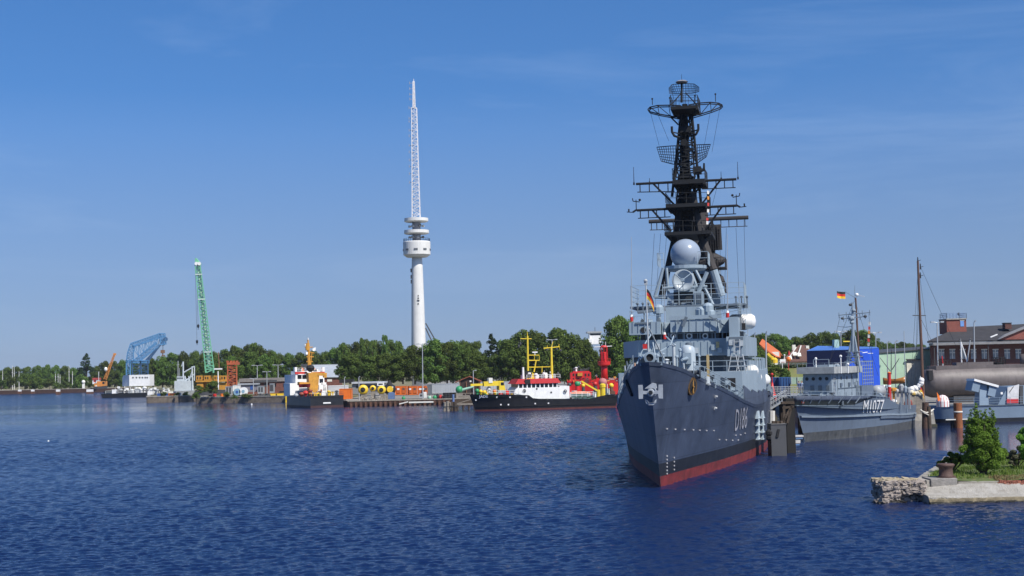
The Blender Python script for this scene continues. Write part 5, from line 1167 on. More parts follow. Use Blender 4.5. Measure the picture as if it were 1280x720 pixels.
def leaf_cloud(pts_rad, n, size, rng, flat=.5):
    """pts_rad: clump centres (x,y,z,r); leaves fill each clump, denser to the shell"""
    P_ = np.array([p[:3] for p in pts_rad]); Rr = np.array([p[3] for p in pts_rad])
    wgt = Rr**2; idx = rng.choice(len(Rr), n, p=wgt/wgt.sum())
    d = rng.normal(size=(n,3)); d /= np.linalg.norm(d, axis=1)[:,None]
    rad = Rr[idx]*(1-.45*rng.random(n)**2.0)
    c = P_[idx] + d*rad[:,None]*np.array([1,1,.85])
    nrm = d + rng.normal(size=(n,3))*.55 + np.array([0,0,.25]); nrm /= np.linalg.norm(nrm, axis=1)[:,None]
    a = np.cross(nrm, rng.normal(size=(n,3))); a /= np.linalg.norm(a, axis=1)[:,None]; b = np.cross(nrm, a)
    s = size*(.6+.8*rng.random(n))[:,None]
    v = np.stack([c-a*s*.5, c+b*s*.32, c+a*s*.5, c-b*s*.32], 1).reshape(-1,3)
    return v
def leaf_obj(name, v, mt, parent):
    n = len(v)//4; me = bpy.data.meshes.new(name); me.vertices.add(len(v)); me.vertices.foreach_set('co', v.astype(np.float32).ravel())
    me.loops.add(len(v)); me.loops.foreach_set('vertex_index', np.arange(len(v), dtype=np.int32))
    me.polygons.add(n); me.polygons.foreach_set('loop_start', np.arange(0, len(v), 4, dtype=np.int32)); 
    me.materials.append(mt); me.update(calc_edges=True); me.validate()
    o = bpy.data.objects.new(name, me); COL.objects.link(o); o.parent = parent; return o
def tree_proto(kind, seed):
    """unit tree 10 m tall, about 9 m across (columns and conifers narrower)"""
    rng = np.random.default_rng(seed); cl = []; tw = []
    if kind == 'broad':
        for i in range(58):
            u = rng.random(); th = rng.random()*6.283; zz = .9+7.9*u
            w = 4.1*math.sin(math.pi*min(.97, .24+.73*u))**.6*(.75+.35*rng.random()); r = rng.uniform(.6,1.35)
            q = w*(.35+.65*rng.random()**.5); cl.append((q*math.cos(th), q*math.sin(th), zz, r))
        cl += [(0,0,4.5,2.2),(0.4,0,6.5,2.0),(rng.uniform(-.8,.8),rng.uniform(-.8,.8),8.9,1.1)]
        v = leaf_cloud(cl, 9500, .40, rng); mt = LEAF
    elif kind == 'tall':
        for i in range(30):
            u = rng.random(); th = rng.random()*6.283; zz = 1.6+7.6*u
            w = 2.3*math.sin(math.pi*min(.97,.2+.74*u))**.6*(.6+.5*rng.random()); cl.append((w*math.cos(th), w*math.sin(th), zz, rng.uniform(.6,1.2)))
        v = leaf_cloud(cl, 2600, .55, rng); mt = LEAF
    elif kind == 'conifer':
        for i in range(60):
            u = rng.random()**.8; th = rng.random()*6.283; w = 3.0*(1-u)**.85*(.55+.5*rng.random()); cl.append((w*math.cos(th), w*math.sin(th), .9+8.7*u, .35+.75*(1-u)))
        cl.append((0,0,9.6,.3)); v = leaf_cloud(cl, 3000, .5, rng); mt = LEAFD
    else:
        for i in range(22):
            u = rng.random(); th = rng.random()*6.283; w = 4.6*(1-.55*u)*rng.random()**.5; cl.append((w*math.cos(th), w*math.sin(th), 1.2+7.2*u, rng.uniform(1.0,1.9)))
        v = leaf_cloud(cl, 2200, .75, rng); mt = LEAF
    root = bpy.data.objects.new('tree', None); COL.objects.link(root)
    leaf_obj('crown', v, mt, root)
    m = MB(); m.tube((0,0,-.3), (.05,0,4.0), .28, .18, 8)
    for k in range(7):
        c = cl[int(rng.integers(len(cl)))]; z = 2.0+.5*k*.6; m.tube((.03,0,min(z, c[2]-.3)), c[:3], .12, .04, 5)
    m.build('trunk', BARK, root); return root
PROTO = {}
for kd, n in (('broad',5),('tall',2),('conifer',2),('bush',3)): PROTO[kd] = [tree_proto(kd, 100+17*i+len(kd)) for i in range(n)]
_used = set(); TREES = []
def tree(px, top, base, Y, wpx, kind='broad', mark='', gz=None):
    """measured: centre column, top and foot rows, distance, crown width"""
    a = P(px, top, Y); z0 = P(px, base, Y).z if gz is None else gz; h = a.z - z0; w = wpx*Y/F
    TREES.append((px, h, w, kind, mark, Vector((a.x, Y, z0))))
def plant_trees():
    groups = {}
    for t in TREES: groups.setdefault((t[4], t[3]), []).append(t)
    ordn = ['leftmost','second','third','fourth','fifth','sixth','seventh','eighth','ninth','tenth','eleventh','twelfth','thirteenth','fourteenth']
    words = {'broad':('rounded broadleaf tree','tree'),'tall':('slender upright tree','tree'),'conifer':('dark pointed conifer','tree'),'bush':('low spreading bush','bush')}
    nat = {'broad':9.2,'tall':5.2,'conifer':5.6,'bush':9.5}
    rnd = random.Random(21)
    for (mark, kind), ts in groups.items():
        ts.sort(key=lambda t: t[0]); n = len(ts); wd, cat = words[kind]
        for i, (px, h, w, kd, mk, loc) in enumerate(ts):
            if n == 1: lab = wd + ' ' + mark
            elif n == 2: lab = ('left' if i == 0 else 'right') + ' one of two ' + wd + 's ' + mark
            else: lab = (ordn[i] + (' from the left' if 0 < i < n-1 else '') if i < n-1 else 'rightmost') + ' ' + wd + ' ' + mark
            if wd.startswith('low') and n == 2: lab = lab.replace('bushs','bushes')
            idx = rnd.randrange(len(PROTO[kind])); pr = PROTO[kind][idx]
            ws = 1.3 if kind == 'broad' else 1.15; s = (w*ws/nat[kind], w*ws/nat[kind]*rnd.uniform(.9,1.1), h/10.0*1.02)
            rz = rnd.uniform(0, 6.28)
            if (kind, idx) not in _used:
                _used.add((kind, idx)); o = pr; o.location = loc; o.scale = s; o.rotation_euler.z = rz; o['label'] = lab
            else: o = copy_tree(pr, loc, rz, lab, s)
            o.name = 'bush' if kind == 'bush' else 'conifer' if kind == 'conifer' else 'tree'
            o['category'] = cat; o['group'] = ('bushes' if kind == 'bush' else 'trees') + ' ' + mark
    for kd, prs in PROTO.items():
        for i, p in enumerate(prs):
            if (kd, i) not in _used:
                for c in list(p.children): bpy.data.objects.remove(c)
                bpy.data.objects.remove(p)
T_ = tree
k = 'beyond the white-topped far left mooring blocks'
for px, tp, w in ((-6,460,16),(8,458.5,13),(20,457.5,14),(34,458,13),(46,456.5,13),(58,455.5,14),(70,456,13),(82,456.5,14),(93,459,12)): T_(px, tp, 484, 840, w+4, 'broad', k)
for px, tp, w in ((2,473,14),(14,469,12),(31,466,17),(37,474,12),(50,468,20),(62,473,16),(73,476,10),(82,473,12),(103,464,18),(114,474,10)): T_(px, tp, 486.5, 760, w, 'bush', 'before the far left tree belt')
T_(108, 441.5, 478, 800, 21, 'conifer', 'standing tall beside the small red-roofed hut')
for px, tp, w in ((121,457,12),(131,450.5,16),(143,451,16),(154,449,15),(166,450,14),(178,450,16)): T_(px, tp, 484, 780, w+3, 'broad', 'behind the blue floating crane')
for px, tp, w in ((191,447,18),(203,444,18),(216,440.5,18),(230,438.5,18),(243,437.5,17),(256,438,18),(269,438.5,18)): T_(px, tp, 484, 640, w+5, 'broad', 'behind the green crane boom')
for px, tp, w in ((282,436,20),(295,432,20),(309,430,22),(323,430.5,20),(335,437,16),(347,441,18),(361,440.5,18)): T_(px, tp, 478, 560, w+6, 'broad', 'behind the red lattice tower and lamp posts')
for px, tp, w in ((313,439,24),(330,442,20),(290,444,18),(270,447,18)): T_(px, tp, 478, 520, w+3, 'broad', 'in the front row left of the grey-roofed hall')
for px, tp, w in ((376,440,20),(391,437.5,18),(406,438.5,16),(419,434,18),(431,428.5,22),(446,427,20),(459,423.5,20),(472,425,20),(487,424,20),(497,428,16),(507,437,14)): T_(px, tp, 474, 520, w+5, 'broad', 'in the back row left of the tower')
T_(481, 418.5, 470, 515, 8, 'tall', 'rising above the back row left of the tower')
for px, tp, w in ((437,441,28),(459,443.5,26),(480,440,30),(503,440,28),(518,431,28),(543,423,36),(558,427,28),(574,428,26),(589,431,26)): T_(px, tp, 479, 395, w+4, 'broad', 'directly behind the orange containers and pale wall')
for px, tp, w in ((566,425,22),(581,424.5,22),(595,426,22)): T_(px, tp, 474, 470, w+5, 'broad', 'right of the telecom tower foot')
T_(614, 417, 476, 400, 27, 'conifer', 'left of the big rounded trees behind the black ship')
for px, tp, w in ((601,444,26),(634,424,30),(652,411.5,38),(673,413,32),(694,409.5,38),(715,415.5,32),(729,422,24),(741,436,20)): T_(px, tp, 480, 392, w+6, 'broad', 'behind the black ship with yellow masts')
for px, tp, w in ((759,434,20),(771,394,34),(788,399,28),(783,424,24)): T_(px, tp, 474, 372, w+4, 'broad', 'left of the destroyer bridge')
T_(800, 432, 474, 372, 24, 'broad', 'hidden behind the destroyer bow')
for px, tp, w in ((771,459,24),(757,461,20),(786,460,18)): T_(px, tp, 473, 352, w, 'bush', 'behind the red lightship tower')
for px, tp, w in ((940,418,22),(953,416,24),(968,416.5,22),(982,420,20),(997,420,22),(1013,415.5,24),(1030,413.5,26),(1046,416,18),(1064,411,26),(1080,412,24),(1090,417,16)): T_(px, tp, 456, 470, w+7, 'broad', 'on the ridge behind the blue tent')
for px, tp, w in ((942,430,20),(950,437,20),(958,444,16)): T_(px, tp, 470, 330, w+2, 'broad', 'just left of the orange-roofed house')
for px, tp, w in ((967,455,20),(978,458,16),(959,459,13)): T_(px, tp, 472.5, 283, w+1, 'bush', 'above the blue skips on the dike')
for px, tp, w in ((1102,427,16),(1114,428,16),(1126,427,16),(1138,428.5,16),(1150,430,16),(1162,433,16)): T_(px, tp, 452, 620, w+5, 'broad', 'far behind the pale green hall')
T_(264.5, 475, 492, 402, 17, 'bush', 'on the bank below the yellow crane base')
T_(250, 481, 492, 404, 12, 'bush', 'at the left end of the yellow crane base')
T_(283, 489, 499, 400, 9, 'bush', 'on the bank beside the grey cabinets')
for px, tp, Y in ((291,431,555),(317,428.5,555),(341,437,540),(428,427,515),(452,422.5,512),(466,425,512),(498,426,508)): T_(px, tp, 474, Y, 10, 'tall', 'showing above the crowns left of the tower') if px > 400 else T_(px, tp, 478, Y, 11, 'tall', 'showing above the crowns near the lattice tower')
for px, tp in ((626,424),(665,410.5),(704,412)): T_(px, tp, 478, 405, 12, 'tall', 'poking up behind the black ship')
for px, tp, w in ((306,491.5,10),(314,493,8),(246,488,10),(293,493,7),(331,493.5,7)): T_(px, tp, 498.5, 398, w, 'bush', 'on the crane bank edge')
for px, tp, w in ((205,489,8),(221,490,8),(233,488.5,9)): T_(px, tp, 496, 437, w, 'bush', 'on the concrete jetty')
plant_trees()
# ================================================================ far left shore and the crane bank
def at(px, py, Y): return P(px, py, Y)
def wp(Y):
    """frame whose local origin sits on the line of sight distance Y (axes parallel to the world)"""
    return Y
class Wf(Fr):
    """thing standing at a measured column and distance; .q gives local points from pixels at depth offset dy"""
    def __init__(s, name, label, cat, px, Y, z=0.0, group=None, rz=0):
        p = P(px, 470, Y); Fr.__init__(s, name, label, cat, (p.x, Y, z), rz, group)
    def q(s, px, py, dy=0.0): return s.hit(px, py, 1, dy)
    def bx(s, name, mt, x0, y0, x1, y1, d=2.0, dy=0.0, parent=None, label=None):
        m = MB(); s.pbox(m, x0, y0, x1, y1, dy, dy+d); return s.part(name, m, mt, parent, label)
    def tb(s, name, mt, segs, dy=0.0, parent=None, n=6):
        m = MB()
        for a, b, r in segs: m.tube(s.q(*a, dy), s.q(*b, dy), r, r*.85, n)
        return s.part(name, m, mt, parent)
ordw = ['leftmost','second from the left','third from the left','fourth from the left','fifth from the left','sixth from the left','seventh from the left','eighth from the left','ninth from the left','rightmost']
for i, (px, py, w, h) in enumerate(((24,489.3,3.2,5),(40.3,489.3,3.2,5),(72,489.6,4.2,6),(111.8,489.8,7.6,7))):
    Y = 690; f = Wf('mooring_dolphin', ordw[i if i < 3 else 9]+' rusty mooring block with a white top off the far left quay', 'mooring block', px, Y, 0, 'white-topped mooring blocks off the far left quay')
    f.bx('white_cap', WHITE, px-w/2, py-h*.45, px+w/2, py+h*.02, 1.6); f.bx('rusty_base', RUST, px-w/2-.3, py, px+w/2+.3, py+h*.62, 1.9, -.1)
for i, (px, t, b) in enumerate(((3.3,463,484),(15.5,457,476),(17.8,458.5,477),(23.8,464,477),(69.3,467,476),(72.6,467,476),(75,468,476),(86.3,456.5,475),(90.5,464,474))):
    f = Wf('yacht_mast', ordw[i if i < 8 else 9]+' pale yacht mast showing among the far left trees', 'mast', px, 785, 2, 'pale yacht masts among the far left trees')
    m = MB(); m.tube(f.q(px,t), (0,0,-.0), .09, .15, 6); f.part('mast_pole', m, WHITE); m = MB(); m.tube(f.q(px-.8,lerp(t,b,.45)), f.q(px+.8,lerp(t,b,.45)), .1,.1,5); f.part('spreader', m, WHITE)
f = Wf('hut', 'small white hut with a red roof beside the dark conifer', 'hut', 119, 745, 2.0); f.bx('wall', WHITE, 115.5,474,123,480,4); f.bx('roof', mat('hut_red',(.4,.06,.05),.7), 115.3,472.3,123.4,475,4.4,-.2); f.bx('door', REDP, 117,474.5,120,477.5,.1,-.06)
f = Wf('light_pole', 'thin pale pole right of the small white hut', 'pole', 123.4, 742, 2.0); f.tb('pole', WHITE, [((123.4,465),(123.4,482),.14),((122.9,465),(124.1,465),.12)])
f = Wf('white_tank', 'small white tank half hidden in the far left bushes', 'tank', 104.3, 752, 2.0); m = MB(); m.ball(f.q(104.3,477.3), 1.0, 10); m.box(-.6,-.3,-.1,.6,.5,f.q(104.3,477.3).z); f.part('tank', m, WHITE)
# orange crawler crane
f = Wf('crawler_crane', 'small orange crawler crane with a raised lattice jib on the far shore', 'crane', 126, 640, 2.0)
ORC = mat('crane_orange', (.6,.24,.05), .5, var=.2)
m = MB(); m.truss([f.q(129.5,474),f.q(133,475),f.q(131.3,475,1.2)], [f.q(142,443),f.q(144,443.5),f.q(143,443.3,.6)], 9, .10, .07); f.part('jib', m, ORC)
f.bx('cab', ORC, 121,476.5,131,482.5,4); f.bx('crane_house', ORC, 117.5,479,127,483.5,4.5,-.4); f.bx('cab_window', GLASS, 128,477.3,130.6,480,.1,-.06)
m = MB(); f.pbox(m, 117,483,133,486,-.5,1.0); f.part('track', m, DGREY); m = MB(); f.pbox(m, 117,483,133,486,3,4.4); f.part('track', m, DGREY)
f.bx('counter_hood', CREAM, 119,481.5,121,483.2,1.0,-.7); m = MB(); m.ball(f.q(132.2,461.5,-.5), .8, 8, 1.3); f.part('floodlight', m, WHITE); f.bx('jib_head', ORC, 141.5,441.5,144.5,444,1.0)
# blue floating crane
f = Wf('floating_crane', 'big pale blue lattice floating crane on a black pontoon with white machine house', 'floating crane', 160, 556, 0)
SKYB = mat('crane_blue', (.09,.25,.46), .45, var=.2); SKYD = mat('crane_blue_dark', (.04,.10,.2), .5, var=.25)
m = MB(); a, b = f.q(130,492.5), f.q(187,492.5); z = f.q(150,491.6).z
m.loft([[(a.x,-2,-.8),(b.x,-2,-.8),(b.x,12,-.8),(a.x+1,12,-.8)],[(a.x-.6,-2.2,z),(b.x+.2,-2.2,z),(b.x+.2,12,z),(a.x-.4,12,z)]]); f.part('pontoon', m, BLACKP)
f.bx('machine_house', WHITE, 161.5,468.5,187,482.5,7,1.0); m = MB(); p, q = f.q(152,470.5,4.0), f.q(161.5,470.5,1.3); zz = f.q(155,483,3).z
m.extr([(p.x,5.0,zz),(q.x-.05,1.2,zz),(q.x-.05,1.2,f.q(161,468.8,1.2).z),(f.q(154,469.2,4).x,4.5,f.q(154,469,4).z),(p.x,5.0,f.q(152,472.5,5).z)], (.4,3.2,0)); f.part('house_annex', m, WHITE)
for px in (166.2,170.5,174.5,178,181.5,184): f.bx('house_window', GLASS, px-.8,471.2,px+.8,472.9,.1,.93)
def lat(name, A, B, n, mt, r=.2, rb=.1):
    m = MB(); m.truss(A, B, n, r, rb); return f.part(name, m, mt)
W_ = 6.0
def quad(p, q_, d0=1.5, d1=7.0): return [f.q(*p,d0), f.q(*q_,d0), f.q(*q_,d1), f.q(*p,d1)]
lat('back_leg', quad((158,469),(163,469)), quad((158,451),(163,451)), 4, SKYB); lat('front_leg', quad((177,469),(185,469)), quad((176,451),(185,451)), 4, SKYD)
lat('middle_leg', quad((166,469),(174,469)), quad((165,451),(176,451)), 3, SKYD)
lat('cross_beam', [f.q(157.5,450.6,1.5),f.q(157.5,453.2,1.5),f.q(157.5,453.2,7),f.q(157.5,450.6,7)], [f.q(186.5,451,1.5),f.q(186.5,453.6,1.5),f.q(186.5,453.6,7),f.q(186.5,451,7)], 8, SKYB)
lat('back_tower', quad((158,451),(167,451)), quad((159.5,441),(166.5,442)), 3, SKYB); lat('back_tower', quad((159.5,441),(166.5,442)), quad((163.3,429.5),(168.5,432)), 3, SKYB)
lat('upper_chord', quad((163.5,429.3),(165,434),2,6.5), quad((200,416.8),(199,422.5),2.6,5.9), 12, SKYB); lat('lower_chord', quad((167,450.5),(176,450.5),2,6.5), quad((195,428),(199,432.5),2.6,5.9), 11, SKYB)
lat('jib_web', [f.q(165,433,2.2),f.q(170,448,2.2)], [f.q(198,420,2.6),f.q(196,429,2.6)], 8, SKYB, .15, .1); lat('jib_web', [f.q(165,433,6.3),f.q(170,448,6.3)], [f.q(198,420,5.9),f.q(196,429,5.9)], 8, SKYB, .15, .1)
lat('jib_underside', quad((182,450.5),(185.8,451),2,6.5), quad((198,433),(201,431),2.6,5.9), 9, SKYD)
lat('jib_head', quad((199,417),(198,431),2.4,6), quad((206.5,417),(208,430),2.6,5.8), 4, SKYB)
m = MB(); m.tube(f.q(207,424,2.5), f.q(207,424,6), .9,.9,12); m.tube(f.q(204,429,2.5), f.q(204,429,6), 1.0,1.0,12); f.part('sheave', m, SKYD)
m = MB(); m.tube(f.q(203.3,429,4), f.q(203.3,438,4), .06,.06,4); m.tube(f.q(204,429,4.2), f.q(203.8,438,4.2), .06,.06,4); hk = f.part('hoist_cable', m, DGREY)
m = MB(); c = f.q(203.4,439.5,4.1); m.cbox(c, 1.6,.8,1.3); m.tube(c-Vector((0,0,.6)), c-Vector((0,0,1.6)), .25,.2,8); m.cbox(c-Vector((-.2,0,1.7)), 1.2,.5,.4); f.part('hook_block', m, mat('hook_brown',(.2,.11,.06),.6))
WM = [WHITE, WHITE, CREAM, GREYP, DGREY]
rnd = random.Random(4); zdk = f.q(160,491.6,-1).z; xa, xb = f.q(142,490,-1).x, f.q(186,490,-1).x
clutter(f, 'deck_gear', [(lerp(xa,xb,(i+rnd.random())/30), rnd.uniform(-1.6,.2)) for i in range(30)], WM, lambda x, y: zdk, 5, 2.2)
m = MB(); m.rail([f.q(132,491.8,-2), f.q(186,491.8,-2)], 1.0, .07, 2.2, 4, 2); f.part('deck_rail', m, WHITE)
# white workboats beside it
for i, (px, py, w, lab) in enumerate(((195,493,15,'white workboat with a low cabin just right of the floating crane'),(209,492.5,12,'smaller white workboat with clutter behind the concrete jetty'))):
    f = Wf('workboat', lab, 'boat', px, 470, 0, 'white workboats by the floating crane'); s = 470/F; L = w*s
    m = MB(); rows = []
    for t, ww in ((0,.9),(.15,1.5),(.7,1.6),(1,.1)): x = lerp(-L/2,L/2,t); rows.append([(x,-ww*.8,-.3),(x,ww*.8,-.3),(x,ww,2.0),(x,-ww,2.0)])
    m.loft(rows); f.part('hull', m, DGREY if i == 0 else WHITE); f.bx('cabin', WHITE, px-w*.3, py-6, px+w*.1, py-2, 1.6,-.8); f.bx('cabin_window', GLASS, px-w*.25, py-5.5, px+w*.05, py-4.2,.1,-.86)
    clutter(f, 'deck_gear', [(lerp(-L*.45,L*.45,j/9), -.9+.5*(j%3)) for j in range(10)], WM+[BLUE], lambda x, y: 2.0, 20+i, 1.8)
f = Wf('jetty', 'low concrete jetty on blocks in front of the grey ship', 'jetty', 205, 436, 0)
for x0, x1 in ((185,190),(194,240)): f.bx('jetty_block', CONC, x0, 497, x1, 503.6, 6)
f.bx('jetty_deck', CONC, 184.7, 495.9, 240, 497.0, 6.6, -.2)
for i, (px, mt, c) in enumerate(((199,BLUE,'blue'),(203,GREYP,'grey'),(207,BLUE,'dark blue'),(213,ORG,'orange'),(218,ORG,'bright orange'),(223,WHITE,'white'))):
    f2 = Wf('cargo_crate', c+' crate standing on the low concrete jetty, number %s along' % ['one','two','three','four','five','six'][i], 'crate', px, 437.5, f.q(205,495.9).z, 'crates on the low concrete jetty')
    m = MB(); m.box(-.7,0,0,.7,1.2,.9); f2.part('box', m, mt); m = MB(); m.box(-.75,-.05,.9,.75,1.25,1.05); f2.part('lid', m, mt)
# grey ship with gantry
f = Wf('grey_ship', 'small pale grey ship with an angular lattice gantry left of the green crane', 'ship', 230, 445, 0)
m = MB(); rows = []
for px, ww in ((214,.3),(219,2.2),(240,2.4),(246,2.2)): x = f.q(px,490).x; rows.append([(x,3-ww*.8,-.5),(x,3+ww*.8,-.5),(x,3+ww,3.4),(x,3-ww,3.4)])
m.loft(rows); f.part('hull', m, GREYP); f.bx('deckhouse', mat('pale_ship_grey',(.5,.55,.57),.5,var=.15), 218,476,238,489,4,1.0); f.bx('bridge', mat('pale_ship_grey',(.5,.55,.57)), 221,470.5,229,476,3,1.4)
for px in (222.5,225,227.5): f.bx('bridge_window', GLASS, px-.8,471.8,px+.8,473.6,.1,1.34)
f.tb('gantry', mat('pale_ship_grey',(.5,.55,.57)), [((229,489),(229,452),.28),((229,452),(227,458),.2),((241,489),(240,458),.26),((229,466),(243,458),.24),((229,478),(243,468),.24),((233,489),(240,464),.2),((236,470),(236,478),.2),((231,470),(237,489),.2),((243,458),(243,476),.2)], 2)
f.tb('mast', GREYP, [((222.5,471),(222.5,451),.16),((221,456),(224,456),.1),((224.5,470),(224.5,460),.1)], 2.5)
# green crane
f = Wf('green_crane', 'tall slender green lattice crane boom leaning slightly left above yellow machinery', 'crane', 262, 424, 1.7)
GRC = mat('crane_green', (.17,.46,.27), .45, var=.15); PALE = mat('crane_pale', (.52,.62,.55), .5, var=.1)
def gq(px, py, d=0): return f.q(px, py, d)
m = MB(); m.truss([gq(256.5,457), gq(266.8,457), gq(266.8,457,2.4), gq(256.5,457,2.4)], [gq(243.8,331), gq(250.2,331), gq(250.2,331,1.6), gq(243.8,331,1.6)], 30, .14, .07); f.part('boom', m, GRC)
m = MB(); m.truss([gq(257.5,466),gq(267,466),gq(267,466,2.4),gq(257.5,466,2.4)], [gq(256.5,457), gq(266.8,457), gq(266.8,457,2.4), gq(256.5,457,2.4)], 2, .22, .16); f.part('boom_foot', m, GRC)
m = MB(); m.tube(gq(262,462,1.2), gq(247.5,328,.8), .6, .5, 8); f.part('inner_boom', m, PALE)
m = MB(); m.extr([gq(243.6,323),gq(245,322.5),gq(250.4,329),gq(250.4,331),gq(243.8,331)], (0,1.6,0)); f.part('boom_head', m, GRC)
for px in (245.3,249): m = MB(); m.tube(gq(px,329.5,-.3), gq(px,329.5,1.8), .55,.55,12); f.part('sheave', m, WHITE)
for py in (343,374,440): m = MB(); c = gq(lerp(247,261,(py-331)/126), py, -.1); m.cbox(c, 2.2,.2,.35); f.part('boom_clamp', m, PALE)
for px, pb in ((245.6,406),(244.2,425.5)):
    m = MB(); m.tube(gq(px-.3,330), gq(px+2, pb), .05,.05,4); f.part('hoist_rope', m, DGREY); m = MB(); c = gq(px+2.1, pb+1.6); m.lathe([(.1,-.6),(.35,-.3),(.38,.3),(.1,.6)], c, 8); m.tube(c, c-Vector((0,0,1.1)), .12,.08,6); f.part('hook_block', m, BLACKP)
YC = mat('crane_amber', (.52,.25,.03), .5, var=.3, streak=.4, scale=.8)
for x0, x1 in ((245,252.5),(255,262),(267,274),(275.5,283)):
    b = f.bx('machine_deck', YC, x0,469.5,x1,475.5,4,-1); f.bx('dark_opening', BLACKM, x0+1.3,471,x0+2.6,474,.1,-1.05,b); f.bx('dark_opening', BLACKM, x1-3,471,x1-1.5,474,.1,-1.05,b)
f.bx('machine_frame', YC, 244.5,475.5,283.5,477.3,4.5,-1.2); f.bx('crane_house', YC, 246,477.3,254,488,5,-.8); f.bx('crane_house', YC, 255,478,272,488,4,.5); f.bx('counterweight', YC, 274,478.5,284,487,4,-.5)
f.bx('track', DGREY, 243,488,285,494,6,-1)
f.tb('king_post', mat('post_brown',(.2,.09,.05),.7), [((274,460),(273,440),.16)], 2)
# orange-red lattice tower
f = Wf('lattice_tower', 'squat orange-red lattice tower beside the yellow crane base', 'tower', 290.5, 410, 1.7)
OR2 = mat('tower_orange', (.42,.10,.035), .6, var=.35, scale=1.5)
def tq(px, py, d): return f.q(px, py, d)
m = MB(); m.truss([tq(284.5,483,0),tq(296,483,0),tq(296,483,2.6),tq(284.5,483,2.6)], [tq(284.8,455,0),tq(295.8,455,0),tq(295.8,455,2.6),tq(284.8,455,2.6)], 7, .17, .11); f.part('lattice', m, OR2)
f.bx('stair_casing', DRED, 287,456,290,483,.8,1.2); f.bx('cladding', OR2, 292.5,470,295,481,1.0,1.4); f.bx('top_platform', OR2, 283.5,453,297,456,3.2,-.3)
for px in (284,288.5,292,296): f.bx('crenel_box', OR2, px-1.2,450.8,px+1.2,453,.9,-.2); 
for a, b in (((286,480),(294,470)),((294,470),(286,461))): m = MB(); m.bar(tq(*a,.3), tq(*b,.3), .22,.2); f.part('stair_flight', m, mat('stair_pale',(.42,.3,.24),.7))
f.bx('foot_block', DGREY, 284,482,297,497,2.6,0)
# lamp posts and poles of the left and middle yards
def lamp(px, top, base, Y, z, label, arm=1.6, n=2, group='lamp posts in the yards', h=None):
    f = Wf('lamp_post', label, 'lamp post', px, Y, z, group); t = f.q(px, top); 
    r = .10 if Y < 300 else .13
    m = MB(); m.tube((0,0,0), t, r*1.3, r*.8, 8); f.part('post', m, STEEL)
    for sg in ((-1,1) if n == 2 else (1,)):
        m = MB(); m.tube(t, t+Vector((sg*arm*.6,0,.12)), r*.6, r*.5, 5); m.cbox(t+Vector((sg*arm*.8,0,.12)), arm*.55, .4, .22); f.part('lamp_head', m, STEEL)
    return f
lamp(321.5,457,480,430,1.7,'tall lamp post left of the brick shed roof',1.6); lamp(333.5,465,485,418,1.7,'short lamp post between two taller ones by the brick shed',1.2); lamp(347.5,456.5,480,432,1.7,'tall lamp post standing above the brick shed')
lamp(316.6,473.5,490,404,1.7,'small pale lamp post beside the blue panel shed',1.0,2)
lamp(528,430.5,490,342,1.25,'tall white floodlight mast in front of the orange containers',1.4); lamp(690,425,478,350,1.25,'tall floodlight mast behind the yellow ship masts',1.3)
lamp(591.5,463.5,478,352,1.25,'slim grey lamp post beside the red-tiled shed',.8,1); lamp(448.5,471.5,490,344,1.25,'thin pole left of the yellow buoys',.3,1); lamp(430.5,472,486,346,1.25,'thin grey pole behind the orange container',.3,1)
f = Wf('tee_post', 'white post with a flat crosspiece beside the yellow machinery', 'post', 273, 408, 1.7); f.tb('post', WHITE, [((273,487),(272.5,464),.2)]); f.bx('crosspiece', WHITE, 267.5,460.3,277,462,1.2,-.4)
# sheds and buildings on the left bank
f = Wf('flat_shed', 'low flat-roofed shed with grey-purple walls and a blue end panel', 'shed', 309, 408, 1.7)
f.bx('wall', mat('shed_mauve',(.2,.19,.22),.8), 298,481,320,490,4); f.bx('roof', mat('shed_roof',(.32,.34,.36),.7), 297,479.3,321,481,5,-.4); f.bx('end_panel', BLUE, 312.8,481.3,316,487,.12,-.08)
BRK = brick('red_brick', (.20,.06,.04), (.15,.045,.032), (.2,.17,.15))
f = Wf('brick_shed', 'long low red brick shed with a flat grey roof', 'building', 335, 425, 1.7)
f.bx('wall', BRK, 300,477,372,492,8); f.bx('roof', mat('felt_roof',(.22,.2,.19),.9), 299,472.5,373,477,9,-.4)
for px in (308,316,324,332,343,356,364): f.bx('window', DGREY if px < 340 else GLASS, px-2,479.5,px+2,483.5,.1,-.06)
f.bx('pale_door', CREAM, 361,479,365,483,.1,-.07); f.bx('parapet', DGREY, 318,475,346,478,1,-.6)
f = Wf('hall', 'hall with a light grey metal roof behind the buoy tender', 'building', 400, 445, 1.7)
GROOF = ribbed('grey_metal_roof', (.36,.39,.43), 3.0, 'X', .45, .3); m = MB(); a, b = f.q(377,471.5), f.q(424,471.5); c, d = f.q(381,456.5,9), f.q(424,456.5,9)
m.extr([a, b, (d.x,9,d.z), (c.x,9,c.z)], (0,.3,-.25)); f.part('roof', m, GROOF); f.bx('wall', BRK, 378,471.5,424,486,8,.5); f.bx('roof_ridge', STEEL, 380,455.6,424,457,.6,9); f.bx('high_window', CREAM, 409,474,415,477,.1,.44)
f.bx('roof_vent', DGREY, 376,455,384,459,3,6)
f = Wf('white_storage', 'white container wall between the tender and the orange container', 'container', 417, 352, 1.25); f.bx('box', ribbed('white_ribbed',(.7,.7,.7),4.0), 410,482.5,434,493,3); f.bx('roof_rim', WHITE, 409.8,481.9,434.2,482.6,3.1,-.05)
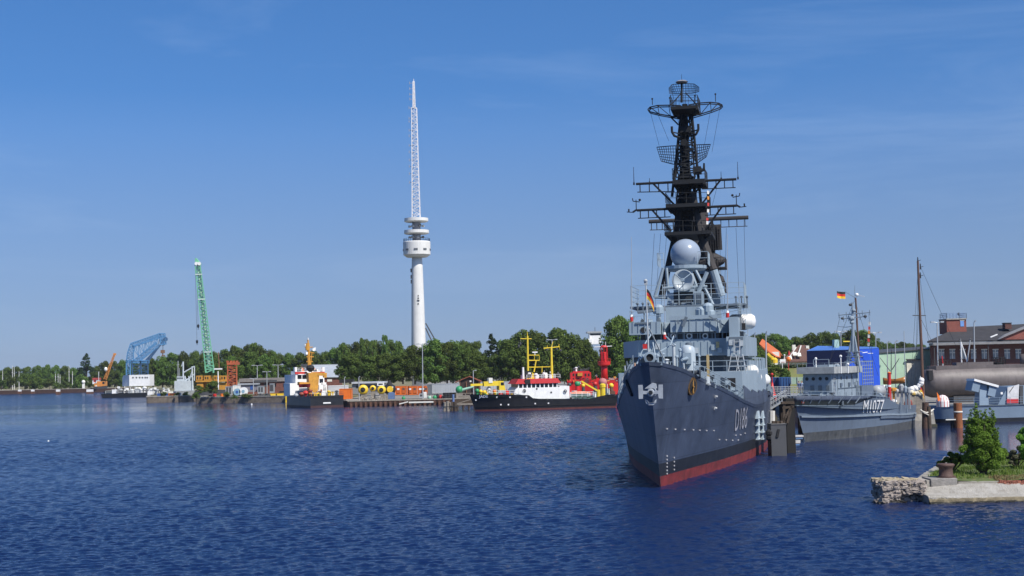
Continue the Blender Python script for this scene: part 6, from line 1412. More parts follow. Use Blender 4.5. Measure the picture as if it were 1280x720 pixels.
# bank objects
def reel(px, py, r, mt, mt2, lab):
    f = Wf('cable_reel', lab, 'reel', px, 402, 1.7, 'cable reels on the bank'); c = f.q(px, py); R_ = r*402/F
    for y in (0, 1.0): m = MB(); m.tube(c+Vector((0,y,0)), c+Vector((0,y+.15,0)), R_, R_, 20); f.part('flange', m, mt)
    m = MB(); m.tube(c+Vector((0,.16,0)), c+Vector((0,.99,0)), R_*.6,R_*.6,14); f.part('drum', m, mt2); m = MB(); m.tube(c+Vector((0,-.06,0)), c+Vector((0,-.01,0)), R_*.4,R_*.4,14); f.part('hub', m, mt2)
    m = MB(); m.box(-R_*.6,0,-.05,R_*.6,1.1,c.z-R_*.95); f.part('chock', m, DGREY)
reel(296.2,490,4.4,mat('reel_blue',(.22,.36,.46),.5),BLUE,'blue-grey cable reel next to the white-flanged one'); reel(304,489.3,5.2,WHITE,mat('reel_blue',(.22,.36,.46),.5),'white-flanged cable reel with a blue hub')
for i, (x0,y0,x1,y1,mt,lab) in enumerate(((281.8,483.5,289.8,493.5,GREYP,'two-door grey steel cabinet left of the cable reels'),(291,482,299.5,488,WHITE,'white box van body above the cable reels'),(322,483,329.5,491,STEEL,'pale steel tank group in front of the brick shed'),(337,480,342,490,STEEL,'narrow steel rack before the brick shed'))):
    f = Wf('storage_unit', lab, 'storage box', (x0+x1)/2, 405+i, 1.7); f.bx('box', mt, x0,y0,x1,y1+1,2); f.bx('top_cap', mt, x0-.2,y0-.5,x1+.2,y0,2.2,-.1)
    for j in range(2): xx = lerp(x0,x1,.28+.44*j); f.bx('door', DGREY if i != 1 else CREAM, xx-1.2,y0+1,xx+1.2,y1-1,.08,-.05)
for i, (px, mt, lab) in enumerate(((353.5,BLACKP,'dark car parked behind the yellow bin at the bank end'),(359.5,WHITE,'white car parked right at the bank end behind the tender'))):
    f = Wf('parked_car', lab, 'car', px, 398+i*1.5, 1.75, 'cars parked on the bank end'); m = MB()
    m.loft([[(x,y,z) for x,z in ((-1.9,.35),(1.9,.35),(1.95,.8),(1.1,.95),(.6,1.45),(-.9,1.45),(-1.5,.95),(-1.95,.85))] for y in (0,1.7)]); f.part('body', m, mt)
    m = MB(); m.extr([(-1.35,-.01,.95),(.95,-.01,.95),(.55,-.01,1.38),(-.85,-.01,1.38)],(0,-.02,0)); f.part('side_window', m, GLASS)
    for x in (-1.2,1.2):
        for y in (-.05,1.5): m = MB(); m.tube((x,y,.33),(x,y+.25,.33),.33,.33,12); f.part('wheel', m, BLACKM)
rnd = random.Random(8)
for i, (px, lab) in enumerate(((318,'heap of rusty chain and scrap left of the others on the bank'),(326,'second dark scrap heap on the bank below the steel tanks'),(334,'scrap heap on the bank below the narrow steel rack'),(343,'small scrap heap next to the yellow bin'))):
    m = MB(); 
    for j in range(26): a = rnd.uniform(0,6.28); r = rnd.uniform(0,1.3); c = Vector((r*math.cos(a), r*.5*math.sin(a), rnd.uniform(.05,.9-.5*r))); m.cbox(c, rnd.uniform(.3,.9),.3,rnd.uniform(.15,.4), rnd.uniform(0,3), rnd.uniform(0,1))
    thing('scrap_heap', m, rnd.choice([RUST,DGREY,RUST]), lab, 'scrap heap', Vector((P(px,480,399).x,399,1.7)), 0, 'scrap heaps on the bank')
for i, (px, w, lab) in enumerate(((341,7,'yellow skip on the bank left of the longer one'),(350,9,'longer yellow skip on the bank edge'))):
    f = Wf('yellow_skip', lab, 'skip', px, 397, 1.7, 'yellow skips on the bank'); s = 397/F*w/2
    m = MB(); m.loft([[(-s*.8,0,0),(s*.8,0,0),(s*.8,1.4,0),(-s*.8,1.4,0)],[(-s,0,.9),(s,0,.9),(s,1.4,.9),(-s,1.4,.9)]]); f.part('body', m, YEL); m = MB(); m.box(-s-.05,-.06,.9,s+.05,1.46,.98); f.part('rim', m, YEL2)
for i, (px, py0) in enumerate(((357.2,493),(360.6,492))):
    f = Wf('yellow_post', ('left' if i == 0 else 'right')+' yellow guard post at the bank end', 'post', px, 393, 0, 'yellow guard posts'); m = MB(); m.tube((0,0,-.6),(0,0,f.q(px,py0).z),.3,.3,8); f.part('post', m, YEL); m = MB(); m.tube((0,0,f.q(px,py0).z),(0,0,f.q(px,py0).z+.15),.34,.2,8); f.part('cap', m, YEL)
for i, (px, mt) in enumerate(((277.5,ORG),(268,REDP),(224,WHITE))):
    f = Wf('bank_drum', ['orange','red','white'][i]+' drum lying on the bank near the crane base', 'drum', px, 403 if px > 240 else 438, 1.7, 'drums on the bank'); m = MB(); m.tube((0,0,.02),(0,0,1.1),.55,.55,10); f.part('barrel', m, mt); m = MB(); m.tube((0,0,1.1),(0,0,1.2),.45,.45,10); f.part('lid', m, DGREY)
f = Wf('picket_fence', 'grey picket fence on the bank left of the yellow crane base', 'fence', 243, 406, 1.7); m = MB()
for px in np.arange(240,250,.9): p = f.q(px, 491); m.box(p.x-.07,0,0,p.x+.07,.08,1.3)
m.box(f.q(240,490).x,.08,.9,f.q(250,490).x,.14,1.05); f.part('pickets', m, WOODG)
# telecom tower
TW = Wf('telecom_tower', 'tall white concrete telecom tower with drum platforms and lattice antenna', 'tower', 524, 520, 0)
CT = mat('tower_concrete', (.64,.64,.62), .8, var=.1, scale=.25, streak=.45, dirt=(.45,.43,.4))
def tr(px, py): return TW.q(px, py)
def tz(py): return TW.q(522, py).z
def hw(px): return px*520/F
m = MB(); m.smooth = True
prof = [(hw(9.2), 0),(hw(8.9), tz(428)),(hw(8.0), tz(380)),(hw(7.0), tz(335)),(hw(6.2), tz(318))]; m.lathe(prof, (0,0,0), 32); m.smooth = False; TW.part('shaft', m, CT)
m = MB(); m.lathe([(hw(13), tz(321.5)),(hw(17), tz(318.5)),(hw(17.2), tz(303)),(hw(16.6), tz(302)),(hw(8), tz(302))], (0,0,0), 40); TW.part('drum', m, CT)
for a in (-90, -50, -130, -10, -170): 
    m = MB(); t = R(a); m.cbox((math.cos(t)*hw(17.15), math.sin(t)*hw(17.15), tz(312.5)), .25, hw(4.6), hw(2.2), t); TW.part('drum_window', m, mat('tower_window', (.12,.13,.14), .4, var=.5))
m = MB(); pts = [(hw(16.5)*math.cos(t), hw(16.5)*math.sin(t), tz(302)) for t in np.linspace(0, 2*math.pi, 33)]; m.rail(pts, 1.1, .06, 1.0, 4, 2); TW.part('drum_rail', m, DGREY)
m = MB(); m.tube((0,0,tz(303)),(0,0,tz(272)),hw(5.2),hw(5.2),24); TW.part('core', m, mat('core_grey',(.22,.23,.26),.7))
for p0, p1, r in ((292.5,288,15.6),(277.5,273,15.0)): m = MB(); m.lathe([(hw(r-1.5),tz(p0)),(hw(r),tz(p0-.8)),(hw(r),tz(p1)),(hw(3),tz(p1-.4))], (0,0,0), 36); TW.part('ring_platform', m, CT)
for a, py, r in ((-60,282.5,3.2),(-115,283,2.6),(-150,283.5,2.6),(-75,297,2.8),(-120,297,3.0),(-150,297,2.5),(-30,297,2.5),(-20,283,2.6)):
    m = MB(); t = R(a); d = Vector((math.cos(t), math.sin(t), 0)); c = d*hw(9)+Vector((0,0,tz(py))); m.tube(c-d*.3, c+d*.5, hw(r)*.5, hw(r)*.6, 12); m.tube(c-d*1.5, c, .15,.15,6); TW.part('dish_aerial', m, DGREY if a in (-60,-30) else GREYP)
# lattice aerial (vertical)
lt = MB(); w0, w1 = hw(5.0), hw(3.2); zb, zt = tz(273), tz(135)
for z0_, z1_, wa, wb, nn in ((zb, lerp(zb,zt,.5), w0, lerp(w0,w1,.6), 14),(lerp(zb,zt,.5), zt, lerp(w0,w1,.6), w1, 15)):
    A = [(sx*wa, sy*wa, z0_) for sx, sy in ((-1,-1),(1,-1),(1,1),(-1,1))]; B_ = [(sx*wb, sy*wb, z1_) for sx, sy in ((-1,-1),(1,-1),(1,1),(-1,1))]; lt.truss(A, B_, nn, .12, .07)
TW.part('lattice_aerial', lt, mat('aerial_pale', (.7,.69,.7), .6, var=.2))
m = MB(); m.truss([(-w1*.45,-w1*.45,zt),(w1*.45,-w1*.45,zt),(0,w1*.5,zt)], [(-.25,-.25,tz(102)),(.25,-.25,tz(102)),(0,.3,tz(102))], 12, .16, .12); m.tube((0,0,zt),(0,0,tz(98.5)),.22,.12,6); TW.part('top_aerial', m, mat('aerial_pale', (.66,.63,.63)))
for i, py in enumerate((104,111,118,124,135,148,152,163,170,182,190,200,208,217,228)):
    m = MB(); w = .6 if py < 135 else lerp(w1, w0, (py-135)/138); m.tube((-w,-.2,tz(py)),(-w-1.0,-.5,tz(py)),.1,.1,4); m.tube((-w-1.0,-.5,tz(py)-.5),(-w-1.0,-.5,tz(py)+.6),.12,.12,4); TW.part('dipole', m, mat('dipole_grey',(.3,.3,.34),.6))
for a, b in (((532,404),(546,424)),((532,410),(541,428))): m = MB(); m.bar(TW.q(*a,0), TW.q(*b,0)+Vector((2.5,0,-6)), .45,.45); TW.part('guy_strut', m, DGREY)
for py, w in ((373,1.5),(376,3.0),(380,1.4),(370,1.2)): m = MB(); p = TW.q(523.4,py); rr = interp(p.z,[(0,hw(9.2)),(tz(380),hw(8)),(tz(318),hw(6.2))]); m.cbox((p.x,-rr-.02,p.z), hw(w),.3,hw(1.6)); TW.part('shaft_marking', m, DGREY)
m = MB()
for py in (338,346,352): z = tz(py); m.cbox((-hw(7.4),-.5,z), .6,.6,1.4)
TW.part('shaft_ladder_box', m, DGREY)
# ================================================================ buoy yard on the middle quay
QZ = 1.25
def cont(px0, py0, px1, py1, Y, mt, lab, grp=None, d=2.5, z=QZ):
    f = Wf('shipping_container', lab, 'container', (px0+px1)/2, Y, z, grp); a, b = f.q(px0, (py0+py1)/2), f.q(px1, (py0+py1)/2); t = f.q((px0+px1)/2, py0).z; z0 = max(.05, f.q((px0+px1)/2, py1).z)
    m = MB(); n = int((b.x-a.x)/.28)
    pr = [(a.x+.1,d)]
    for i in range(n): x = lerp(a.x+.1,b.x-.1,i/n); w = (b.x-a.x-.2)/n; pr += [(x,.0),(x+w*.35,.0),(x+w*.5,.06),(x+w*.85,.06)]
    pr += [(b.x-.1,0),(b.x-.1,d)]
    m.prism(pr[::-1][::-1], z0, t-.08); f.part('side_wall', m, mt)
    m = MB(); m.box(a.x,-.03,t-.08,b.x,d+.03,t); m.box(a.x,-.03,z0-.0,b.x,.05,z0+.12)
    for x in (a.x, b.x-.12): m.box(x,-.035,z0,x+.12,.08,t-.01)
    f.part('frame', m, mt); return f, a, b, z0, t
cont(424,486,439,499,338,ORG,'square orange container alone at the left end of the brown quay',None,4)
cg = 'row of orange containers'
for i,(x0,x1,lab) in enumerate(((494,508,'leftmost orange container of the row, by the black buoy'),(508.8,521.2,'middle orange container of the row'),(522,533.5,'rightmost orange container of the row, behind the floodlight mast'))):
    f, a, b, z0, t = cont(x0,482.6,x1,493.5,346+i*.5,ORG,lab,cg)
    for xx in ((.12,.6) if i < 2 else (.1,.4,.7)):
        x = lerp(a.x,b.x,xx); m = MB(); m.box(x,-.09,z0+.4,x+.9,-.02,t-.35); f.part('door', m, mat('orange_dark',(.45,.1,.015),.5)); m = MB(); m.box(x+.15,-.12,t-.95,x+.75,-.085,t-.55); f.part('vent_plate', m, DGREY if xx > .5 else WHITE)
cont(533.8,480.5,539.8,493,349,mat('slate_container',(.13,.16,.18),.6),'dark slate container right of the orange row',None,3)
f, a, b, z0, t = cont(539.9,479.5,574.5,491,352,ribbed('pale_wall_sheet',(.5,.53,.56),5.0),'long pale grey container wall behind the tyre stack',None,2.5)
cont(600,477,647,491,366,ribbed('pale_wall_sheet2',(.56,.58,.6),5.0),'long pale fence-like container behind the yellow deck crane',None,2.5)
f = Wf('flat_office', 'long low grey office with a flat pale roof behind the yellow buoys', 'building', 462, 362, QZ)
f.bx('wall', mat('office_grey',(.2,.2,.2),.8), 440,480.3,481,492,6); f.bx('roof', mat('office_roof',(.42,.44,.46),.6), 439.5,477.2,481.5,479.3,7,-.6); f.bx('fascia', DGREY, 440.5,479.3,480.5,480.3,.3,-.2)
f.bx('white_cabin', WHITE, 471.5,478.6,480,482.2,.8,-.95); f.bx('cabin_window', GLASS, 473,479.4,478.5,481,.1,-1.0)
for px in (445,452,459,466): f.bx('window', GLASS, px,482,px+4,485,.1,-.06)
f.bx('dark_lean_to', BLACKM, 424,474.5,441,478.5,4,2)
# buoys laid out on the quay
def buoy_disc(px, py, rpx, mt, lab, Y, grp, side=1):
    f = Wf('buoy', lab, 'buoy', px, Y, QZ, grp); c = f.q(px, py); r = rpx*Y/F
    m = MB(); m.smooth = True; m.lathe([(.05,-r*.42),(r*.55,-r*.42),(r*.9,-r*.25),(r,0),(r,r*.5),(r*.8,r*.8),(.1,r*.85)], c, 24, 'Y'); m.smooth = False; f.part('float', m, mt)
    m = MB(); m.tube(c+Vector((0,-r*.46,0)), c+Vector((0,-r*.4,0)), r*.5, r*.5, 16); m.tube(c+Vector((0,-r*1.0,-r*.1)), c+Vector((0,-r*.4,0)), r*.16, r*.2, 8); f.part('tail_socket', m, BLACKM)
    m = MB(); m.tube(c+Vector((0,r*.8,0)), c+Vector((0,r*2.2,0)), r*.22, r*.15, 8); f.part('mast_stub', m, BLACKM)
    m = MB(); m.box(-r*.6,-.2,-.02,r*.6,r,max(.1,c.z-r*.9)); f.part('chock', m, WOODG)
yg = 'yellow buoys on the brown quay'
buoy_disc(453.8,487.2,6.2,YEL,'large yellow buoy lying end-on, left of the other yellow ones',337,yg); buoy_disc(466,485.6,4.0,YEL,'small yellow buoy in the middle of the yellow group',339,yg); buoy_disc(476.8,487.4,5.4,YEL,'medium yellow buoy at the right of the yellow group',338,yg)
f = Wf('buoy', 'black and yellow buoy lying left of the orange container row', 'buoy', 486.5, 340, QZ); c = f.q(487,486.5)
m = MB(); m.smooth = True; m.lathe([(.1,-1.6),(.8,-1.4),(1.15,-.9),(1.15,.9),(.8,1.4),(.1,1.6)], c, 20, 'X'); m.smooth = False; f.part('float', m, BLACKP); m = MB(); m.lathe([(.78,.0),(.8,-.06),(.1,-.06)], c+Vector((.2,-1.13,0)), 14, 'Y'); f.part('yellow_patch', m, YEL); m = MB(); m.lathe([(.85,0),(.25,1.2),(.1,1.25)], c+Vector((0,0,1.0)), 10); f.part('topmark', m, BLACKM)
m = MB(); m.box(c.x-1,-.8,-.02,c.x+1,.8,c.z-1.0); f.part('chock', m, WOODG)
f = Wf('blue_tank', 'dull blue square tank standing on the brown quay', 'tank', 489, 336, QZ); f.bx('body', mat('tank_blue',(.1,.16,.3),.6,var=.3,streak=.4), 485,491.3,493,499,1.6); f.bx('lid', mat('tank_blue2',(.14,.2,.33),.6), 486.5,490.2,491.5,491.3,1,.3)
rnd = random.Random(12)
for i,(px,w,lab) in enumerate(((456,5,'heap of pale mooring chain left on the brown quay'),(465,6,'middle heap of pale mooring chain below the yellow buoys'),(474,5,'right heap of pale mooring chain near the blue tank'))):
    m = MB()
    for j in range(60):
        a = rnd.uniform(0,6.28); r = rnd.uniform(0,w*.16); p = Vector((r*math.cos(a)*1.4, r*.8*math.sin(a), rnd.uniform(.05,max(.15,1.1-r)))); d = Vector((rnd.uniform(-1,1),rnd.uniform(-1,1),rnd.uniform(-.6,.6))).normalized()*.22; m.tube(p-d, p+d, .08,.08,5)
    thing('chain_heap', m, mat('chain_pale',(.36,.33,.28),.8,var=.5,scale=4), lab, 'chain heap', Vector((P(px,480,335.6).x,335.6,QZ)), 0, 'chain heaps on the brown quay')
for i,(px,py,r,mt,lab) in enumerate(((536.5,492.5,2.2,PGREEN,'pale green buoy right of the floodlight mast'),(543,492.3,2.4,GREENP,'green drum-shaped buoy between the pale green and the red one'),(550.5,492.3,2.6,REDP,'red drum-shaped buoy left of the tyre stack'),(504,497,2.2,GREENP,'dark green tarpaulined lump in front of the orange row'),(430,496.5,2.0,WHITE,'white drum before the square orange container'),(546.5,487.5,2.8,BLACKM,'black rounded buoy behind the red one'))):
    f = Wf('buoy', lab, 'buoy', px, 337+i*.4, QZ, 'small buoys and drums on the brown quay'); s = 337/F; m = MB(); m.smooth = True; m.lathe([(.05,0),(r*s*.8,.02),(r*s,.3),(r*s,r*s*1.3),(r*s*.6,r*s*1.9),(.05,r*s*2.0)], (0,0,0), 14); m.smooth = False; f.part('float', m, mt); m = MB(); m.tube((0,0,r*s*1.95),(0,0,r*s*2.6),.06,.06,5); f.part('lifting_eye', m, DGREY)
f = Wf('white_cabinet', 'white electrical cabinet at the foot of the floodlight mast', 'cabinet', 531, 338, QZ); f.bx('body', WHITE, 529.5,490,533,497,1.0); f.bx('door', CREAM, 530,491,532.5,496,.06,-.04); f.bx('plinth', CONC, 529.2,497,533.3,498.3,1.1,-.05)
f = Wf('generator', 'grey generator set left of the white cabinet', 'generator', 526.5, 338, QZ); f.bx('body', GREYP, 524,492,529,497.5,1.2); f.bx('louvre', DGREY, 525,493,528,495.5,.06,-.04); f.bx('exhaust', DGREY, 526,490,526.8,492,.3,.3)
tg = 'black tyre stacks on the quay'
for i, px in enumerate((556.5,560.2,563.9,567.3)):
    f = Wf('tyre_stack', ordw[i if i < 3 else 9]+' black tyre stack before the pale container wall', 'tyre stack', px, 337, QZ, tg)
    for j in range(4): m = MB(); m.smooth = True; m.lathe([(.34,.06),(.62,.02),(.68,.2),(.62,.38),(.34,.34),(.34,.06)], (rnd.uniform(-.05,.05),0,j*.39), 14, 'Z', False); m.smooth = False; f.part('tyre', m, BLACKM)
# green can buoy with a pale tail
f = Wf('buoy', 'big green buoy lying with a pale green tail tube', 'buoy', 574, 337, QZ); c = f.q(574,487)
m = MB(); m.smooth = True; m.ball(c, .92, 20); m.smooth = False; f.part('float', m, GREENP); m = MB(); m.tube(c+Vector((.7,-.1,-.1)), f.q(592,483.4), .35,.22,10); f.part('tail_tube', m, PGREEN); m = MB(); m.box(c.x-.8,-.5,-.02,c.x+.8,.5,c.z-.8); f.part('chock', m, WOODG)
# red-tiled shed
f = Wf('shed', 'dark open shed with a red-brown tiled gable roof', 'shed', 587, 352, QZ); RT_ = ribbed('red_tiles',(.28,.085,.04),6.0,'X',.8,.5,.2)
a, ap, b = f.q(568.8,477.5), f.q(586.5,470), f.q(601.5,476.3)
m = MB(); m.extr([a, ap, ap-Vector((0,0,.22)), a-Vector((0,0,.22))], (0,6,0)); f.part('roof_slope', m, RT_); m = MB(); m.extr([ap, b, b-Vector((0,0,.22)), ap-Vector((0,0,.22))], (0,6,0)); f.part('roof_slope', m, RT_)
m = MB(); g0, g1 = f.q(575,478), f.q(600,478); m.extr([(g0.x,.5,0),(g1.x,.5,0),(g1.x,.5,f.q(600,477).z),(ap.x,.5,ap.z-.25),(g0.x,.5,f.q(575,475.5).z)], (0,5,0)); f.part('wall', m, mat('tarred_boards',(.035,.022,.018),.9))
for px in (575,583,591,599): f.bx('post', mat('post_brown',(.2,.09,.05),.7), px-.5,477,px+.5,491,.2,.1)
f.bx('gable_sign', CREAM, 587,475.5,590,477.5,.06,.4)
# timber jetty and dolphins
f = Wf('timber_jetty', 'weathered timber jetty with handrail just left of the black ship bow', 'jetty', 580, 286, 0)
for py, w in ((505.5,.35),): m = MB(); f.pbox(m, 563,504.6,597,506.4,0,3); f.part('deck', m, WOODG)
for px in (565,572,579,586,593): m = MB(); m.tube(Vector((f.q(px,510).x,.3,-.8)), f.q(px,504.6,.3), .22,.22,8); f.part('pile', m, WOODD)
m = MB(); a, b = f.q(571,504.5), f.q(588,499.5); m.bar(a, b, .18,.12); m.bar(a+Vector((0,.9,0)), b+Vector((0,.9,0)), .18,.12); f.part('ramp_rail', m, WOODG)
m = MB(); f.pbox(m, 573,494.5,592,497.5,3,5.5); f.part('upper_stage', m, WOODG); m = MB(); f.pbox(m, 570,498.5,590,505,2.4,2.9); f.part('dark_boarding', m, WOODD)
for px in (576,582,588): m = MB(); f.pbox(m, px-.5,491.5,px+.5,494.5,3,3.2); f.part('rail_post', m, WOODG)
m = MB(); f.pbox(m, 574,491.3,591,491.9,3,3.2); f.part('hand_rail', m, WOODG)
for px in (566.5, 593.5): m = MB(); m.tube(Vector((f.q(px,500).x,1,-.8)), f.q(px,493,1), .24,.24,8); f.part('blue_post', m, mat('post_blue',(.12,.2,.4),.6))
for i,(px,lab) in enumerate(((559,'left cluster of grey timber piles left of the jetty'),(566.5,'dark cluster of timber piles touching the jetty'))):
    f = Wf('pile_cluster', lab, 'piles', px, 281, 0, 'timber pile clusters by the jetty')
    for dx in (-.75,0,.75) if i == 0 else (-.45,.3): m = MB(); m.tube((dx*1.15,.4*abs(dx),-1.2), (dx*.75,0,f.q(px,501.5+2*abs(dx)).z), .36,.32,9); f.part('pile', m, WOODG if i == 0 else WOODD)
    m = MB(); m.tube((-.9,-.3,1.0),(.9,-.3,1.0),.06,.06,5); f.part('binding', m, DGREY)
f = Wf('gangplank', 'pale floating gangplank moored along the brown quay', 'gangplank', 520, 331, 0); m = MB(); m.bar(f.q(499,505), f.q(510,502.2), .8,.25); f.part('ramp', m, CREAM); m = MB(); f.pbox(m, 511,502,541.5,503.6,0,1.5); f.part('float', m, CREAM)
for px in (514,524,534,540): m = MB(); f.pbox(m, px,503.6,px+3,505.3,.1,1.4); f.part('float_drum', m, BLACKM)
# red lightship, buoys behind the black ship
f = Wf('lightship', 'bright red lightship with a thick lantern tower behind the black ship', 'ship', 742, 342, QZ)
RD = mat('lightship_red',(.55,.02,.02),.4,var=.1)
m = MB(); rows = []
for px, t, b, w in ((709,481,491,.6),(714,480,492,2.2),(760,478,492,2.6),(775,477,492,2.0),(784,476,491,.3)): p, q = f.q(px,t), f.q(px,b); rows.append([(p.x,2.6-w,0),(p.x,2.6+w,0),(p.x,2.6+w*1.1,p.z),(p.x,2.6-w*1.1,p.z)])
m.loft(rows); f.part('hull', m, RD)
f.bx('deckhouse', RD, 713,465.5,739,480,4,.8); f.bx('wheelhouse', RD, 716,464,737,468,3,1.2); f.bx('orange_chest', YEL2, 722,466,728,470,.6,.2)
for px in (716,719.5,731,735): f.bx('house_window', BLACKM, px,467,px+2,470,.1,.74)
clutter(f, 'deck_gear', [(f.q(lerp(711,774,(i+.5)/18),480).x, .3+.5*(i%3)) for i in range(18)], [RD, RD, WHITE, YEL2, DGREY, mat('lightship_dark',(.25,.015,.015),.5)], lambda x, y: f.q(740,479.5).z, 51, 1.3)
clutter(f, 'house_gear', [(f.q(lerp(716,738,(i+.5)/7),465).x, 1.6+.5*(i%3)) for i in range(7)], [RD, WHITE, RD, DGREY], lambda x, y: f.q(726,464.2,2).z, 52, 1.1)
m = MB(); m.rail([f.q(711,480,.1), f.q(775,478,.1)], 1.0,.06,1.2,4,3); f.part('deck_rail', m, RD)
for px in (716,722,728,734): f.bx('porthole', BLACKM, px,472.5,px+1.6,474.5,.1,.74)
m = MB(); x = f.q(755,450,2.6).x
def lz(py): return f.q(755,py,2.6).z
m.smooth = True; m.lathe([(4.6*.2,lz(478)),(4.0*.2,lz(462)),(4.2*.2,lz(457))],(x,2.6,0),18); m.smooth = False; f.part('lantern_tower', m, RD)
m = MB(); m.lathe([(.9,lz(457.5)),(1.6,lz(456)),(1.65,lz(452)),(1.2,lz(451.5))],(x,2.6,0),18); f.part('gallery', m, RD); m = MB(); m.rail([(x+1.6*math.cos(t),2.6+1.6*math.sin(t),lz(452)) for t in np.linspace(0,6.283,13)],.7,.06,1,4,2); f.part('gallery_rail', m, RD)
m = MB(); m.lathe([(.8,lz(452)),(.82,lz(441)),(.5,lz(440))],(x,2.6,0),14)
for t in np.linspace(0,6.283,9)[:-1]: m.tube((x+.95*math.cos(t),2.6+.95*math.sin(t),lz(452)),(x+.9*math.cos(t),2.6+.9*math.sin(t),lz(433)),.07,.07,5)
m.lathe([(.9,lz(434)),(.7,lz(432)),(.1,lz(431.5))],(x,2.6,0),14); f.part('lantern_cage', m, RD)
m = MB(); m.tube(f.q(743,433.8,2.6), f.q(765,432.6,2.6), .1,.1,5); m.tube(f.q(757,432,2.6), f.q(757,427,2.6), .08,.05,5); f.part('signal_yard', m, WHITE)
for px, py, r, mt, lab in ((721.8,480,3.6,GREENP,'green ball buoy behind the orange-covered boat'),(753.5,478,5.5,mat('faded_red',(.42,.16,.15),.7),'faded pink-red ball buoy in front of the lightship hull'),(744,480,3.0,REDP,'red ball buoy beside the yellow deck crane'),(729,482,2.5,YEL,'yellow ball buoy between the green and the red one'),(764,482,3.2,YEL,'yellow buoy at the stern of the black ship'),(712,481,2.4,DGREY,'dark grey ball buoy behind the white after house')):
    f = Wf('buoy', lab, 'buoy', px, 336.5, QZ, 'ball buoys behind the black ship'); c = f.q(px,py); r = r*336/F; m = MB(); m.smooth = True; m.ball(c, r, 16); m.smooth = False; f.part('float', m, mt); m = MB(); m.tube((0,0,0), c-Vector((0,0,r*.75)), r*1.1,r*.75,12); m.cbox((0,-.1,.5), r*2.6, r*2, 1.0); f.part('stand', m, [DGREY, RD, RUST][int(px) % 3])
f = Wf('white_house', 'white flat-roofed house on the rise beyond the big trees', 'building', 745, 520, QZ); f.bx('wall', WHITE, 737,416,751.5,430,8); f.bx('roof', GREYP, 734,414.2,752.5,416,9,-.5); f.bx('lower_wing', WHITE, 734.5,423.5,740,428,6,-1.0); f.bx('window_band', GLASS, 737.8,417,751,419,.1,-.06); f.tb('aerial', DGREY, [((743.8,414.5),(743.6,409),.12)], 2)
f = Wf('lawn_hedge', 'clipped green hedge between the lightship and the destroyer', 'hedge', 772, 358, QZ); v = []; rng = np.random.default_rng(5); a, b = f.q(760,460), f.q(786,470)
cl_ = [(lerp(a.x,b.x,i/11), 1.0, 1.4+(i%2)*.3, 1.3) for i in range(12)]; leaf_obj('foliage', leaf_cloud(cl_, 1800, .4, rng), LEAF, f.o); m = MB()
for i in range(4): m.tube((lerp(a.x,b.x,(i+.5)/4),1,0),(lerp(a.x,b.x,(i+.5)/4),1,1.4),.12,.08,5)
f.part('stems', m, BARK)
m = MB(); m.prism([(18,344),(60,344),(60,380),(18,380)], 1.254, 1.35); struct('lawn', m, DIKE)

YG = [ORG, GREYP, DGREY, RUST, YEL, CREAM, WOODG, BLUE, GREENP]
# ================================================================ museum quay on the right
RZ = 2.2
f = Wf('house', 'house with a bright orange tiled roof half hidden by trees', 'house', 962, 345, 6.9)
OT = ribbed('orange_tiles',(.50,.12,.035),5.0,'X',.75,.4,.15)
m = MB(); m.extr([f.q(949,429.5,0),f.q(953,423.5,5),f.q(975,439.5,5),f.q(976,447,0),f.q(970,446,0),f.q(957,438.5,0)], (0,.15,-.3)); f.part('roof_slope', m, OT); m = MB(); m.extr([f.q(953,424,5),f.q(958,430,10),f.q(978,444,10),f.q(974.6,439.6,5)], (0,.1,-.3)); f.part('roof_slope', m, OT)
m = MB(); a, b = f.q(951,445,.8), f.q(974,445,.8); m.prism([(a.x,.8),(b.x,.8),(b.x,9),(a.x,9)], -.3, f.q(962,440,.8).z); f.part('wall', m, CREAM); f.bx('window', GLASS, 964,447,967,450,.1,.74); f.bx('window', GLASS, 969,447,972,450,.1,.74)
f = Wf('house', 'brown-roofed house with rooflights behind the dike lawn', 'house', 994, 342, 6.9)
BT = ribbed('brown_tiles',(.13,.065,.05),5.0,'X',.8,.4,.2); r0, r1 = f.q(999,431,5), f.q(1008,431.5,5)
m = MB(); m.extr([f.q(974,452.5,0),f.q(1020,451.5,0),r1,r0], (0,.12,-.28)); f.part('roof_slope', m, BT); m = MB(); m.extr([f.q(974,452.5,0),r0,f.q(978,449,10)], (0.1,.1,-.28)); f.part('hip_slope', m, BT)
m = MB(); m.extr([f.q(1020,451.5,0),f.q(1024,449,10),r1], (0,.1,-.28)); f.part('hip_slope', m, BT); f.bx('wall', CREAM, 977,451.5,1019,457,8,.5)
for px, py in ((987,448),(993,443),(998.5,444)): m = MB(); c = f.q(px,py,1.2); m.cbox(c+Vector((0,-.5,.1)), .9,.25,1.1,0,-R(40)); f.part('rooflight', m, CREAM)
for px, py in ((992,433),(1009,434)): m = MB(); c = f.q(px,py,4.5); m.box(c.x-.4,4,c.z-1.5,c.x+.4,4.8,c.z+.4); f.part('chimney', m, CREAM)
for a, b in (((995,434),(986,448)),((1001,432),(997,445))): m = MB(); m.bar(f.q(*a,4)-Vector((0,.3,0)), f.q(*b,.8)-Vector((0,.3,-.1)), .25,.12); f.part('roof_pipe', m, CREAM)
f = Wf('house', 'small grey-roofed house beside the destroyer bridge', 'house', 948, 268, RZ); m = MB(); a, ap, b = f.q(934,461.5), f.q(942,453.5), f.q(957,463.5)
m.extr([a,ap,b], (0,6,0)); f.part('gable_roof', m, mat('slate',(.11,.11,.115),.8)); f.bx('wall', mat('plaster_dark',(.3,.27,.25),.9), 936,463,956,478,5,.4); f.bx('eave_board', CREAM, 935,462.7,957,463.6,.2,-.1); f.bx('window', GLASS, 949,466,953,470,.1,.34)
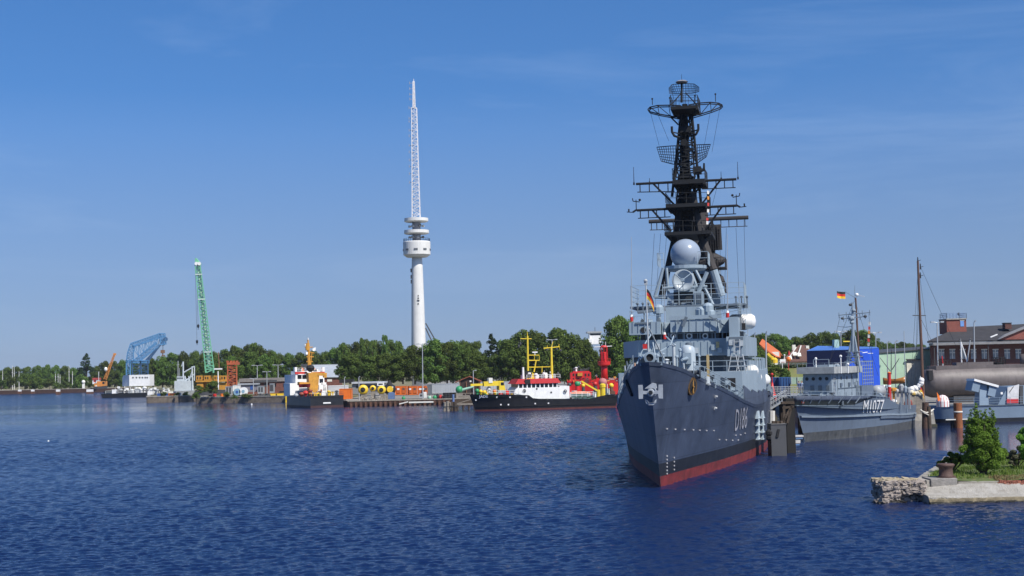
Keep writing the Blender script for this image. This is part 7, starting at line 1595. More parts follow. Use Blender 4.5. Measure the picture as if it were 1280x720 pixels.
f = Wf('hedge', 'clipped hedge along the top of the dike lawn', 'hedge', 998, 306, 7.0); a, b = f.q(975,456), f.q(1013,456); rng = np.random.default_rng(9)
cl_ = [(lerp(a.x,b.x,i/13), .3, .5+.1*(i%2), .62) for i in range(14)]; leaf_obj('foliage', leaf_cloud(cl_, 2200, .25, rng), LEAFD, f.o)
m = MB(); m.rail([f.q(975,458.7,-.6), f.q(1013,458.2,-.6)], .9,.04,1.4,4,2); f.part('fence_rail', m, WOODG)
# sea-marks displayed on the dike
f = Wf('sea_mark', 'yellow sea-mark leaning on the dike below the orange roof', 'buoy', 966, 300, 5.0); m = MB(); m.bar(f.q(959.5,442), f.q(964,446.5), .8,.5); m.tube(f.q(964,446), f.q(966,452), .5,.3,8); f.part('leaning_arm', m, YEL); m = MB(); m.lathe([(.7,-.5),(.75,.3),(.3,.7)], f.q(968,451), 12); m.tube(f.q(968,452), (f.q(968,452).x,0,0), .1,.1,6); f.part('drum', m, YEL)
f = Wf('sea_mark', 'orange-red ball sea-mark on a mast beside the brown roof', 'buoy', 985.5, 298, 5.0); m = MB(); m.ball(f.q(985.7,449), .55, 12); f.part('ball', m, ORG); m = MB(); m.tube((0,0,-.5), f.q(985.8,440), .09,.06,6); m.lathe([(.3,0),(.05,.9)], f.q(986.3,443.5), 8); f.part('mast', m, REDP)
f = Wf('sign_board', 'white notice board on the dike lawn', 'sign', 978.5, 297, 5.0); f.bx('board', WHITE, 975,449,982,454,.15); m = MB(); m.tube((0,.1,-.6),(0,.1,f.q(978,454).z),.08,.08,5); m.tube(f.q(980.5,449,.1), f.q(980.5,444.5,.1),.08,.08,5); m.ball(f.q(980.5,444,.1),.2,8); f.part('post', m, WHITE); f.bx('notice_patch', mat('notice_pink',(.5,.35,.32),.7), 976.5,452,981,453.3,.06,-.04)
# containers, red buoy, gangway pier
def skip(px0, px1, Y, lab, grp):
    f = Wf('blue_skip', lab, 'skip', (px0+px1)/2, Y, RZ, grp); a, b = f.q(px0,477), f.q(px1,477); t = f.q(px0,471.8).z
    m = MB(); m.loft([[(a.x+.2,0,0),(b.x-.1,0,0),(b.x-.1,2.2,0),(a.x+.2,2.2,0)],[(a.x,-.1,t),(b.x,-.1,t),(b.x,2.3,t),(a.x,2.3,t)]]); f.part('body', m, mat('skip_blue',(.03,.10,.27),.5,var=.2,streak=.3))
    for i in range(4): x = lerp(a.x+.2,b.x-.3,i/3); m = MB(); m.box(x,-.16,.1,x+.14,-.03,t-.05); f.part('rib', m, mat('skip_dark',(.015,.04,.13),.5))
skip(966,973.5,236,'left blue skip behind the red cone buoy','blue skips on the museum quay'); skip(974.2,988,234,'right, wider blue skip behind the gangway','blue skips on the museum quay')
f = Wf('buoy', 'red cone buoy by the blue skips', 'buoy', 965, 222, RZ); x = 0; zb = f.q(965,474).z; m = MB(); m.smooth = True; m.lathe([(.05,0),(.65,.05),(.72,.9),(.5,1.3),(.28,zb*.6),(.12,zb*.85)], (0,0,0), 16); m.smooth = False; f.part('float', m, REDP); m = MB(); m.tube((0,0,zb*.8),(0,0,f.q(964,468).z),.08,.06,6); m.ball((0,0,f.q(964,468).z),.25,8); f.part('topmark', m, REDP)
# pier deck and gangway
f = Wf('gangway', 'grey steel gangway with white railings beside the minesweeper bow', 'gangway', 985, 166, 0)
m = MB(); f.pbox(m, 961,494.8,1012,496.5,0,3); f.part('walkway', m, STEEL)
zt = f.q(985,494.8).z; a, b = f.q(962,494.8), f.q(1012,494.3)
m = MB(); m.rail([a, b], 1.05,.03,.9,5,4); f.part('railing', m, STEEL); m = MB(); m.rail([a+Vector((0,2.9,0)), b+Vector((0,2.9,0))], 1.05,.03,.9,5,4); f.part('railing', m, STEEL)
for px in (968,980,1003): m = MB(); x = f.q(px,495).x; m.tube((x,1.5,-1),(x,1.5,zt-.2),.35,.35,10); f.part('pile', m, WOODD)
f = Wf('ramp', 'white sloping boarding ramp from the grey pontoon up to the gangway', 'ramp', 973, 150, 0); p, q = f.q(963,511,0), f.q(984,498.5,3)
m = MB(); m.extr([p,q,q+Vector((0,1.2,0)),p+Vector((0,1.2,0))], (0,0,-.12)); f.part('walkway', m, STEEL)
for dy in (0,1.2):
    m = MB(); d = Vector((0,dy,0)); m.tube(p+d+Vector((0,0,.95)), q+d+Vector((0,0,.95)), .035,.035,5); m.tube(p+d+Vector((0,0,.5)), q+d+Vector((0,0,.5)), .025,.025,5)
    for t in np.linspace(0,1,7): c = p.lerp(q,t)+d; m.tube(c, c+Vector((0,0,.95)), .03,.03,5)
    f.part('railing', m, STEEL)
f = Wf('mooring_pontoon', 'square grey steel mooring pontoon against the destroyer side', 'pontoon', 973.5, 128, 0)
f.bx('grey_casing', mat('pontoon_grey',(.07,.073,.08),.65,var=.12,scale=.8,streak=.3), 964.2,530.5,983.2,571,1.9); m = MB(); c = f.q(972.5,541.5,-.05); m.cbox(c,.22,.12,.75,0,0,.25); f.part('rung_patch', m, BLACKM)
m = MB(); f.pbox(m, 961.5,538,964.2,546,.1,1.0); m.ball(f.q(962,541,.3),.4,8); m.ball(f.q(962.2,547,.3),.35,8); f.part('fender', m, BLACKM); f.bx('top_edge', mat('pontoon_edge',(.12,.12,.12),.7), 964,529.8,983.4,530.6,2.0,-.05)
for i,px in enumerate((967,971,975)): m = MB(); c = f.q(px,528.5,.9); m.cbox(c,.3,.5,.35,.3*i); f.part('timber_scrap', m, WOODD)
f = Wf('dolphin', 'massive black timber dolphin behind the grey mooring pontoon', 'dolphin', 988.5, 131.5, 0); f.bx('timber_wall', mat('tarred_timber',(.012,.011,.010),.8,var=.3), 983.5,498,994,571.5,1.6)
for a, b in (((984,529),(990,505)),((980,529),(980,506)),((977.5,529),(992,503)),((978,510),(992,508))): m = MB(); m.bar(f.q(*a,-.1), f.q(*b,-.1), .22,.22); f.part('brace', m, WOODD)
f.bx('top_beam', WOODD, 977,502,993,505,.5,-.3)
f = Wf('floating_fender', 'pale floating fender beam in front of the minesweeper bow', 'fender', 992, 138, 0)
for y0, y1, x0, x1 in ((550.3,554.2,983.5,1000.5),(544.3,546.3,994,1004.5)): f.bx('beam', mat('fender_pale',(.55,.53,.5),.8,var=.3), x0,y0,x1,y1,.8); f.bx('float', mat('float_blue',(.12,.22,.4),.5), x0+1,y1,x1-1,y1+2.5,.7,.05)
# mooring piles
f = Wf('mooring_pile', 'dark brown timber mooring pile with a white rope at the minesweeper stern', 'pile', 1155.5, 171, 0); zt = f.q(1155,503).z
m = MB(); m.tube((-.2,0,-1.5),(0,0,zt),.45,.40,12); f.part('post', m, mat('pile_brown',(.09,.05,.035),.85,var=.5,scale=3,streak=.6,bump=.4)); m = MB(); m.tube((.3,-.3,-1.5),(.28,-.3,zt-.5),.28,.25,10); f.part('second_post', m, WOODD)
for px, py in (((1152.5,513.8)),): m = MB(); m.chain([f.q(1150.5,512,-.5), f.q(1153,514.2,-.6), f.q(1158,516,-.55), f.q(1163,514.5,-.3), f.q(1167,511.5,.5)], .09, 6); m.chain([f.q(1151,513.4,-.5), f.q(1155,516,-.6), f.q(1161,519,-.5), f.q(1165,517.5,0)], .07, 6); f.part('rope', m, ROPE)
f = Wf('mooring_pile', 'thick rust-orange steel mooring pile in front of the missile boat', 'pile', 1195.6, 171, 0); zt = f.q(1195.5,503.8).z
m = MB(); m.tube((0,0,-1.5),(0,0,zt),.52,.52,18); f.part('post', m, RUSTO); m = MB(); m.tube((-.05,.1,-1.5),(-.05,.1,zt-.03),.44,.44,14) if False else m.lathe([(.53,0),(.58,.06),(.58,.16),(.53,.22)], (0,0,f.q(1195,515.5).z-.05), 16); f.part('rope_coil', m, ROPE)
m = MB(); m.tube((-.65,.3,-1.5),(-.6,.3,zt-2.2),.3,.3,10); f.part('dark_fender_post', m, BLACKM); m = MB(); m.bar(f.q(1182,524.7,-.2), f.q(1209,523.9,-.2), .22,.12); f.part('cross_plank', m, CREAM)
f = Wf('concrete_pile', 'pale tapering concrete block between the mooring piles', 'pile', 1166, 175, 0); m = MB(); a, b = f.q(1160,527), f.q(1171,527); m.loft([[(a.x,0,-1),(b.x,0,-1),(b.x,1.5,-1),(a.x,1.5,-1)],[(a.x+.3,0,f.q(1166,512).z),(b.x-.4,0,f.q(1166,512).z),(b.x-.4,1.2,f.q(1166,512).z),(a.x+.3,1.2,f.q(1166,512).z)]]); f.part('block', m, CONC); m = MB(); m.box(a.x-.03,-.05,-.2,b.x+.03,1.4,.35); f.part('wet_foot', m, mat('algae',(.05,.05,.03),.8))
# blue tent hall
f = Wf('tent_hall', 'tall bright blue tarpaulin hall behind the minesweeper', 'tent', 1050, 222, RZ)
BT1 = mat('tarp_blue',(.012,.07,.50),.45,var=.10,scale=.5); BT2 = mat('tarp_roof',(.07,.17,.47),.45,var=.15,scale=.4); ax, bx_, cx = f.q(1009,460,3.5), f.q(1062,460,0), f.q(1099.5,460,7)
def tz_(px,py,d): return f.q(px,py,d).z
zl, zm, zr_ = tz_(1009,438.5,3.5), tz_(1062,437,0), tz_(1099.5,435,7)
m = MB(); m.extr([(ax.x,3.5,0),(bx_.x,0,0),(bx_.x,0,zm),(ax.x,3.5,zl)], (.06,.12,0)); f.part('shaded_wall', m, mat('tarp_shaded',(.004,.009,.05),.5,var=.15)); m = MB(); m.extr([(bx_.x,0,0),(cx.x,7,0),(cx.x,7,zr_),(bx_.x,0,zm)], (-.06,.12,0)); f.part('sunny_wall', m, BT1)  # left wall coloured near-black to stand for the dark interior; right wall plain blue
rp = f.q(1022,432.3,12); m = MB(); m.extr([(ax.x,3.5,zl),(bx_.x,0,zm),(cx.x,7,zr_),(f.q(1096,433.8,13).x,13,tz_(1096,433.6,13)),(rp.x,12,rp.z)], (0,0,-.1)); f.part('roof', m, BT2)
for px in (1075,1088): m = MB(); x = f.q(px,460,lerp(0,7,(px-1062)/37)); m.bar((x.x,x.y-.08,0),(x.x,x.y-.08,lerp(zm,zr_,(px-1062)/37)),.12,.06); f.part('seam', m, BT2)
m = MB(); c = f.q(1080,441,2.6); m.bar(c+Vector((-.4,-.3,0)), c+Vector((.5,.0,.1)), .35,.1); m.bar(c+Vector((.6,0,-.1)), c+Vector((1.5,.2,-.1)), .15,.08); f.part('tarp_patch', m, WHITE)
f.bx('roof_cowl', mat('cowl_green',(.35,.5,.42),.6), 1043,424.5,1049,435,1.5,9); f.tb('ridge_lamp_arm', YEL, [((1054,427),(1063,427),.12)], 6)
# pale green hall
f = Wf('hall', 'pale green sheet-metal hall with a cream door', 'building', 1130, 262, RZ); GH = ribbed('green_sheet',(.42,.60,.45),2.4,'X',.6,.5,.1)
m = MB(); a, b = f.q(1098,470), f.q(1172,470,3); m.extr([(a.x,0,0),(b.x,3,0),(b.x,3,f.q(1165,436,3).z),(a.x,0,f.q(1100,442,0).z)], (0,14,0)); f.part('wall', m, GH)
m = MB(); m.extr([(a.x-.3,-.3,f.q(1100,442,0).z),(b.x+.2,2.7,f.q(1165,436,3).z),(b.x+.2,14,f.q(1165,434,14).z),(a.x-.3,14,f.q(1100,439,14).z)], (0,0,.15)); f.part('roof', m, DGREY)
m = MB(); p0, p1 = f.q(1133.5,460,1.2), f.q(1152.5,460,2.2); m.extr([(p0.x,1.3,0),(p1.x,2.05,0),(p1.x,2.05,f.q(1152,450,2).z),(p0.x,1.3,f.q(1133,450,1.3).z)], (0,-.12,0)); f.part('cream_door', m, mat('door_cream',(.6,.58,.5),.7)); m = MB(); m.extr([(p0.x-.2,1.0,f.q(1133,450,1.2).z),(p1.x+.2,1.8,f.q(1152,450,2).z),(p1.x+.2,1.8,f.q(1152,448.6,2).z),(p0.x-.2,1.0,f.q(1133,448.6,1.2).z)], (0,-.3,0)); f.part('door_track', m, DGREY)
f = Wf('low_wall', 'low pale green site hoarding behind the gangway', 'hoarding', 1000, 240, RZ); f.bx('panel', mat('hoarding_green',(.3,.42,.33),.7), 985,471.5,1011,480,.3); 
for px in (989,997,1005): f.bx('post', STEEL, px-.4,471,px+.4,481,.2,-.15)
# brick building with roof, chimney tower, lean-to
f = Wf('brick_building', 'dark red brick works building with a shallow dark roof and chimney tower', 'building', 1222, 252, RZ)
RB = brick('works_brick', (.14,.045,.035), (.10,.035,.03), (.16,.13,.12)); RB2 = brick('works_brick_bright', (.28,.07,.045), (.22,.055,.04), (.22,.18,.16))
WROOF = mat('works_roof',(.032,.031,.035),.9,var=.3,scale=.5,streak=.4,dirt=(.07,.07,.07))
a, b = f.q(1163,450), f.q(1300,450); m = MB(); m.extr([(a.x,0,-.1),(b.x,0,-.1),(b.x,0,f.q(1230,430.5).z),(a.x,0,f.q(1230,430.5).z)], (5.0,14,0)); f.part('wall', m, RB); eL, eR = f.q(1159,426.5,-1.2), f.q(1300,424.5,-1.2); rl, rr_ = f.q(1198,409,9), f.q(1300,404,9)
m = MB(); m.extr([eL,eR,rr_,rl], (0,.1,-.25)); f.part('roof', m, WROOF); m = MB(); m.extr([eL,rl,f.q(1166,424,18)], (0.05,.1,-.25)); f.part('hip', m, WROOF)
f.bx('canopy', mat('canopy_grey',(.2,.2,.2),.7), 1166,427.3,1300,430.3,2.2,-2.3); f.bx('gutter', DGREY, 1160,426.2,1300,427.2,.4,-1.5)
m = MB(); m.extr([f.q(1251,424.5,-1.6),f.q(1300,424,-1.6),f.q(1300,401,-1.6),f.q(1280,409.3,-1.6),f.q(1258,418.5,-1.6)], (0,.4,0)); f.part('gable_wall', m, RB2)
m = MB(); m.extr([f.q(1249,424,-2.0),f.q(1256.5,418.3,-2.0),f.q(1300,400,-2.0),f.q(1300,403,-2.0),f.q(1258,420.3,-2.0)], (0,.9,0)); f.part('gable_roof_edge', m, mat('verge_grey',(.22,.22,.23),.7)); m = MB(); m.bar(f.q(1238,421.5,-2.2), f.q(1246.5,418,-2.2), .35,.2); f.part('white_verge', m, WHITE)
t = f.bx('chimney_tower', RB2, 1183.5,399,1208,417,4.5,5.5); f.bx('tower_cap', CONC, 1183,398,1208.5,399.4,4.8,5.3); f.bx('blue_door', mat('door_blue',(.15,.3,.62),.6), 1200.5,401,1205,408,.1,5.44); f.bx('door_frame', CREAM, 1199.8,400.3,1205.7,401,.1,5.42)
m = MB(); a, b = f.q(1183.5,398,5.6), f.q(1208,398,5.6); m.rail([a,b,b+Vector((0,4,0)),a+Vector((0,4,0)),a], 1.0,.05,.6,4,3); f.part('tower_rail', m, mat('rail_blue',(.16,.24,.38),.6)); m = MB(); m.tube(f.q(1199,397,6), f.q(1199,393,6),.06,.06,5); m.ball(f.q(1198.5,392.5,6),.3,8); f.part('siren', m, DGREY)
f.bx('chimney', RB, 1256.5,404,1264.5,411,1.5,4.5); f.bx('chimney_cap', DGREY, 1256,403.2,1265,404,1.7,4.4)
for px in (1177,1190.5,1203.5,1217,1230.5,1244.5,1259,1273):
    w = f.bx('window', DGLASS, px-3.4,437,px+3.4,448.5,.1,-.05); f.bx('glazing_bar', CREAM, px-.3,437,px+.3,448.5,.06,-.1, w); f.bx('transom', CREAM, px-3.4,440.6,px+3.4,441.2,.06,-.1, w); f.bx('lintel', CREAM, px-3.8,436.2,px+3.8,437,.1,-.08, w)
for px in (1168.5,1236): f.bx('canopy_post', DGREY, px-.4,430,px+.4,470,.15,-2.0)
# masts and lamp posts on the museum quay
f = Wf('ship_mast', 'tall bare brown wooden mast with spreaders and shrouds', 'mast', 1153, 186, RZ-.5)
m = MB(); m.tube((0,0,-2.0), f.q(1147.3,326), .25,.14,10); f.part('pole', m, MASTW); m = MB(); p = f.q(1149,395); m.tube(p+Vector((-.9,0,.1)), p+Vector((.9,0,.05)), .06,.06,5); f.part('spreader', m, DGREY)
for px, py in ((1147.3,326),(1150.5,334),(1150.5,345)): m = MB(); c = f.q(px,py); m.tube(c-Vector((0,0,.3)), c+Vector((0,0,.5)),.1,.06,6); m.tube(c, c+Vector((.4,0,.1)),.05,.05,4); f.part('mast_head_fitting', m, BLACKM)
for a, b in (((1148,330),(1138,490)),((1149,340),(1168,480)),((1150,332),(1205,455)),((1148,395),(1143,490)),((1149,394),(1160,480)),((1148,340),(1144,480)),((1150,396),(1180,458))): m = MB(); m.tube(f.q(*a,0), f.q(*b,.5), .022,.022,3); f.part('shroud', m, DGREY)
lamp(1171.5,403.5,458,205,2.2,'double-armed lamp post by the nose of the submarine',.9,2,'lamp posts on the museum quay'); lamp(1217.5,402.5,458,206,2.2,'thick pale post standing behind the submarine casing',.25,1,'lamp posts on the museum quay')
lamp(1094.5,416.5,470,240,2.2,'double-armed lamp post above the right end of the blue tent',1.0,2,'lamp posts on the museum quay'); lamp(1109,428,470,258,2.2,'thin lamp post left in front of the green hall',.5,1,'lamp posts on the museum quay'); lamp(1119,427,470,259,2.2,'thin lamp post in the middle before the green hall',.5,1,'lamp posts on the museum quay'); lamp(1051,415,470,243,2.2,'double-armed lamp post left of the minesweeper mast',1.0,2,'lamp posts on the museum quay')
lamp(957.3,416,497,180,2.2,'slim pale pole just right of the destroyer bridge',.15,1,'flag poles on the museum quay'); lamp(943.2,417,497,215,2.2,'slim pale pole close against the destroyer bridge wing',.15,1,'flag poles on the museum quay')
for i,(a,b,lab) in enumerate((((1200,424),(1209,452),'left leaning white spar behind the submarine'),((1201,426),(1202,453),'upright white spar behind the submarine'),((1213,424),(1209,452),'right thin leaning spar behind the submarine'))):
    f = Wf('boat_spar', lab, 'spar', 1205, 207, RZ, 'spars behind the submarine'); m = MB(); e = f.q(*b); m.tube(f.q(*a), e,.08,.1,6); m.tube(e, (e.x,0,0),.1,.12,6); f.part('pole', m, WHITE if i < 2 else STEEL); m = MB(); m.ball(f.q(*a),.14,6); f.part('head', m, DGREY)
# colourful things on the quay edge by the submarine nose
def blob(name, lab, cat, px, py, Y, mats_, shape, grp=None):
    f = Wf(name, lab, cat, px, Y, RZ, grp); return f
f = Wf('sail_bundle', 'white crumpled sail bundle beside the brown mast', 'sail', 1146, 181.5, 2.6); rng = random.Random(3)
m = MB(); m.smooth = True
for i in range(16):
    t = i/15; c = f.q(lerp(1138.5,1151.5,t)+rng.uniform(-1,1), interp(t,[(0,487.5),(.4,486),(.75,483),(1,476)])+rng.uniform(-1,1)); m.ball(c, rng.uniform(.22,.42), 8, rng.uniform(.7,1.2))
m.smooth = False; f.part('folds', m, mat('sail_white',(.75,.74,.72),.8)); m = MB(); m.tube((0,0,-.6), f.q(1150.5,470),.06,.05,5); f.part('short_spar', m, WHITE)
f = Wf('yellow_raft', 'heap of yellow and cream canvas bags at the quay edge', 'bags', 1143, 178.5, 2.3); 
for i in range(9): m = MB(); m.ball(f.q(1137.5+i*1.6, 491.5+rng.uniform(-1.5,1.5)), rng.uniform(.3,.45), 8, .7); f.part('bag', m, rng.choice([mat('bag_yellow',(.65,.45,.12),.8), mat('bag_cream',(.66,.6,.45),.8)]))
m = MB(); m.box(-1.0,-.2,-.8,1.2,.8,f.q(1143,493).z); f.part('pallet', m, WOODG)
fl = flag_mb((0,0,0), 1.0, .8, 3, sag=1.1); thing('flag', fl, FLAG, 'black, red and gold ensign drooping at the minesweeper stern', 'flag', P(1150.5,481.5,178))
m = MB(); m.add([(0,0,0),(.35,.1,-.5),(.55,.2,-1.1),(.1,0,-1.2)],[(0,1,2,3)]); thing('flag', m, ORG, 'small orange pennant above the missile boat bow', 'flag', P(1171,490,176.5))
f = Wf('striped_tent', 'small round tent with red and white stripes on the missile boat bow', 'tent', 1177, 177.2, 2.45); rr = .62; z0, z1 = 0, f.q(1177,493.5).z
for i in range(24):
    w_ = .40 if i % 2 == 0 else .1236; t0 = (i//2)*.5236+(0 if i % 2 == 0 else .40); m = MB(); t1 = t0+w_; ring = []
    prof = [(1,0),(1.02,.45),(.85,.75),(.45,.95),(.02,1.0)]
    m.loft([[(rr*1.3*r*math.cos(t), rr*1.3*r*math.sin(t), z1*h) for t in (t0,(t0+t1)/2,t1)] for r, h in prof], False, False); f.part('stripe', m, REDP if i % 2 else WHITE)
for i,(px,lab) in enumerate(((1181.5,'left red and white striped pole near the sub'),)): pass
f = Wf('striped_pole', 'short red and white striped pole near the submarine nose', 'pole', 1181.5, 209, RZ); 
for j in range(6): m = MB(); a = f.q(1177.5,445); m.tube(Vector((0,0,0)).lerp(a,j/6), Vector((0,0,0)).lerp(a,(j+1)/6), .09,.09,6); f.part('band', m, REDP if j % 2 else WHITE)
# ================================================================ the near mole on the right
def edge_x(y): return interp(y, [(84,24.4),(86.5,25.3),(98,30.4),(106,33.4),(110,35)])
m = MB(); ny, nx = 26, 70; rows = []; rng = random.Random(2)
for j in range(ny+1):
    y = lerp(87.0, 107.5, j/ny); row = []
    for i in range(nx+1):
        u = (i/nx)**1.3; x = lerp(edge_x(y), 70, u); z = 1.06 + .10*math.sin(x*.9+y*.5)*math.sin(y*.7) + rng.uniform(-.02,.02) + (.12 if 0 < i else .08)*min(1,(y-87)/3)
        row.append((x,y,z if j < ny else .2))
    rows.append(row)
m.smooth = True; m.loft(rows, False, False); m.smooth = False
MG = ground_mat('mole_grass', ((.055,.085,.016),(.085,.125,.025),(.17,.145,.06)), .5); struct('ground', m, MG)
m = MB(); m.prism([(26.2,87.2),(70,86.6),(70,107.3),(33.6,107.3),(30.2,98)], -1.5, .85); struct('mole_core', m, CONC)
# kerb of pale stones along the left edge
f = Fr('stone_kerb', 'line of pale kerb stones along the grassy left edge of the mole', 'kerb', (25.3,86.5,.9))
for i in range(16):
    y0 = 87.2+i*1.2; x = edge_x(y0)+.25; m = MB(); m.cbox((x-25.3, y0+.5-86.5, .12+rng.uniform(-.03,.03)), .55,1.12,.4, R(-22)+rng.uniform(-.03,.03)); f.part('kerb_stone', m, mat('kerb_grey',(.3,.28,.24),.9,var=.3,scale=3,bump=.4))
f = Fr('mole_wall', 'worn concrete wall along the left side of the mole', 'quay wall', (25,86,0)); m = MB()
for y0, y1 in ((86.4,98),(98,107.5)): m.extr([(edge_x(y0)-25,y0-86,-1.5),(edge_x(y1)-25,y1-86,-1.5),(edge_x(y1)-25,y1-86,.98),(edge_x(y0)-25,y0-86,.98)], (.9,0.1,0))
f.part('wall_face', m, CONC)
# rubble head
STONE = mat('rubble_stone',(.31,.265,.23),.9,var=.5,scale=2.2,streak=.0,bump=.6,bscale=9)
def stones(m, n, bx, rr, rng):
    for _ in range(n):
        x, y, z = (rng.uniform(*b) for b in bx); s = rng.uniform(*rr); u = [Vector((rng.uniform(-1,1),rng.uniform(-1,1),rng.uniform(-1,1))).normalized() for _ in range(1)]
        b = bmesh.new(); bmesh.ops.create_cube(b, size=s*1.5); bmesh.ops.subdivide_edges(b, edges=b.edges[:], cuts=1, use_grid_fill=True); ex = rng.uniform(1.0,1.9)
        for v in b.verts: v.co = v.co*rng.uniform(.8,1.12); v.co.x *= ex; v.co.z *= rng.uniform(.5,.62)
        mt = Matrix.Translation((x,y,z)) @ Matrix.Rotation(rng.uniform(-.5,.5)+(3.14 if rng.random()<.5 else 0),4,'Z') @ Matrix.Rotation(rng.uniform(-.25,.25),4,'X') @ Matrix.Rotation(rng.uniform(-.22,.22),4,'Y')
        b.verts.index_update(); m.add([mt @ v.co for v in b.verts], [[v.index for v in fc.verts] for fc in b.faces]); b.free()
f = Wf('rubble_wall', 'crumbling rough stone head of the mole at its left tip', 'stone wall', 1122, 85, 0)
def nq(px, py, d=0): return f.q(px, py, d)
xl, xm, xr = nq(1103,612).x, nq(1121,612).x, nq(1156,612).x; zt = nq(1110,600,.6).z
m = MB(); m.prism([(xl+.25,.3),(xm,.1),(xm+.1,.7),(xr,.8),(xr,3.2),(xl+1.2,3.2)], -1.0, zt-.22); f.part('core', m, mat('rubble_core',(.14,.12,.1),.95,var=.4,bump=.5))
m = MB(); rng = random.Random(6)
stones(m, 300, ((xl+.15,xm+.1),(-.05,.45),(.05,zt-.1)), (.10,.22), rng); stones(m, 260, ((xm-.1,xr),(.15,.65),(.5,zt-.1)), (.10,.2), rng); stones(m, 90, ((xm-.1,xr),(.5,.8),(.0,.6)), (.08,.16), rng); stones(m, 130, ((xl+.15,xl+.5),(.1,2.8),(.05,zt-.15)), (.12,.24), rng); stones(m, 24, ((xl-.35,xl+.4),(-.3,.3),(-.05,.22)), (.14,.28), rng)
f.part('stones', m, STONE)
m = MB(); rng = random.Random(16); stones(m, 260, ((xl+.3,xr-.1),(.3,3.0),(zt-.26,zt-.14)), (.12,.26), rng); f.part('top_rubble', m, mat('top_rubble',(.36,.30,.20),.95,var=.4,scale=3,bump=.5))
m = MB(); stones(m, 60, ((xl-.4,xm+.3),(-.3,.15),(-.1,.08)), (.12,.24), rng); f.part('wet_stones', m, mat('wet_stone',(.025,.022,.018),.5,var=.4,bump=.5))
f = Wf('stone_block', 'flat-topped pale block step beside the rubble head', 'stone block', 1151, 86.0, 0); f.bx('block', mat('pale_block',(.34,.31,.27),.9,var=.3,scale=2,streak=.3,bump=.4), 1128,601.5,1159.5,613,2.2,.75); f.bx('side_slab', mat('pale_block',(.3,.28,.25),.9), 1158.5,600.5,1162.5,612,1.8,.5)
f = Wf('bollard_plinth', 'square weathered concrete plinth under the bollard', 'plinth', 1181, 86.4, 0)
PB = mat('plinth_concrete',(.25,.235,.215),.9,var=.35,scale=2.0,streak=.5,bump=.5); m = MB(); f.pbox(m, 1163.5,598.2,1197,611,0,1.9); o = f.part('block', m, PB)
bv = o.modifiers.new('bevel','BEVEL'); bv.width = .05; bv.segments = 2
zp = f.q(1180,598.2).z; p = f.M @ f.q(1182.6,597,.9)
f = Fr('bollard', 'rust-brown flared cast iron bollard on the concrete plinth', 'bollard', (p.x, p.y, zp))
m = MB(); m.smooth = True; r = .50; m.lathe([(.50,0),(.50,.1),(.44,.16),(.42,.5),(.45,.62),(.54,.72),(.56,.80),(.5,.86),(.05,.88)], (0,0,0), 36); m.smooth = False; f.part('casting', m, mat('bollard_rust',(.085,.047,.036),.7,var=.4,scale=5,streak=.3,bump=.3))
m = MB(); m.lathe([(.62,0),(.62,.05),(.05,.06)], (0,0,0), 28); f.part('base_plate', m, mat('bollard_rust',(.085,.047,.036),.7))
# concrete apron
AP = ground_mat('apron_concrete', ((.38,.36,.32),(.27,.25,.21),(.45,.43,.39)), 1.5, .8)
f = Wf('concrete_apron', 'pale worn concrete apron sloping to the water below the bollard', 'slipway', 1220, 85, 0)
m = MB(); xs = [f.q(px,620).x for px in np.linspace(1155,1330,40)]; rows = []; rng = random.Random(9)
for i, x in enumerate(xs):
    px = lerp(1155,1330,i/39); back = interp(px,[(1155,612),(1165,609),(1185,606.5),(1215,604.5),(1250,604),(1330,604)])
    zb_ = f.q(px, back, 1.5).z; zf_ = f.q(px, 621.0, -.9).z
    rows.append([(x,-.95,-1.0),(x,-.95+rng.uniform(-.05,.05),zf_-.05),(x,-.8,zf_+.03),(x,.3,lerp(zf_,zb_,.45)+rng.uniform(-.02,.02)),(x,1.5,zb_),(x,2.1,zb_-.02),(x,2.1,-1.0)])
m.loft(rows, True, True); f.part('slab', m, AP)
m = MB(); rows = []
for i, x in enumerate(xs): rows.append([(x,-1.0+rng.uniform(-.06,.02),-.6),(x,-1.12+rng.uniform(-.08,.04),.02),(x,-1.06+rng.uniform(-.04,.04),f.q(1200,624.3,-1).z),(x,-.94,f.q(1200,622.5,-1).z),(x,-.9,-.6)])
m.loft(rows, True, True); f.part('stained_lip', m, mat('lip_stain',(.17,.14,.085),.85,var=.5,scale=3,streak=.5,bump=.5))
m = MB(); rows = []
for i, x in enumerate(xs): rows.append([(x,-1.3+rng.uniform(-.1,.1),-.5),(x,-1.25+rng.uniform(-.1,.08),.05),(x,-1.05,.13),(x,-1.0,-.5)])
m.loft(rows, True, True); f.part('weedy_foot', m, mat('weed_wet',(.022,.02,.012),.5,var=.5,scale=4,bump=.5))
f = Wf('kerb_beam', 'low grey concrete kerb between the apron and the dry grass', 'kerb', 1230, 86.8, 0)
for x0, x1 in ((1198,1222),(1222.3,1252),(1252.3,1300)): m = MB(); f.pbox(m, x0,602.2,x1,605.2,0,.5); f.part('beam', m, mat('kerb_grey2',(.28,.26,.22),.9,var=.3,scale=2,bump=.4))
f = Wf('rust_rubble', 'ragged sheet of rust-red broken brick at the right edge of the apron', 'rubble', 1265, 86.0, 0); m = MB(); rng = random.Random(31); 
pts = [(1247,604),(1252,608.5),(1261,609.5),(1270,611.5),(1275,616),(1283,617.5),(1300,618),(1300,602),(1262,601.5)]; m.extr([f.q(px,py,interp(py,[(600,.9),(620,-.5)])) for px, py in pts], (0,0,.06)); f.part('sheet', m, mat('brick_rust',(.22,.075,.045),.9,var=.5,scale=5,bump=.5))
m = MB()
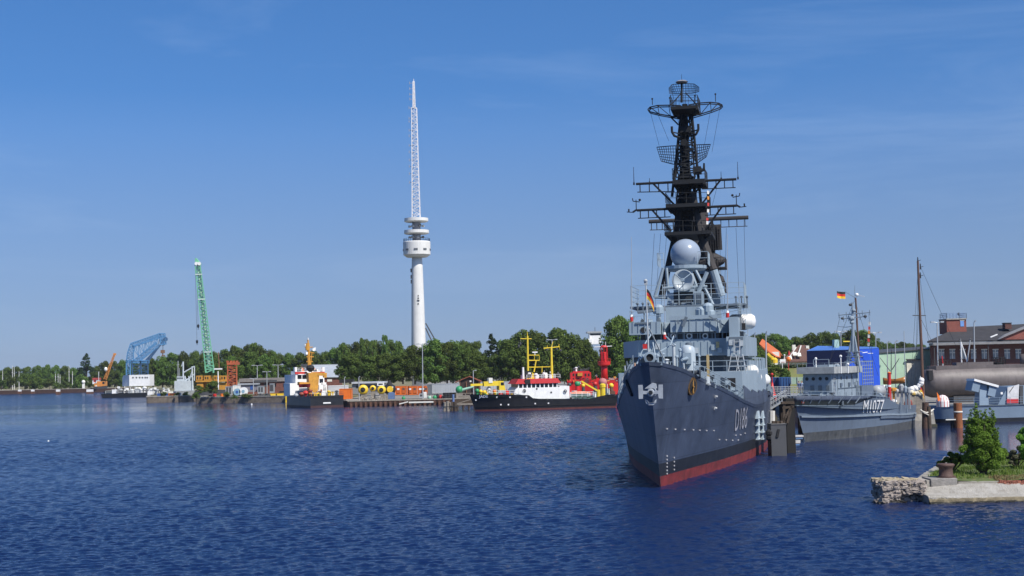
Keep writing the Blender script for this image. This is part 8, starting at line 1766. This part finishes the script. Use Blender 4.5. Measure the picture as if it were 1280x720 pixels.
for _ in range(150): px = rng.uniform(1250,1298); py = rng.uniform(602,interp(px,[(1248,604),(1262,609),(1275,614),(1298,617)])); c = f.q(px,py,interp(py,[(600,.9),(620,-.5)])); m.cbox(c+Vector((0,0,.06)), rng.uniform(.06,.2),rng.uniform(.06,.16),.09, rng.uniform(0,3),rng.uniform(-.4,.4))
f.part('brick_bits', m, mat('brick_bits',(.25,.09,.055),.9,var=.5,scale=5))
# dry strip + grass blades (nobody could count them)
def blades(name, n, area, h, mt, seed, lab):
    rng = np.random.default_rng(seed); v = np.zeros((n*4,3)); k = 0
    while k < n:
        y = rng.uniform(*area[1]); x = rng.uniform(area[0][0], area[0][1])
        if x < edge_x(y)+.4: continue
        z = 1.06 + .10*math.sin(x*.9+y*.5)*math.sin(y*.7)+.10*min(1,(y-87)/3)
        a = rng.uniform(0,6.28); hh = h*rng.uniform(.5,1.3)*(1+.6*math.sin(x*1.7)*math.sin(y*1.3)); w = .02+.02*rng.random(); dx, dy = math.cos(a), math.sin(a); l = rng.uniform(-.5,.5)*hh
        v[k*4:(k+1)*4] = [(x-dx*w,y-dy*w,z),(x+dx*w,y+dy*w,z),(x+dx*w*.4-dy*l,y+dx*l,z+hh),(x-dx*w*.4-dy*l,y+dx*l,z+hh*.95)]; k += 1
    o = leaf_obj(name, v, mt, None); tag(o, lab, 'grass', None, 'stuff'); return o
GL = leaf_mat('grass_blade', (.05,.095,.014), (.14,.19,.035), .3); GD = leaf_mat('dry_blade', (.2,.16,.07), (.34,.28,.13), .3)
blades('grass', 26000, ((25,62),(88.6,107)), .17, GL, 3, 'short green grass on the mole'); blades('dry_grass', 5000, ((30.6,50),(87.1,88.8)), .12, GD, 4, 'dry straw-coloured grass strip behind the apron')
# bushes
def bush(px, base, Y, clumps, n, size, seed, mt, lab, name='bush', shoots=()):
    p = P(px, base, Y); root = bpy.data.objects.new(name, None); COL.objects.link(root); root.location = (p.x, Y, 1.1); tag(root, lab, 'bush')
    rng = np.random.default_rng(seed); cl = []; br = MB(); s = Y/F
    for (cx, cy, rx, w) in clumps:
        q = P(cx, cy, Y); 
        for j in range(w):
            a = rng.uniform(0,6.28); rr = rx*s*rng.uniform(.2,.85); c = (q.x-p.x+rr*math.cos(a), rng.uniform(-.7,.7)*min(1.2,rx*s), q.z-1.1+rr*math.sin(a)*.9, rx*s*rng.uniform(.18,.38)); cl.append(c)
            if j % 2 == 0: br.chain([(rng.uniform(-.12,.12),rng.uniform(-.08,.08),-.1), (c[0]*.35,c[1]*.3,c[2]*.4), c[:3]], .028, 5)
    for (sx, sy0, sy1) in shoots:
        for j in range(9):
            t = j/8; q = P(sx+rng.normal()*.6+t*rng.normal()*.8, lerp(sy0, sy1, t), Y); cl.append((q.x-p.x, rng.uniform(-.25,.25), q.z-1.1, .21*(1-.6*t)))
        q = P(sx, sy0, Y); q1 = P(sx, sy1, Y); br.tube((q.x-p.x,0,q.z-1.1),(q1.x-p.x,0,q1.z-1.1),.018,.008,4)
    leaf_obj('foliage', leaf_cloud(cl, n, size, rng), mt, root); br.build('branches', BARK, root); return root
bush(1229,594,90.5,((1228,566,24,44),(1212,561,14,18),(1243,563,14,18),(1226,547,19,28),(1225,533,13,14),(1228,583,9,10)), 32000, .11, 41, LEAFB, 'large bright green bush with tall loose shoots behind the bollard', 'bush', tuple((sx, sy+26, sy) for sx, sy in ((1208,527),(1211,519),(1214,513),(1217,522),(1219,508),(1222,505),(1225,514),(1228,519),(1231,512),(1234,521),(1237,516),(1240,511),(1243,523),(1216,530),(1228,526),(1236,529),(1221,520),(1246,535))))
bush(1190,592,92,((1193,575,11,10),(1178,580,7,7),(1203,570,9,8),(1186,568,6,5)), 9000, .11, 43, LEAFB, 'low bright bush growing left of the large one by the bollard')
bush(1272,586,95,((1267,566,11,9),(1262,574,8,7),(1275,572,9,7)), 7000, .10, 45, leaf_mat('leaf_grey', (.07,.09,.045), (.2,.21,.14), .3), 'small grey-green flowering bush at the right edge')
bush(1290,588,93,((1290,562,20,18),(1284,545,13,10),(1292,530,12,9),(1280,556,9,7)), 17000, .12, 47, LEAFB, 'tall green bush cut off by the right picture edge')

for px, py, lab in ((60.5,552,'tiny white float on the open water far left'),(314.5,506,'tiny white float in front of the crane bank')):
    g = G(px,py); f = Fr('float', lab, 'float', g); k = g.y/F; m = MB(); m.smooth = True; m.ball((0,0,k*.5), k*1.1, 10); m.smooth = False; f.part('ball', m, WHITE); m = MB(); m.tube((0,0,k*1.2),(0,0,k*2.2),k*.2,k*.1,6); f.part('ring_post', m, DGREY)
# air over the harbour
m = MB(); m.box(-6400,-450,-4,6400,9100,135)
hm_ = bpy.data.materials.new('haze'); hm_.use_nodes = True; hn = hm_.node_tree; hn.nodes.remove(hn.nodes['Principled BSDF'])
pv = hn.nodes.new('ShaderNodeVolumePrincipled'); pv.inputs['Color'].default_value = (.78,.86,.95,1); pv.inputs['Density'].default_value = .00007; pv.inputs['Anisotropy'].default_value = .2
hn.links.new(pv.outputs[0], hn.nodes['Material Output'].inputs['Volume']); tag(m.build('haze', hm_), kind='stuff')
# ================================================================ people
def person(loc, rz, top, legs, label, arm='down', hair=(.05,.03,.02), h=1.74, group=None):
    k = h/1.74; J_ = {'pelvis':(0,0,.95),'waist':(0,.0,1.12),'chest':(0,-.01,1.34),'neck':(0,.0,1.48),'head0':(0,-.02,1.57),'head1':(0,-.025,1.66),'top':(0,-.01,1.72)}
    rad = {'pelvis':.145,'waist':.125,'chest':.15,'neck':.058,'head0':.075,'head1':.092,'top':.06}
    ed = [('pelvis','waist'),('waist','chest'),('chest','neck'),('neck','head0'),('head0','head1'),('head1','top')]
    for s, t in ((-1,'l'),(1,'r')):
        st = .05 if s < 0 else -.07
        for n_, p, r in (('hip',(s*.1,0,.9),.11),('knee',(s*.11,-.02+st*.4,.5),.065),('ankle',(s*.11,.03+st,.09),.042),('toe',(s*.12,-.13+st,.04),.04),('sh',(s*.19,0,1.42),.066)): J_[n_+t] = p; rad[n_+t] = r
        if arm == 'down' or (arm == 'one' and s < 0): A = ((s*.245,.02,1.14),(s*.25,-.06,.9),(s*.25,-.09,.82))
        elif arm == 'rail' or arm == 'one': A = ((s*.25,-.08,1.16),(s*.2,-.33,1.1),(s*.18,-.42,1.1))
        for n_, p, r in zip(('el','wr','ha'), A, (.046,.034,.04)): J_[n_+t] = p; rad[n_+t] = r
        ed += [('pelvis','hip'+t),('hip'+t,'knee'+t),('knee'+t,'ankle'+t),('ankle'+t,'toe'+t),('chest','sh'+t),('sh'+t,'el'+t),('el'+t,'wr'+t),('wr'+t,'ha'+t)]
        hb_ = Vector(J_['ha'+t]); dv = (hb_-Vector(J_['wr'+t])).normalized()
        for i_ in range(5):
            off = Vector(((i_-2)*.018*1, 0, 0)) if i_ else Vector((-s*.04,-.01,0)); nm = 'f%d%s' % (i_, t); ln = (.05,.075,.085,.08,.06)[i_]; J_[nm] = tuple(hb_+off+dv*ln); rad[nm] = .0095; ed.append(('ha'+t, nm))
    names = list(J_); me = bpy.data.meshes.new('person'); me.from_pydata([Vector(J_[n])*k for n in names], [(names.index(a), names.index(b)) for a, b in ed], [])
    tmp = bpy.data.objects.new('person', me); COL.objects.link(tmp)
    sk = tmp.modifiers.new('skin','SKIN'); 
    for i, n in enumerate(names): sv = me.skin_vertices[0].data[i]; sv.radius = (rad[n]*k, rad[n]*k*(.72 if n in ('chest','waist','pelvis') else 1)); sv.use_root = (n == 'pelvis')
    su = tmp.modifiers.new('sub','SUBSURF'); su.levels = 1; su.render_levels = 1
    dg = bpy.context.evaluated_depsgraph_get(); dg.update(); m2 = bpy.data.meshes.new_from_object(tmp.evaluated_get(dg)); bpy.data.objects.remove(tmp)
    o = bpy.data.objects.new('person', m2); COL.objects.link(o); m2.materials.clear()
    for mt in (SKIN, top, legs, BLACKM): m2.materials.append(mt)
    for p in m2.polygons:
        c = p.center/k; p.use_smooth = True; ax = abs(c.x)
        p.material_index = 0 if c.z > 1.47 or (c.y < -.3) or (ax > .2 and c.z < .98) else 1 if c.z > .93 else 3 if c.z < .07 else 2
    o.location = loc; o.rotation_euler.z = rz; tag(o, label, 'person', group)
    hm = MB(); hm.smooth = True; hm.ball((0,.012*k,1.675*k), .098*k, 12, .95, zmin=-.15); hb2 = hm.build('hair', mat('hair_%d' % int(hair[0]*1000), hair, .7, var=.2), o)
    fm = MB(); fm.tube((0,-.105*k,1.645*k),(0,-.135*k,1.62*k),.014,.018,6)
    for s in (-1,1): fm.ball((s*.034*k,-.1*k,1.655*k),.012,6)
    fm.tube((-.025*k,-.105*k,1.585*k),(.025*k,-.105*k,1.585*k),.007,.007,5)
    for s in (-1,1): fm.ball((s*.095*k,-.01*k,1.64*k),.024,6,1.4)
    fm.build('face', mat('face_dark', (.28,.15,.11), .6), o); return o
def cloth(n, c): return mat('cloth_'+n, c, .85, var=.15, scale=6)
def on_ship(fr, px, y, z, rz=0): 
    q = fr.y(px, 455, y); return fr.M @ Vector((q.x, y, z))
def dz(y): return dk(y)[1]-.25
person(on_ship(D, 868, 14.5, dz(14.5)+.15), R(40), cloth('red',(.4,.03,.04)), cloth('grey',(.12,.12,.13)), 'person in a dark red jacket leaning at the destroyer rail', 'one')
person(on_ship(D, 793.5, 11, dz(11)+.55), R(-20), cloth('blue',(.12,.16,.45)), cloth('navy',(.03,.04,.09)), 'person in a blue checked top on the destroyer bow', 'down', (.2,.15,.1))
person(on_ship(D, 797.5, 11.8, dz(11.8)+.45), R(10), cloth('lilac',(.4,.42,.6)), cloth('navy',(.03,.04,.09)), 'person in a pale lilac top right beside the blue-topped one', 'rail')
person(on_ship(D, 777.6, 27, dz(27)+.1), R(-60), cloth('white',(.75,.74,.72)), cloth('jeans',(.08,.11,.2)), 'person in white standing at the left rail of the destroyer', 'rail', (.3,.28,.25))
person(on_ship(D, 781.5, 24.5, dz(24.5)+.1), R(-40), cloth('dark',(.05,.05,.06)), cloth('jeans',(.08,.11,.2)), 'person in dark clothes right of the white-clad one at the rail', 'rail')
gz = bpy.data.objects['gangway'].location; g_ = P(985,494.8,166).z
for px, dy, rz, tp, lg, lab, arm in ((999,1.2,20,cloth('navy2',(.05,.08,.2)),cloth('grey',(.12,.12,.13)),'person in a navy jacket, leftmost on the gangway',"down"),(1002.5,2.0,-30,cloth('sky',(.3,.4,.6)),cloth('jeans',(.08,.11,.2)),'person in a light blue top on the gangway','rail'),(1006,1.4,70,cloth('black',(.03,.03,.035)),cloth('black',(.03,.03,.035)),'person all in black on the gangway by the minesweeper bow','down'),(1009.5,2.1,0,cloth('orange',(.65,.2,.05)),cloth('khaki',(.3,.26,.18)),'person in an orange top at the right end of the gangway','one')):
    p = P(px,490,166+dy); person((p.x,166+dy,g_+.01), R(rz), tp, lg, lab, arm)
